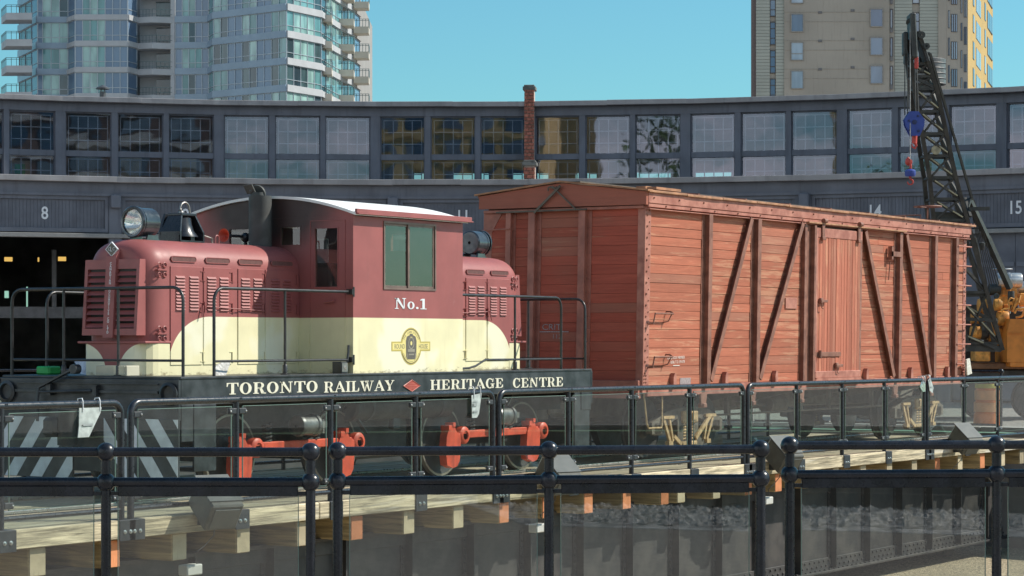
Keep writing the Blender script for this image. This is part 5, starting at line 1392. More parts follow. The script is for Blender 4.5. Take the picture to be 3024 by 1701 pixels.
def loop_x(y, xa, xb, zt, rr=.13):
    s = 1 if xb > xa else -1
    return [(xa, y, 1.27), (xa, y, zt - rr)] + [(xa + s * rr * (1 - math.cos(R(a))), y, zt - rr + rr * math.sin(R(a))) for a in (22, 45, 68, 90)] + [(xb, y, zt)]
hrail(loop_x(-1.36, -4.762, -2.46, 2.165), [(-3.60, -1.36, 2.16)], [(-4.76, -1.36, 1.42), (-2.47, -1.36, 1.42)])
hrail(loop_x(.985, -4.72, -2.44, 2.15), [(-3.6, .985, 2.15)], [(-4.72, .985, 1.42), (-2.44, .985, 1.42)])
hrail(loop_x(-1.36, 1.985, -.28, 2.168), [(.91, -1.36, 2.168)], [(1.985, -1.36, 1.40), (.25, -1.36, 1.40), (.05, -1.36, 1.33), (-.10, -1.36, 1.305), (-.28, -1.36, 1.30)])
hrail(loop_x(.985, 1.985, -.28, 2.15), [(.91, .985, 2.15)], [(1.985, .985, 1.40), (-.28, .985, 1.40)])
for z in (2.165, 1.42): mb = MB(); mb.box(-2.455, -2.43, -1.412, -1.402, z - .055, z + .055, .003).box(-2.475, -2.446, -1.41, -1.33, z - .03, z + .03); part('rail_flange', mb, m_pipe, LO)
# running gear
for ax_ in (-4.05, -2.25, -.13, 1.65):
    mb = MB()
    for s in (-1, 1):
        y = TY + s * .755
        mb.lathe([(.03, 0), (.12, -.01), (.16, .02), (.36, .025), (.395, .0), (.42, .0), (.425, .06), (.435, .085), (.45, .10), (.45, .125), (.05, .13)], (ax_, y + s * .06, .443), (0, -s, 0), 36)
    mb.cyl((ax_, TY - .8, .443), (ax_, TY + .8, .443), .07, 12); ws = part('wheelset', mb, m_wheel, LO)
    mb = MB()
    for s in (-1, 1): mb.lathe([(.395, 0), (.421, 0), (.426, .05), (.400, .05)], (ax_, TY + s * .817, .443), (0, -s, 0), 36)
    part('tyre', mb, m_tyre, ws)
    for s in (-1, 1):
        y = TY + s * .95
        mb = MB()
        # pedestal: stepped head, waist and journal barrel
        pr = [(-.14, .16), (-.17, .30), (-.15, .50), (-.10, .60), (-.03, .63), (.02, .60), (.06, .54), (.14, .50), (.14, .36), (.12, .20), (.07, .14), (-.02, .12)]
        mb.prism([(ax_ + p[0], p[1]) for p in pr], y - .05, y + .05, 'y').box(ax_ - .12, ax_ - .06, y - .06, y + .06, .57, .63).box(ax_ - .03, ax_ + .02, y - .06, y + .06, .61, .66)
        mb.lathe([(.07, -.06), (.105, -.05), (.105, .04), (.09, .055), (.055, .06), (.055, .045), (.001, .045)], (ax_ + .24, y, .50), (0, s, 0), 24)
        mb.box(ax_ + .1, ax_ + .30, y - .045, y + .045, .41, .54, .02)
        part('axle_pedestal', mb, m_red, LO)
for c in (-3.15, .76):
    for s in (-1, 1):
        y = TY + s * .95
        mb = MB(); mb.box(c - .75, c + 1.02, y - .035, y + .035, .465, .555, .008); part('truck_frame', mb, m_red, LO)
        for q in (-.42, .42, .3):
            mb = MB(); path = [(c + q + .05 * math.cos(t * .9), y + .03 * s * -1 + .05 * math.sin(t * .9), .53 + t * .0062) for t in range(36)]; mb.tube(path, .012, 6); part('coil_spring', mb, m_under, LO)
        mb = MB(); mb.prism([(c + p[0], p[1]) for p in ((-1.25, .60), (-1.15, .78), (1.15, .78), (1.25, .60))], y - s * .25, y - s * .22, 'y'); part('truck_bolster', mb, m_under, LO)
    mb = MB(); mb.box(c - .95, c + .95, -.6, .25, .35, .75); part('traction_motor', mb, m_under, LO)
    cx = c + .05; y = -1.20
    mb = MB(); mb.lathe([(.02, 0), (.11, .0), (.118, .02), (.118, .05), (.108, .055), (.108, .26), (.122, .27), (.122, .31), (.10, .32), (.05, .36), (.02, .45)], (cx - .10, y, .715), (1, 0, 0), 24); bc = part('brake_cylinder', mb, m_cyl, LO)
    mb = MB(); mb.box(cx + .32, cx + .42, y - .02, y + .02, .68, .75).cyl((cx + .37, y, .62), (cx + .37, y, .77), .018, 8); part('brake_rod', mb, m_steelw, bc)
for x0, x1 in ((-2.2, -.55), (-.55, -.5)):
    pass
mb = MB(); mb.lathe([(.02, 0), (.14, .01), (.165, .04), (.165, 1.95), (.14, 1.98), (.02, 1.99)], (-2.05, -1.0, .885), (1, 0, 0), 22); tk = part('air_reservoir', mb, m_under, LO)
mb = MB()
for x in (-1.75, -.35): mb.lathe([(.168, 0), (.172, 0), (.172, .05), (.168, .05)], (x, -1.0, .885), (1, 0, 0), 22).box(x, x + .05, -1.02, -.98, 1.0, 1.1)
part('tank_strap', mb, m_sill, tk)
mb = MB(); mb.box(-5.3, 2.64, -.95, .60, .75, .99); part('underframe', mb, m_under, LO)
mb = MB(); mb.box(-2.0, -.7, -.9, .5, .28, .75, .03); part('fuel_tank', mb, m_under, LO)
for k in range(38):          # brake rigging, pipes and brackets under the frame
    x = random.uniform(-4.9, 2.4); y = random.uniform(-1.08, -.3); z = random.uniform(.35, .92)
    mb = MB(); q = random.random(); mt = random.choice((m_under, m_under, m_sill, m_cyl))
    if q < .4: mb.tube([(x, y, z), (x + random.uniform(.2, .8), y, z + random.uniform(-.06, .06)), (x + random.uniform(.8, 1.1), y + .1, z + random.uniform(-.15, .15))], random.uniform(.012, .028), 6); nm = 'air_pipe'
    elif q < .75: a, b, c = random.uniform(.03, .14), random.uniform(.03, .08), random.uniform(.04, .14); mb.box(x - a, x + a, y - b, y + b, z - c, z + c, .01); nm = 'frame_bracket'
    else: mb.beam((x, y, z), (x + random.uniform(-.3, .3), y, z + random.uniform(.1, .4)), .05, .02); nm = 'brake_lever'
    part(nm, mb, mt, LO)
# ------------------------------------------------------------------ boxcar
RB = (0.425, 0.138, 0.078)
def mat_plank(name, c, axis, peel, rv_=.13):
    M = Mat(name, 0.78, 0, 0.3)
    s = {'x': (1.6, 30, 30), 'y': (30, 1.6, 30), 'z': (30, 30, 1.6)}[axis]
    v = M.coord(s, rnd=41.0)
    g = M.noise(1.0, 5, .65, v, .5)
    col = M.mix(g.smooth(.3, .7), sc(c, .86), sc(c, 1.10))
    big = M.noise(.55, 4, .6, M.coord((1, 1, 1.6)))
    # patches where the red has weathered to bare grey-pink wood
    w = M.noise(1.0, 5, .72, M.coord(tuple(q * .55 for q in s), rnd=13.0), .4)
    col = M.mix(((w + big * .55).smooth(.86 - .1 * peel, .98 - .08 * peel)) * .75, col, (0.56, 0.28, 0.17))
    col = M.mix((M.noise(2.2, 4, .7, v).smooth(.64, .74)) * .5, col, sc(c, .34))
    col = M.mix(big.smooth(.50, .72) * .35, col, (0.28, 0.13, 0.085))
    col = M.mix((M.rnd() * 7.31)._m('FRACT').smooth(.62, 1.0) * .5, col, (0.33, 0.165, 0.115))
    col = M.mix(M.noise(.8, 5, .65, M.coord((1, 1, .5))).smooth(.55, .78) * .4, col, sc(c, .55))
    k = M.rnd() * rv_ + 1 - rv_ / 2
    M.col(M.mix(1.0, col, M.grey(k), 'MULTIPLY')); M.bump(g + M.noise(3, 3, .6, v) * .5, .6, .004)
    return M.m
m_plankx = mat_plank('boxcar_side_boards', (0.43, 0.138, 0.080), 'x', .95, .22)
m_planky = mat_plank('boxcar_end_boards', (0.41, 0.092, 0.058), 'y', -.6)
m_plankz = mat_plank('boxcar_door_boards', (0.42, 0.138, 0.085), 'z', .75, .45)
m_bsteel = simple('boxcar_steel_brown', (0.24, 0.095, 0.062), 0.62, var=0.28, scale=6, bump=.12, c2=(0.31, 0.135, 0.09))
m_bfascia = simple('boxcar_fascia_red', (0.42, 0.14, 0.095), 0.62, var=0.25, scale=5, bump=.12, c2=(0.50, 0.21, 0.15))
m_blip = simple('roof_edge_tan', (0.38, 0.185, 0.095), 0.7, var=0.30, scale=6)
m_bend = simple('boxcar_end_steel', (0.36, 0.135, 0.095), 0.62, var=0.2, scale=5)
m_rusttan = simple('rusty_tan', (0.46, 0.31, 0.16), 0.75, var=0.25, scale=12)  # tan rust on truck ironwork and sill step
m_truckk = simple('truck_grime', (0.125, 0.105, 0.082), 0.8, var=0.3, scale=6)
sh = lambda p: (p[0] + .034 * (p[2] - 1.05), p[1], p[2])
BC = thing('boxcar', 'weathered red wooden boxcar with steel braced sides behind the locomotive', 'boxcar', (9.6, -.125, 0))
BX_0, BX_1, BY0, BY1 = 3.98, 15.22, -1.40, 1.15
mb = MB(sh); mb.box(BX_0 + .05, BX_1 - .05, BY0 + .045, BY1 - .03, .92, 3.52); part('body_lining', mb, m_bsteel, BC)
def plank_rows(n, z0, z1): return [(z0 + (z1 - z0) * k / n, z0 + (z1 - z0) * (k + 1) / n) for k in range(n)]
bays = [(4.12, 5.60), (5.60, 7.11), (7.11, 8.75), (10.80, 12.28), (12.28, 13.72), (13.72, 14.66), (14.66, 15.10)]
NR = 19
for z0, z1 in plank_rows(NR, 1.03, 3.40):
    brk = random.random()
    for a, b in bays:
        segs = [(a, b)] if random.random() < .86 else [(a, (a + b) / 2 + random.uniform(-.3, .3)), None]
        if segs[-1] is None: segs = [segs[0], (segs[0][1], b)]
        for p, q in segs:
            mb = MB(sh); o = random.uniform(0, .007); t = random.uniform(-.0025, .0025)
            mb.box(p + .002, q - .002, BY0 - o, BY0 + .04, z0 + .002 + t * .5, z1 - .002 + t * .5, .003)
            part('plank', mb, m_plankx, BC)
for z0, z1 in plank_rows(18, 1.10, 3.42):
    for a, b in ((-1.33, -.50), (-.50, .30), (.30, 1.10)):
        mb = MB(sh); o = random.uniform(0, .005); mb.box(BX_0 - o, BX_0 + .04, a + .001, b - .001, z0 + .001, z1 - .001, .0018); part('plank', mb, m_planky, BC)
def zpost(x, z0, z1, w=.095, d=.075, name='side_post'):
    mb = MB(sh); mb.box(x - .012, x + .012, BY0 - d, BY0 - .006, z0, z1).box(x - .012, x + w, BY0 - d - .008, BY0 - d, z0, z1, .002).box(x - w, x + .012, BY0 - .012, BY0 - .004, z0, z1)
    z = z0 + .1
    while z < z1 - .05: mb.sphere((x - w * .55, BY0 - .014, z), .012, 6); z += .155
    part(name, mb, m_bsteel, BC)
for x in (5.66, 7.16, 12.24, 13.70, 14.62): zpost(x, .98, 3.38)
def zdiag(x0, z0, x1, z1):
    mb = MB(sh); p0, p1 = Vector((x0, BY0 - .05, z0)), Vector((x1, BY0 - .05, z1)); d = (p1 - p0).normalized(); n = Vector((0, -1, 0)); s = d.cross(n)
    c = (p0 + p1) / 2; L = (p1 - p0).length / 2
    mb.obox(c, (L, .036, .010), (d, n, s)); mb.obox(c + n * .036 + s * (-.035 if True else 0), (L, .006, .045), (d, n, s)); mb.obox(c - n * .04 + s * .03, (L, .005, .04), (d, n, s))
    part('side_brace', mb, m_bsteel, BC)
zdiag(5.80, 1.06, 6.97, 3.36); zdiag(7.30, 1.06, 8.64, 3.36); zdiag(12.08, 1.06, 10.90, 3.36); zdiag(13.58, 1.06, 12.52, 3.36)
mb = MB(sh); mb.box(8.72, 8.80, BY0 - .07, BY0 - .0, .98, 3.40, .004).box(8.80, 9.03, BY0 - .03, BY0, .98, 3.36).box(8.99, 9.06, BY0 - .10, BY0 - .03, 1.0, 3.36, .004); part('door_post', mb, m_bsteel, BC)
mb = MB(sh); mb.box(10.73, 10.80, BY0 - .06, BY0, .98, 3.40, .004); part('door_post', mb, m_bsteel, BC)
# corner plates with rivets
for x0, x1 in ((BX_0 - .012, 4.125), (15.10, BX_1 + .012)):
    mb = MB(sh); mb.box(x0, x1, BY0 - .012, BY0 + .02, .93, 3.42, .003)
    if x0 < 5: mb.box(x0 - .003, x0 + .012, BY0 - .011, BY0 + .10, .93, 3.42, .003)
    c = part('corner_plate', mb, m_bfascia, BC); mb = MB(sh); z = 1.2
    while z < 3.36:
        mb.sphere(((x0 + .05), BY0 - .014, z), .017, 6); mb.sphere((x0 + .11, BY0 - .014, z + .06), .012, 6)
        z += .15
    for q in range(8): mb.sphere((x0 + .03 + .05 * (q % 2), BY0 - .016, 1.03 + .045 * (q // 2)), .012, 6)
    part('rivets', mb, m_bsteel, c, stuff=True)
# eaves: fascia, plate angle, roof lip in lengths
mb = MB(sh); mb.box(BX_0 - .02, BX_1 + .10, -1.462, -1.40, 3.455, 3.60, .006); part('fascia_board', mb, m_bfascia, BC)
mb = MB(sh); mb.box(BX_0, BX_1 + .05, -1.452, -1.39, 3.405, 3.452, .004).box(BX_0, BX_1 + .05, -1.475, -1.40, 3.372, 3.384, .003); part('top_plate', mb, m_bfascia, BC)
mb = MB(sh); x = 4.1
while x < 15.2: mb.sphere((x, -1.468, 3.53), .014, 6); mb.sphere((x + .35, -1.458, 3.43), .014, 6); x += .70
part('rivets', mb, m_bsteel, BC, stuff=True)
x = BX_0 - .06
while x < 15.4:
    x1 = min(x + 1.05, 15.45); mb = MB(sh); t = random.uniform(-.006, .006)
    mb.box(x + .004, x1 - .004, -1.497 + t * .5, -1.43, 3.596 + t, 3.628 + t, .005); part('roof_lip', mb, m_blip, BC); x = x1
for s, ye in ((-1, -1.49), (1, 1.24)):
    x = BX_0 - .05
    while x < 15.35:
        x1 = min(x + 1.42, 15.43); mb = MB(sh)
        mb.add([(q, y, z) for q in (x + .003, x1 - .003) for y, z in ((ye, 3.63), (-.125, 3.752), (-.125, 3.722), (ye, 3.60))], [(0, 1, 2, 3), (7, 6, 5, 4), (0, 4, 5, 1), (1, 5, 6, 2), (2, 6, 7, 3), (3, 7, 4, 0)])
        part('roof_sheet', mb, m_bsteel, BC)
        mb = MB(sh); mb.beam((x1, ye + .02, 3.64), (x1, -.125, 3.758), .05, .02); part('roof_seam', mb, m_bsteel, BC); x = x1
for k in range(3):
    mb = MB(sh); y = -.43 + .2 * k; mb.box(3.9, 15.4, y, y + .17, 3.758, 3.778); part('running_board', mb, m_truckk, BC)
mb = MB(sh); mb.box(4.9, 5.6, -1.05, -.9, 3.70, 3.735).box(4.9, 5.6, -.88, -.73, 3.715, 3.75); part('lateral_board', mb, m_blip, BC)
# end: gable board, posts, plate, grab irons, brace hardware
mb = MB(sh); mb.prism([(-1.455, 3.432), (1.20, 3.445), (1.20, 3.62), (-.125, 3.765), (-1.455, 3.605)], BX_0 - .075, BX_0 - .02, 'x'); part('gable_board', mb, m_planky, BC)
mb = MB(sh); mb.prism([(-1.50, 3.612), (-.125, 3.772), (1.26, 3.632), (1.26, 3.652), (-.125, 3.796), (-1.50, 3.634)], BX_0 - .11, BX_0 + .02, 'x'); part('gable_lip', mb, m_blip, BC)
mb = MB(sh); mb.box(BX_0 - .05, BX_0, -1.40, 1.14, 3.385, 3.425, .004); part('end_plate', mb, m_bend, BC)
for y, w in ((.30, .085), (-.50, .085), (.69, .06)):
    mb = MB(sh); mb.box(BX_0 - .075, BX_0 - .006, y - .012, y + .012, 1.0, 3.385).box(BX_0 - .083, BX_0 - .075, y - .02, y + w, 1.0, 3.385, .002).box(BX_0 - .012, BX_0 - .004, y - w, y + .02, 1.0, 3.385)
    z = 1.1
    while z < 3.3: mb.sphere((BX_0 - .014, y - w * .6, z), .012, 6); z += .17
    part('end_post', mb, m_bend, BC)
mb = MB(sh); mb.box(BX_0 - .01, BX_0 + .02, 1.02, 1.16, .95, 3.42, .003); mb.prism([(1.02, 3.38), (1.02, 3.12), (.86, 3.38)], BX_0 - .012, BX_0 - .002, 'x'); part('corner_plate', mb, m_bend, BC)
for z in (1.62, 2.02, 2.5, 3.15):
    mb = MB(sh); mb.tube([(BX_0 - .01, 1.12, z), (BX_0 - .10, 1.12, z), (BX_0 - .10, .68, z + .01), (BX_0 - .01, .68, z)], .011, 7); part('grab_iron', mb, m_bend, BC)
mb = MB(sh); mb.beam((BX_0 - .10, .28, 3.37), (BX_0 - .13, -.15, 3.72), .032, .02, (1, 0, 0)); mb.beam((BX_0 - .10, -.38, 3.40), (BX_0 - .13, -.02, 3.72), .02, .015, (1, 0, 0)); mb.tube([(BX_0 - .12, .05, 3.66)] + [(BX_0 - .12, .05 - .02 * k, 3.70 + .012 * math.sin(k)) for k in range(8)], .012, 6); mb.beam((BX_0 - .09, .9, 3.39), (BX_0 - .09, -.55, 3.395), .03, .02); part('end_brace_hardware', mb, m_truckk, BC)
mb = MB(sh)
m_sten = simple('faded_stencil', (0.33, 0.27, 0.27), .8, var=.3, scale=60)
for s, y, z, k in (('CRIT', .18, 1.775, .115), ('112', .02, 1.655, .085)):
    sans_on(mb, s, lambda u, v, y=y, z=z, k=k: (BX_0 - .0075, y - u * k * 1.25, z + v * k), 1.0)
mb.box(BX_0 - .0075, BX_0 - .0065, -.25, .22, 1.742, 1.756)
part('end_stencil', mb, m_sten, BC)
mb = MB(sh); mb.box(3.9, 3.98, -1.38, 1.12, .86, 1.10, .006); part('end_sill', mb, m_bend, BC)
# sills, pockets, small plates, grab irons and ladder
mb = MB(sh); mb.box(BX_0 + .1, BX_1, -1.425, -1.37, .885, 1.028, .005); ss = part('side_sill', mb, m_bfascia, BC)
for x in (4.75, 6.26, 7.83, 11.04, 12.80, 14.36):
    mb = MB(sh); mb.prism([(x - .045, 1.0), (x - .045, 1.13), (x - .015, 1.19), (x + .03, 1.17), (x + .045, 1.0)], -1.475, -1.41, 'y'); part('sill_pocket', mb, m_bfascia, BC)
for x in (5.66, 7.16, 8.76, 12.24, 13.70):
    mb = MB(sh); mb.prism([(x - .10, .90), (x + .10, .90), (x + .06, .72), (x - .06, .72)], -1.43, -1.40, 'y').box(x - .05, x + .05, -1.46, -1.36, .70, .76, .01); part('post_foot', mb, m_bsteel, BC)
mb = MB(sh); mb.box(8.20, 8.58, -1.418, -1.405, 2.10, 2.26, .003); part('route_board', mb, m_bfascia, BC)
mb = MB(sh); mb.box(5.00, 5.30, -1.413, -1.408, 1.03, 1.12); part('data_plate', mb, m_sten, BC)
mb = MB(sh)
m_chalk = simple('white_stencil', (0.72, 0.68, 0.62), .8, var=.2, scale=80)
for s, x, z, k in (('TOP 2 ROOF MEMBER', 4.62, 1.375, .052), ('ASSB. T.O. 591078', 4.72, 1.318, .052)):
    sans_on(mb, s, lambda u, v, x=x, z=z, k=k: (x + u * k, BY0 - .0105, z + v * k + u * k * .02), 1.0)
mb.box(4.80, 4.98, BY0 - .0105, BY0 - .009, 1.285, 1.295)
part('side_stencil', mb, m_chalk, BC)
for z in (1.99, 1.41):
    mb = MB(sh); mb.tube([(4.09, BY0, z - .14), (4.09, BY0 - .09, z - .14 + .0), (4.12, BY0 - .10, z), (4.62, BY0 - .10, z), (4.60, BY0 - .06, z + .03), (4.60, BY0, z + .03)], .012, 7); mb.tube([(4.58, BY0 - .10, z), (4.54, BY0 - .07, z - .10), (4.5, BY0, z - .12)], .009, 6); part('grab_iron', mb, m_bsteel, BC)
for k in range(7):
    z = 3.24 - k * .335; mb = MB(sh); mb.tube([(14.66, BY0, z), (14.66, BY0 - .09, z), (15.26, BY0 - .09, z), (15.26, BY0 + .02, z)], .012, 7); part('ladder_rung', mb, m_bfascia, BC)
mb = MB(sh); mb.box(11.86, 12.28, BY0 - .10, BY0 - .07, 2.98, 3.06).box(11.86, 11.92, BY0 - .10, BY0 - .03, 2.93, 3.14).tube([(11.9, BY0 - .05, 2.9), (11.87, BY0 - .04, 2.6)], .01, 6); part('door_stop', mb, m_bsteel, BC)
# door
DY = BY0 - .075
mb = MB(sh); mb.box(9.09, 10.74, DY + .012, DY + .05, 1.10, 3.34); dr = part('door', mb, m_bsteel, BC)
nb = 16; w = (10.70 - 9.12) / nb
for k in range(nb):
    mb = MB(sh); o = random.uniform(0, .006); mb.box(9.12 + k * w + .0025, 9.12 + (k + 1) * w - .0025, DY - o, DY + .014, 1.16, 3.19, .003); part('door_board', mb, m_plankz, dr)
mb = MB(sh); mb.box(9.07, 10.74, DY - .012, DY + .02, 3.19, 3.33, .004); part('door_header', mb, m_bfascia, dr)
mb = MB(sh); mb.box(9.06, 10.70, DY - .03, DY + .02, 1.06, 1.165, .006); part('door_footer', mb, m_bfascia, dr)
mb = MB(sh); mb.box(9.06, 9.12, DY - .02, DY + .03, 1.10, 3.30, .004); part('door_edge', mb, m_bfascia, dr)
mb = MB(sh); mb.box(9.06, 9.98, DY - .022, DY - .008, 1.385, 1.455, .003).cyl((9.18, DY - .05, 1.36), (9.18, DY - .05, 1.48), .025, 8); part('hasp_bar', mb, m_bsteel, dr)
for x, z in ((9.30, 2.22), (9.88, 1.24)):
    mb = MB(sh); mb.box(x - .1, x + .12, DY - .055, DY - .03, z - .015, z + .025, .004).box(x - .11, x - .03, DY - .05, DY - .008, z - .03, z + .05, .006).tube([(x - .08, DY - .05, z), (x - .09, DY - .05, z - .1), (x - .03, DY - .05, z - .11)], .008, 6); part('door_handle', mb, m_bsteel, dr)
for x in (9.28, 10.58):
    mb = MB(sh); mb.box(x - .045, x + .045, DY - .035, DY - .01, 3.17, 3.46, .005).cyl((x - .05, DY - .05, 3.44), (x + .05, DY - .05, 3.44), .035, 12).box(x - .06, x + .06, DY - .05, DY - .02, 3.15, 3.20, .005); part('door_hanger', mb, m_bsteel, dr)
mb = MB(sh); mb.box(8.75, 12.4, BY0 - .12, BY0 - .04, 3.385, 3.41, .003); part('door_track', mb, m_blip, BC)
mb = MB(sh); mb.prism([(9.0, .98), (10.75, .98), (10.68, 1.06), (9.1, 1.06)], BY0 - .12, BY0 - .0, 'y'); part('door_sill', mb, m_bfascia, BC)
# brake staff and wheel at the far end
mb = MB(sh); mb.cyl((15.33, -.64, 2.6), (15.33, -.64, 3.97), .015, 8); bs = part('brake_staff', mb, m_bsteel, BC)
mb = MB(sh); mb.tube([(15.33 + .24 * math.cos(R(a)), -.64 + .24 * math.sin(R(a)), 3.97) for a in range(0, 361, 20)], .014, 6, False)
for a in range(0, 360, 72): mb.tube([(15.33, -.64, 3.95), (15.33 + .24 * math.cos(R(a)), -.64 + .24 * math.sin(R(a)), 3.97)], .01, 6)
part('brake_wheel', mb, m_bsteel, bs)
mb = MB(sh)
for y0, y1, x in ((.25, .75, 15.2), (-.55, -.05, 15.25)): mb.tube([(x, y0, 3.68), (x, y0, 3.82), (x, y1, 3.82), (x, y1, 3.68)], .012, 6)
part('roof_grab', mb, m_bsteel, BC)
# underframe
mb = MB(); mb.box(4.0, 15.2, -.32, .05, .58, .92); part('centre_sill', mb, m_truckk, BC)
for x in (5.66, 7.16, 8.76, 10.76, 12.24, 13.7): mb = MB(); mb.prism([(-1.36, .88), (1.1, .88), (.2, .70), (-.5, .70)], x - .04, x + .04, 'x'); part('cross_bearer', mb, m_truckk, BC)
mb = MB(); mb.lathe([(.02, 0), (.13, .01), (.14, .05), (.14, .5), (.13, .54), (.02, .55)], (8.9, -.75, .66), (1, 0, 0), 18).box(8.95, 9.0, -.76, -.74, .75, .92).box(9.35, 9.4, -.76, -.74, .75, .92); part('brake_cylinder', mb, m_truckk, BC)
mb = MB(); mb.tube([(6.9, -.7, .62), (8.9, -.72, .66)], .018, 6).tube([(9.5, -.72, .64), (12.8, -.7, .6)], .018, 6); part('brake_rod', mb, m_truckk, BC)
mb = MB(); mb.tube([(5.0, -1.0, .84), (6.6, -1.0, .56), (12.7, -1.0, .56), (14.2, -1.0, .84)], .016, 7); part('truss_rod', mb, m_truckk, BC)
mb = MB()
for x in (7.16, 9.6, 10.6, 12.24): mb.box(x - .03, x + .03, -1.03, -.97, .56, .90)
part('queen_posts', mb, m_truckk, BC)
mb = MB(); mb.box(3.45, 3.95, -.28, .02, .64, .88, .02).cyl((3.45, -.13, .58), (3.45, -.13, .94), .11, 14); part('coupler', mb, m_truckk, BC)
mb = MB(); mb.box(15.2, 15.75, -.28, .02, .64, .88, .02).cyl((15.75, -.13, .58), (15.75, -.13, .94), .11, 14); part('coupler', mb, m_truckk, BC)
mb = MB(sh); mb.tube([(4.08, -1.37, .92), (4.14, -1.39, .52), (4.17, -1.40, .46), (4.52, -1.40, .46), (4.55, -1.39, .52), (4.58, -1.37, .92)], .013, 7); part('sill_step', mb, m_rusttan, BC)
def truck(c):
    mb = MB()
    for s in (-1, 1):
        for ax_ in (c - .84, c + .84):
            mb.lathe([(.03, 0), (.12, -.01), (.15, .02), (.34, .02), (.385, .0), (.41, .0), (.415, .09), (.44, .10), (.44, .13), (.05, .135)], (ax_, TY + s * .815, .443), (0, -s, 0), 32)
    for ax_ in (c - .84, c + .84): mb.cyl((ax_, TY - .8, .443), (ax_, TY + .8, .443), .065, 12)
    ws = part('wheelset', mb, m_wheel, BC)
    for s in (-1, 1):
        y = TY + s * .98
        mb = MB()
        arch = [(-1.02, .36), (-1.02, .52), (-.62, .66), (-.25, .70), (.25, .70), (.62, .66), (1.02, .52), (1.02, .36), (.80, .36), (.62, .46), (.30, .56), (.30, .30), (.50, .22), (.42, .16), (-.42, .16), (-.50, .22), (-.30, .30), (-.30, .56), (-.62, .46), (-.80, .36)]
        mb.prism([(c + p[0], p[1]) for p in arch], y - .05, y + .05, 'y'); sf = part('side_frame', mb, m_truckk, BC)
        mb = MB()
        for q in (-.84, .84): mb.box(c + q - .12, c + q + .12, y - s * .02 - .07, y + .07 + s * .05, .34, .52, .02)
        part('journal_box', mb, m_truckk, sf)
        mb = MB()
        for q in (-.10, .02, .13):
            mb.tube([(c + q + .055 * math.cos(t * .8), y + .055 * math.sin(t * .8), .24 + t * .0052) for t in range(48)], .014, 6)
        mb.box(c - .2, c + .22, y - .08, y + .08, .18, .235, .01); part('springs', mb, m_rusttan, sf)
        mb = MB(); mb.box(c - .2, c + .22, y - .10, y + .10, .485, .66, .02).box(c - .14, c - .02, y - s * .0 - .115, y + .115, .53, .63).box(c + .03, c + .16, y - .115, y + .115, .53, .63); part('bolster_end', mb, m_rusttan, sf)
        mb = MB()
        for q, d in ((-.62, 1), (.60, -1)):
            mb.beam((c + q - .10 * d, y + s * .06, .56), (c + q + .08 * d, y + s * .06, .24), .05, .03, (0, 1, 0)); mb.beam((c + q + .05 * d, y + s * .06, .58), (c + q + .16 * d, y + s * .06, .25), .04, .03, (0, 1, 0)); mb.box(c + q - .14, c + q + .16, y + s * .06 - .03, y + s * .06 + .03, .56, .60); mb.box(c + q + .06 * d - .05, c + q + .06 * d + .06, y + s * .06 - .03, y + s * .06 + .03, .19, .25)
        mb.beam((c + .18, y + s * .07, .27), (c + .62, y + s * .07, .58), .06, .03, (0, 1, 0)); mb.beam((c - .24, y + s * .07, .2), (c - .45, y + s * .07, .32), .05, .03, (0, 1, 0))
        part('brake_hangers', mb, m_rusttan, sf)
    mb = MB(); mb.box(c - .16, c + .16, -1.1, .8, .40, .66, .03); part('bolster', mb, m_truckk, BC)
truck(5.62); truck(13.75)

# ------------------------------------------------------------------ crane behind the boxcar
m_cblack = simple('crane_black', (0.035, 0.035, 0.033), 0.5, var=0.3, scale=6, c2=(0.06, 0.058, 0.05), spec=.5)
m_corange = simple('crane_orange', (0.64, 0.215, 0.03), 0.5, var=0.14, scale=5)
m_cengine = simple('engine_orange', (0.64, 0.29, 0.06), 0.5, var=0.35, scale=9)
m_silver = simple('silver_muffler', (0.55, 0.54, 0.53), 0.32, metal=0.75, var=0.15, scale=6)
m_blue = simple('hook_blue', (0.035, 0.065, 0.30), 0.4, var=0.12, scale=8)
m_redhook = simple('hook_red', (0.50, 0.06, 0.045), 0.5, var=0.2, scale=10)
m_cream2 = simple('brace_faded_cream', (0.36, 0.33, 0.22), 0.6, var=0.3, scale=8)
cp_ = lambda px, py, D: Vector(cw((px - 1512) / 7000.0 * D, D, 1.637 + (1004 - py) / 7000.0 * D))
CR = thing('crane', 'black lattice boom crane with an orange engine deck standing behind the boxcar', 'crane', cw(9.6, 47))
DB_ = lambda t: 44.2 + 2.6 * t
# four chords through measured stations: foot, knee, middle, head
FL = [(2862, 1032), (2757, 650), (2745, 524), (2700, 262), (2683, 120)]
FR = [(2960, 1032), (2856, 650), (2822, 524), (2766, 262), (2717, 110)]
DD = [47.0, 45.6, 45.2, 44.5, 44.2]
front_l = [cp_(*p, d) for p, d in zip(FL, DD)]; front_r = [cp_(*p, d) for p, d in zip(FR, DD)]
back = V2 * .62
back_l = [p + back * k for p, k in zip(front_l, (1.0, 1.0, .95, .75, .5))]; back_r = [p + back * k for p, k in zip(front_r, (1.0, 1.0, .95, .75, .5))]
def along(ch, t):
    i = min(int(t), len(ch) - 2); return ch[i].lerp(ch[i + 1], t - i)
for ch in (front_l, front_r, back_l, back_r):
    mb = MB()
    for a, b in zip(ch, ch[1:]): mb.beam(a, b + (b - a).normalized() * .02, .075, .075, V2)
    part('boom_chord', mb, m_cblack, CR)
ts = [0.05, .45, .85, 1.0, 1.5, 2.0, 2.25, 2.5, 2.75, 3.0, 3.25, 3.5]
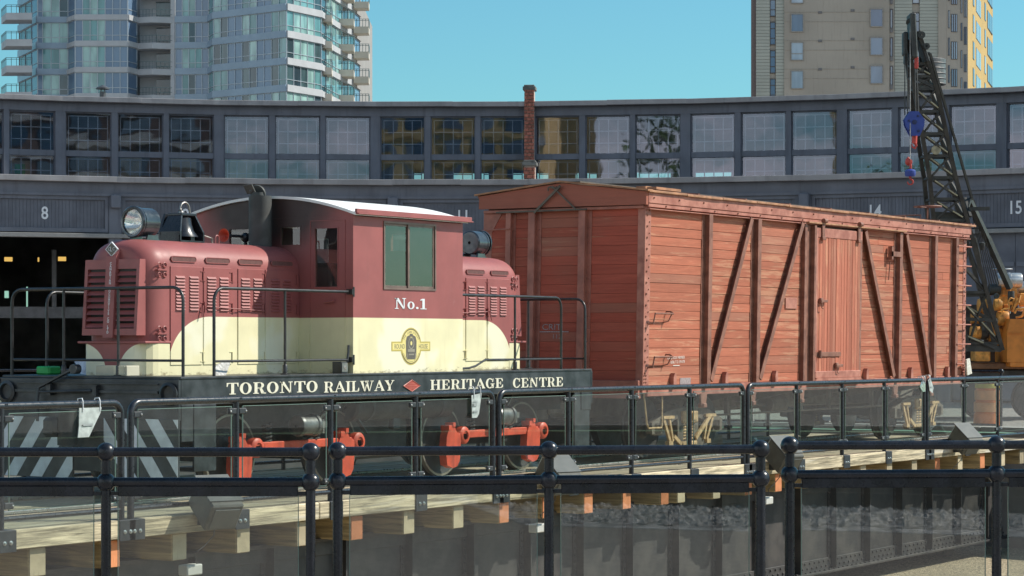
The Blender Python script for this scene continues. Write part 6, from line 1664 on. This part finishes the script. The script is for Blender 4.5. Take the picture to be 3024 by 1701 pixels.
for i, t in enumerate(ts):
    for A, B in ((front_l, front_r), (back_l, back_r)):
        mb = MB(); mb.beam(along(A, t), along(B, t), .05, .05); part('boom_strut', mb, m_cblack, CR)
    for A, B in ((front_l, back_l), (front_r, back_r)):
        mb = MB(); mb.beam(along(A, t), along(B, t), .04, .04); part('boom_strut', mb, m_cblack, CR)
    if i + 1 < len(ts):
        t2 = ts[i + 1]
        for A, B in ((front_l, front_r),):
            mb = MB(); a, b = (along(A, t2), along(B, t)); mb.beam(a, b, .055, .05); br = part('boom_brace', mb, m_cblack, CR)
            if A is front_l and i % 2 == 0 or (A is front_l and 3 <= i <= 8):
                mb = MB(); n_ = -V2 * .03; mb.beam(a.lerp(b, .15) + n_, a.lerp(b, .42) + n_, .05, .02); mb.beam(a.lerp(b, .58) + n_, a.lerp(b, .86) + n_, .05, .02); part('worn_patch', mb, m_cream2, br)
        for A, B in ((front_l, front_r),):
            mb = MB(); mb.beam(along(A, t).lerp(along(B, t), .05), along(A, t).lerp(along(B, t2), .5), .035, .035); mb.beam(along(B, t2), along(A, t).lerp(along(B, t2), .5), .035, .035); part('boom_brace', mb, m_cblack, CR)
        for A, B in ((front_r, back_r),):
            mb = MB(); mb.beam(along(A, t), along(B, t2), .035, .035); part('boom_brace', mb, m_cblack, CR)
# head: plates, sheaves
hd = cp_(2694, 95, 44.2)
mb = MB(); 
mb.obox(cp_(2694, 108, 44.2), (.055, .22, .42), ((U2 + Vector((0, 0, .05))).normalized(), V2, (Vector((0, 0, 1)) - U2 * .05).normalized()), .03)
mb.obox(cp_(2722, 140, 44.4), (.035, .2, .30), ((U2 + Vector((0, 0, .3))).normalized(), V2, (Vector((0, 0, 1)) - U2 * .3).normalized()), .01); part('boom_head', mb, m_cblack, CR)
for k, (px, py, r) in enumerate(((2692, 62, .075), (2719, 105, .07), (2734, 138, .06))):
    mb = MB(); c = cp_(px, py, 44.2)
    for q in (-.1, .02, .14): mb.lathe([(.02, 0), (r, 0), (r - .025, .025), (r, .05), (.02, .05)], c + V2 * q, V2, 20)
    part('sheave', mb, m_cblack, CR)
mb = MB(); c = cp_(2663, 130, 44.2)
mb.obox(c + U2 * .06, (.045, .1, .22), (U2, V2, (0, 0, 1)), .03); mb.obox(c + U2 * .07 + Vector((0, 0, -.28)), (.03, .08, .1), (U2, V2, (0, 0, 1)), .02); part('sheave_guard', mb, m_cblack, CR)
mb = MB(); mb.obox(cp_(2728, 185, 44.7), (.09, .03, .2), (U2, V2, (0, 0, 1))); part('boom_plate', mb, m_cblack, CR)
# red marker on the boom and round lamp
mb = MB(); mb.obox(cp_(2706, 185, 44.05), (.035, .02, .11), (U2, V2, (0, 0, 1)), .01); part('red_marker', mb, m_redhook, CR)
mb = MB(); mb.lathe([(.02, 0), (.08, .0), (.09, .03), (.09, .07), (.001, .08)], cp_(2763, 443, 45.0), -V2, 18); part('work_lamp', mb, m_cream2, CR)
# gantry strut, pendants
mb = MB(); mb.beam(cp_(2862, 590, 46.2), cp_(2916, 706, 47), .10, .10); mb.beam(cp_(2914, 700, 47), cp_(2982, 850, 47.6), .11, .11); mb.beam(cp_(2866, 585, 46.2), cp_(2850, 640, 45.9), .05, .05); mb.beam(cp_(2850, 585, 46.2), cp_(2866, 640, 45.9), .05, .05); mb.beam(cp_(2860, 617, 46), cp_(2922, 616, 46), .06, .07); part('gantry', mb, m_cblack, CR)
mb = MB()
for a, b in (((2744, 155, 44.6), (2870, 590, 46.2)), ((2748, 158, 44.8), (2880, 615, 46.4))): mb.tube([cp_(*a), cp_(*b)], .022, 6)
for k in range(7): mb.tube([cp_(2864 + k * 2, 590, 46.3), cp_(2908 + k * 7, 840, 47.6)], .010, 5)
part('pendant_cables', mb, m_cblack, CR)
mb = MB(); mb.tube([cp_(2878, 700, 46.4), cp_(2893, 760, 46.6)], .03, 8); mb.lathe([(.02, 0), (.06, .02), (.05, .12), (.02, .16)], cp_(2900, 715, 46.4), (0, 0, -1), 12); part('cable_clamp', mb, m_cblack, CR)
# cross bars of the boom foot and platform
for a, b, th in (((2740, 1028, 47), (2955, 1030, 47), .12), ((2800, 872, 46.5), (2920, 868, 46.5), .09), ((2800, 940, 46.7), (2935, 945, 46.7), .07), ((2752, 636, 45.7), (2850, 640, 45.7), .14)):
    mb = MB(); mb.beam(cp_(*a), cp_(*b), .12, th); part('foot_beam', mb, m_cblack, CR)
for a, b in (((2790, 965, 46.9), (2940, 1028, 46.9)), ((2810, 880, 46.7), (2915, 940, 46.7))):
    mb = MB(); A, B = cp_(*a), cp_(*b); mb.beam(A, B, .09, .06); br = part('foot_brace', mb, m_cblack, CR); mb = MB(); mb.beam(A.lerp(B, .1) - V2 * .04, A.lerp(B, .75) - V2 * .04, .07, .03); part('worn_patch', mb, m_cream2, br)
# machinery deck
Dm = 48.6
def cbox(px0, px1, py0, py1, D, dep, mat, name, b=.02, par=None):
    A, B = cp_(px0, py1, D), cp_(px1, py0, D); mb = MB(); c = (A + B) / 2 + V2 * dep / 2
    mb.obox(c, ((px1 - px0) / 7000 * D / 2, dep / 2, (py1 - py0) / 7000 * D / 2), (U2, V2, (0, 0, 1)), b); return part(name, mb, mat, par or CR)
A = cp_(2974, 1070, Dm - .6)
mb = MB(); s = (Dm - .6) / 7000
pr = [(0, 0), (0, 86 * s), (9 * s, 128 * s), (190 * s, 128 * s), (190 * s, 0)]
mb.add([tuple(A + U2 * p[0] + Vector((0, 0, p[1])) + V2 * d) for d in (0, 1.2) for p in pr], [(0, 1, 2, 3, 4), (9, 8, 7, 6, 5)] + [(i, (i + 1) % 5, 5 + (i + 1) % 5, 5 + i) for i in range(5)]); part('engine_cover', mb, m_corange, CR)
mb = MB(); mb.beam(A + Vector((0, 0, 86 * s)) - V2 * .01, A + Vector((0, 0, 86 * s)) - V2 * .01 + U2 * 1.3, .03, .015); part('cover_seam', mb, m_corange, CR)
cbox(2983, 3160, 1068, 1084, Dm - .6, 1.0, m_corange, 'skirt')
cbox(2600, 3160, 1072, 1090, Dm - .2, 2.2, simple('crane_deck_rust', (.20, .10, .05), .7, var=.3), 'deck_frame')
cbox(2500, 3200, 1092, 1130, Dm - .1, 2.2, m_cblack, 'chassis')
cbox(2880, 2925, 1035, 1067, Dm - .3, .5, m_cengine, 'step_box')
cbox(2800, 3160, 900, 1070, Dm + 1.0, .3, m_cblack, 'machine_backing', .0)
cbox(2950, 3160, 840, 905, Dm + 1.0, .3, m_cengine, 'machine_backing', .0)
def ccyl(px, py, L, r, mat, name, D=Dm, ends=None, ax=None):
    c = cp_(px, py, D); a = ax or U2; mb = MB()
    mb.lathe([(.01, 0), (r * .92, 0), (r, .03), (r, L * .45), (r * 1.06, L * .46), (r * 1.06, L * .54), (r, L * .55), (r, L - .03), (r * .92, L), (.01, L)], c, a, 22); return part(name, mb, mat, CR)
ccyl(2944, 828, .50, .155, m_silver, 'muffler'); ccyl(3006, 848, .5, .12, m_silver, 'muffler', Dm + .3)
ccyl(2888, 902, .18, .145, m_cengine, 'air_cleaner'); ccyl(2936, 900, .15, .125, m_cengine, 'flywheel_housing', Dm - .2)
ccyl(2945, 940, .22, .15, m_cengine, 'winch_drum', Dm - .1); ccyl(2868, 938, .28, .12, m_cengine, 'winch_drum', Dm + .1)
ccyl(2866, 982, .22, .13, m_cengine, 'winch_drum'); ccyl(2918, 985, .26, .165, m_cengine, 'winch_drum', Dm + .1); ccyl(2896, 980, .14, .15, m_cblack, 'brake_drum')
for k in range(6): ccyl(2922 + k * 5.5, 855, .022, .115, m_cblack, 'cooling_fin')
cbox(2958, 2985, 845, 875, Dm + .1, .3, m_cengine, 'gearbox'); cbox(3012, 3040, 865, 905, Dm + .1, .3, m_cengine, 'fuel_box')
mb = MB(); mb.tube([cp_(2984, 880, Dm - .3), cp_(2978, 890, Dm - .3), cp_(2982, 920, Dm - .3), cp_(2990, 905, Dm - .3), cp_(2994, 882, Dm - .3), cp_(2984, 880, Dm - .3)], .02, 6); mb.tube([cp_(2996, 925, Dm - .4), cp_(3002, 914, Dm - .4), cp_(3030, 912, Dm - .4)], .025, 8); mb.tube([cp_(3000, 938, Dm - .4), cp_(3018, 934, Dm - .4), cp_(3026, 915, Dm - .4)], .025, 8); mb.tube([cp_(2956, 918, Dm - .4), cp_(2968, 912, Dm - .4), cp_(2982, 912, Dm - .4)], .02, 8); mb.beam(cp_(2990, 920, Dm - .3), cp_(3004, 880, Dm - .3), .10, .04); part('pipework', mb, m_cengine, CR)
mb = MB(); mb.lathe([(.20, -.01), (.215, .0), (.20, .012), (.19, 0), (.20, -.01)], cp_(2960, 795, Dm + .2), (0, 0, 1), 24)
for a in range(3): mb.tube([cp_(2960, 795, Dm + .2) + U2 * .2 * math.cos(a * 2.1) + V2 * .2 * math.sin(a * 2.1), cp_(2960, 795, Dm + .2)], .01, 6)
mb.cyl(cp_(2960, 795, Dm + .2), cp_(2960, 840, Dm + .2), .02, 8); part('hand_wheel', mb, m_silver, CR)
for px in (2560, 2700, 2900, 3050):
    mb = MB(); c = cp_(px, 1190, Dm)
    mb.lathe([(.05, 0), (.38, 0), (.40, .03), (.40, .1), (.43, .12), (.05, .13)], (c.x, c.y, .43), V2, 28); part('wheel', mb, m_wheel, CR)

for k in range(46):          # hoses, housings, valves on the machinery deck
    px, py = random.uniform(2868, 3075), random.uniform(872, 1040)
    mt = random.choice((m_cengine, m_cengine, m_corange, m_cblack, m_cblack, m_silver)); dd = Dm + random.uniform(-.35, .35)
    q = random.random()
    if q < .4: ccyl(px, py, random.uniform(.08, .25), random.uniform(.03, .08), mt, 'engine_fitting', dd, ax=random.choice((U2, -V2, Vector((0, 0, 1)))))
    elif q < .7: cbox(px - random.uniform(4, 10), px + random.uniform(4, 10), py - random.uniform(4, 9), py + random.uniform(4, 9), dd, .2, mt, 'engine_housing', .012)
    else:
        a = cp_(px, py, dd); b = a + U2 * random.uniform(-.4, .4) + Vector((0, 0, random.uniform(-.3, .3))); c = (a + b) / 2 + Vector((0, 0, random.uniform(-.12, .12))) - V2 * .1
        mb = MB(); mb.tube([a, a.lerp(c, .6), c, c.lerp(b, .4), b], random.uniform(.012, .022), 6); part('hose', mb, mt, CR)

# hoist gear hanging from the boom head
HB = thing('hook_block', 'large blue crane hook block with a red hook hanging high beside the boom', 'hook block', cp_(2698, 366, 43.9))
k_ = 43.9 / 7000
c0 = cp_(2698, 366, 43.9)
prf = [(-14, 36), (12, 36), (30, 12), (29, -8), (16, -36), (-10, -36), (-26, -6), (-29, 12)]
for dd, nm in ((-.10, 'side_plate'), (.06, 'side_plate')):
    mb = MB(); mb.add([tuple(c0 + U2 * p[0] * k_ + Vector((0, 0, p[1] * k_)) + V2 * (dd + e)) for e in (0, .04) for p in prf], [tuple(range(8)), tuple(range(15, 7, -1))] + [(i, (i + 1) % 8, 8 + (i + 1) % 8, 8 + i) for i in range(8)]); part(nm, mb, m_blue, HB)
mb = MB()
for q in (-.04, .01): mb.lathe([(.02, 0), (.15, 0), (.13, .02), (.15, .04), (.02, .04)], c0 + V2 * q + Vector((0, 0, .03)), V2, 22)
part('sheave', mb, m_cblack, HB)
mb = MB()
for dx, dzz, r in ((0, 4, .045), (-16, 8, .02), (-14, -20, .02), (12, -22, .025), (10, 22, .02)): mb.lathe([(r, 0), (r, .015), (.001, .02)], c0 + U2 * dx * k_ + Vector((0, 0, dzz * k_)) - V2 * .10, -V2, 14)
part('bolts', mb, simple('hook_bolt_dark', (.02, .03, .10), .5), HB)
mb = MB(); mb.cyl(cp_(2701, 400, 43.9), cp_(2700, 424, 43.9), .05, 12); mb.tube([cp_(2701, 420, 43.9), cp_(2706, 430, 43.9), cp_(2702, 438, 43.9), cp_(2694, 434, 43.9), cp_(2693, 426, 43.9)], .028, 8, r1=.012); part('hook', mb, m_redhook, HB)
mb = MB()
for a, b in (((2672, 140), (2672, 340)), ((2680, 150), (2681, 336)), ((2707, 190), (2713, 342)), ((2702, 190), (2704, 332))): mb.tube([cp_(*a, 44.1), cp_(*b, 43.9)], .011, 6)
part('hoist_cable', mb, m_cblack, HB)
HH = thing('headache_ball', 'small blue weight with red hook hanging on a single cable beside the boom', 'hook', cp_(2688, 510, 43.7))
mb = MB(); c = cp_(2688, 510, 43.7); mb.lathe([(.01, -.07), (.085, -.07), (.10, -.045), (.10, .035), (.075, .06), (.01, .07)], c, (0, 0, 1), 24); part('weight', mb, m_blue, HH)
mb = MB(); mb.tube([cp_(2689, 498, 43.7), cp_(2689, 484, 43.7)], .025, 8); mb.tube([cp_(2689 + 4 * math.sin(t * .5), 484 - 6 + 6 * math.cos(t * .5), 43.7) for t in range(13)], .012, 6); mb.lathe([(.005, .12), (.045, .08), (.06, .02), (.04, -.03), (.01, -.05)], cp_(2682, 482, 43.75), (0, 0, 1), 12); part('swivel', mb, m_redhook, HH)
mb = MB(); mb.tube([cp_(2688, 521, 43.7), cp_(2688, 528, 43.7)], .025, 8); mb.tube([cp_(2688 + 8 * math.sin(R(a)), 537 - 8 * math.cos(R(a)), 43.7) for a in range(0, 300, 25)], .02, 8, r1=.01); part('hook', mb, m_redhook, HH)
mb = MB(); mb.tube([cp_(2688, 66, 44.1), cp_(2688, 474, 43.7)], .010, 6); part('hoist_cable', mb, m_steelw, HH)

# ------------------------------------------------------------------ small things
m_paper = simple('worn_plastic_paper', (0.42, 0.46, 0.44), 0.5, var=0.2, scale=14)
m_clear = glass('clear_plastic', (0.8, 0.88, 0.86), .35, (.62, .66, .66), gain=2.5, dscale=18)
m_tie_w = simple('white_cable_tie', (0.75, 0.77, 0.78), .4)
m_print = simple('grey_print', (0.30, 0.33, 0.33), .6)
def pocket(x, Y, z, poly, label, paper, print_lines):
    T = thing('plastic_pocket', label, 'plastic pocket', (x, Y, z), 'plastic pockets hanging on the guard rails')
    mb = MB(); n = len(poly)
    # slightly bellied sheet
    A = [(x + p[0], Y - .045 - .012 * math.sin(3.1 * i / n), z + p[1]) for i, p in enumerate(poly)]
    B = [(a[0], a[1] + .006, a[2]) for a in A]
    mb.add(A + B, [tuple(range(n)), tuple(range(2 * n - 1, n - 1, -1))] + [(i, (i + 1) % n, n + (i + 1) % n, n + i) for i in range(n)]); part('sheet', mb, paper, T)
    mb = MB()
    for px in (poly[0][0] + .04, poly[1][0] - .02):
        mb.tube([(x + px, Y - .055, z + poly[0][1] - .03), (x + px, Y - .05, z + .02), (x + px + .01, Y - .03, z + .045), (x + px + .02, Y + .03, z + .04), (x + px + .015, Y + .04, z - .02)], .005, 6)
    part('cable_tie', mb, m_tie_w, T)
    mb = MB()
    for px, pz, w, h in print_lines: mb.box(x + px, x + px + w, Y - .0625, Y - .060, z + pz, z + pz + h)
    if print_lines: part('print', mb, m_print, T)
pocket(-7.72, -2.32, 1.075, [(-.09, -.04), (.19, -.04), (.17, -.09), (.02, -.30), (-.12, -.30), (-.10, -.20)], 'torn clear plastic pocket tied to the left guard rail', m_paper, [(-.06, -.20, .13, .02)])
pocket(-1.50, -2.32, 1.075, [(-.05, -.05), (.14, -.03), (.08, -.26), (.04, -.30), (-.05, -.30)], 'printed sheet in a plastic pocket tied to the rail before the red truck', m_paper, [(-.035, -.12, .09, .008), (-.035, -.14, .09, .008), (-.035, -.17, .07, .025), (-.035, -.24, .08, .02)])
pocket(11.36, -2.32, 1.045, [(-.02, -.03), (.07, -.03), (.17, -.16), (.13, -.24), (.02, -.20)], 'crumpled white sheet tied to the rail gap at the far boxcar end', m_paper, [(.03, -.15, .08, .012)])
pocket(11.20, -2.30, 1.03, [(-.08, -.04), (.06, -.04), (.05, -.2), (-.06, -.2), (-.16, -.12)], 'crumpled clear bag hanging left of the rail gap at the far boxcar end', m_clear, [])
bg_ = MB(); bg_.add([(-4.95 + a, .25 - b, c) for a, b, c in ((0, -.13, 1.42), (.02, .03, 1.44), (.0, .14, 1.44), (.05, .20, 1.27), (.02, .06, 1.27), (-.02, -.02, 1.28))], [(0, 1, 4, 5), (1, 2, 3, 4)])
bg_.add([(-4.94 + a, .25 - b, c) for a, b, c in ((0, -.13, 1.42), (.02, .03, 1.44), (.0, .14, 1.44), (.05, .20, 1.27), (.02, .06, 1.27), (-.02, -.02, 1.28))], [(5, 4, 1, 0), (4, 3, 2, 1)])
single('plastic_bag', bg_, simple('bluish_bag', (.52, .60, .74), .45, var=.25, scale=20), 'crumpled bluish white plastic bag standing on the locomotive front deck', 'bag', (-4.95, .25, 1.27))
mb = MB(); mb.box(-4.98, -4.80, .70, .90, 1.271, 1.36, .015); single('green_crate', mb, simple('green_plastic', (.03, .42, .09), .45), 'small bright green box at the far corner of the locomotive front deck', 'box', (-4.89, .8, 1.27))
mb = MB(); q = [(-4.74, -1.33, 1.275), (-4.50, -1.30, 1.275), (-4.33, -1.22, 1.40), (-4.42, -1.20, 1.41), (-4.58, -1.24, 1.38)]
mb.add(q + [(a + .01, b + .012, c + .004) for a, b, c in q], [(0, 1, 2, 3, 4), (9, 8, 7, 6, 5)] + [(i, (i + 1) % 5, 5 + (i + 1) % 5, 5 + i) for i in range(5)])
single('newspaper', mb, simple('newsprint', (.42, .41, .39), .8, var=.35, scale=22), 'curled grey newspaper lying on the locomotive deck beside the hood', 'newspaper', (-4.5, -1.28, 1.27))
mb = MB(); p = [(15.02, -1.53, 1.30), (15.16, -1.53, 1.32), (15.29, -1.52, 1.06), (15.08, -1.52, 1.03), (15.03, -1.53, 1.15)]
mb.add(p + [(a, b + .03, c) for a, b, c in p], [(0, 1, 2, 3, 4), (9, 8, 7, 6, 5)] + [(i, (i + 1) % 5, 5 + (i + 1) % 5, 5 + i) for i in range(5)])
single('paper_bag', mb, simple('cream_paper', (.66, .63, .55), .7, var=.2, scale=25), 'crumpled pale paper bag hooked on the lowest ladder rung of the boxcar', 'bag', (15.15, -1.52, 1.2))
# construction barrel on the far side of the bridge
bx, by, _ = cw(.2005 * 43.2, 43.2)
TB = thing('traffic_barrel', 'orange plastic construction barrel with yellow tape beyond the right guard rail', 'barrel', (bx, by, 0))
mb = MB(); pr = [(.02, 0), (.29, 0), (.29, .06)]
for k, (z, r) in enumerate(((.08, .25), (.30, .24), (.31, .225), (.52, .225), (.53, .21), (.74, .21), (.75, .20), (.92, .19), (.95, .15), (.96, .02))): pr.append((r, z))
mb.lathe(pr, (bx, by, 0), n=28); part('drum', mb, simple('orange_plastic', (.85, .20, .02), .5, var=.1), TB)
mb = MB(); mb.lathe([(.243, .33), (.243, .50)], (bx, by, 0), n=28); mb.lathe([(.228, .55), (.228, .72)], (bx, by, 0), n=28); part('reflective_band', mb, simple('orange_band', (.85, .34, .14), .4), TB)
mb = MB(); mb.lathe([(.222, .76), (.224, .80), (.216, .84)], (bx, by, 0), n=28); mb.tube([(bx - .1, by - .22, .82), (bx - .02, by - .25, .9), (bx + .03, by - .24, .78), (bx + .12, by - .22, .76)], .012, 6); part('yellow_tape', mb, simple('yellow_tape', (.72, .55, .04), .4), TB)
# loose timber and track tools stacked between the rails beyond the boxcar
m_loose = wood('loose_timber', (.40, .38, .33), 'x', .3)
for i, (x0, x1, y, z, lab) in enumerate(((7.6, 10.4, .75, .03, 'long grey timber lying on the deck under the boxcar'), (8.2, 11.0, 1.15, .03, 'grey timber lying on the far deck edge under the boxcar'))):
    mb = MB(); zz = dz((x0 + x1) / 2); mb.box(x0, x1, y, y + .22, zz + .002, zz + .16, .01); single('timber_baulk', mb, m_loose, lab, 'timber', ((x0 + x1) / 2, y, zz))
# blue line strung along the far fence
mb = MB(); A, B = Vector(cw(7.0, 43.4, 1.0)), Vector(cw(9.6, 43.0, .98)); mb.tube([A.lerp(B, t / 12) - Vector((0, 0, .05 * math.sin(math.pi * t / 12))) for t in range(13)], .012, 6); single('blue_rope', mb, simple('blue_rope', (.03, .08, .40), .6), 'thin blue rope strung along the far pit fence at the right', 'rope', tuple(A))

# ------------------------------------------------------------------ city behind the photographer (seen in the windows)
m_ybr = simple('yellow_brick', (0.74, 0.56, 0.28), 0.9, var=0.08, scale=.3)
m_bbr = simple('brown_brick', (0.25, 0.19, 0.17), 0.9, var=0.1, scale=.3)
m_bband = simple('pale_floor_band', (0.75, 0.72, 0.66), .8)
def block(label, X, D, w, d, floors, fh, wall, band, cols):
    B_ = thing('office_building', label, 'building', cw(X, D))
    H = floors * fh; c = Vector(cw(X, D))
    mb = MB(); mb.obox(c + Vector((0, 0, H / 2)), (w / 2, d / 2, H / 2), (U2, V2, (0, 0, 1))); part('wall', mb, wall, B_)
    for f in range(floors):
        mb = MB(); mb.obox(c + V2 * d / 2 + Vector((0, 0, f * fh + .4)), (w / 2, .15, .35), (U2, V2, (0, 0, 1))); part('floor_band', mb, band, B_)
        for q in range(cols):
            mb = MB(); mb.obox(c + V2 * (d / 2) + U2 * (-w / 2 + w * (q + .5) / cols) + Vector((0, 0, f * fh + fh * .6)), (w / cols * .3, .08, fh * .26), (U2, V2, (0, 0, 1))); part('window', mb, m_twin, B_)
block('yellow brick tower behind the photographer, mirrored in the roundhouse windows', -15, -120, 18, 22, 22, 2.9, m_ybr, m_ybr, 5)
block('tan stone tower left behind the photographer, mirrored right of the brick pier', -64, -120, 20, 22, 24, 2.9, m_ybr, m_bband, 5)
block('long brown brick office block behind the photographer', 62, -95, 70, 25, 8, 3.4, m_bbr, m_bband, 14)
def tree(label, X, D, h, r):
    T = thing('tree', label, 'tree', cw(X, D), 'park trees behind the photographer')
    b = Vector(cw(X, D)); mb = MB(); mb.tube([b, b + Vector((.1, 0, h * .4)), b + Vector((.2, .1, h * .75))], .28, 10, r1=.08)
    for k in range(5): a = k * 1.26; mb.tube([b + Vector((.1, 0, h * (.35 + .06 * k))), b + Vector((r * .6 * math.cos(a), r * .6 * math.sin(a), h * (.55 + .06 * k)))], .1, 6, r1=.03)
    part('trunk', mb, m_bbr, T)
    mb = MB()
    for k in range(1500):
        v = Vector((random.gauss(0, 1), random.gauss(0, 1), random.gauss(0, 1))).normalized() * (random.random() ** .4)
        c = b + Vector((v.x * r, v.y * r, h * .66 + v.z * h * .34)) + Vector((math.sin(v.z * 9) * .4, math.cos(v.x * 8) * .4, 0))
        n = Vector((random.gauss(0, 1), random.gauss(0, 1), random.gauss(0, 1))).normalized(); u = n.orthogonal().normalized(); w_ = n.cross(u); s = random.uniform(.25, .5)
        mb.add([c - u * s, c + w_ * s * .6, c + u * s, c - w_ * s * .6], [(0, 1, 2, 3)])
    part('crown', mb, m_grass, T)
for X, D, h, r, lab in ((-44, -30, 13, 5, 'broad park tree far left behind the photographer'), (-58, -18, 15, 6, 'tallest park tree far left behind the photographer'), (-36, -52, 11, 4, 'small park tree left behind the photographer'), (14, -70, 12, 5, 'park tree before the brown office block'), (-37, -108, 30, 8, 'tall park tree between the yellow tower and the tan tower')):
    tree(lab, X, D, h, r)
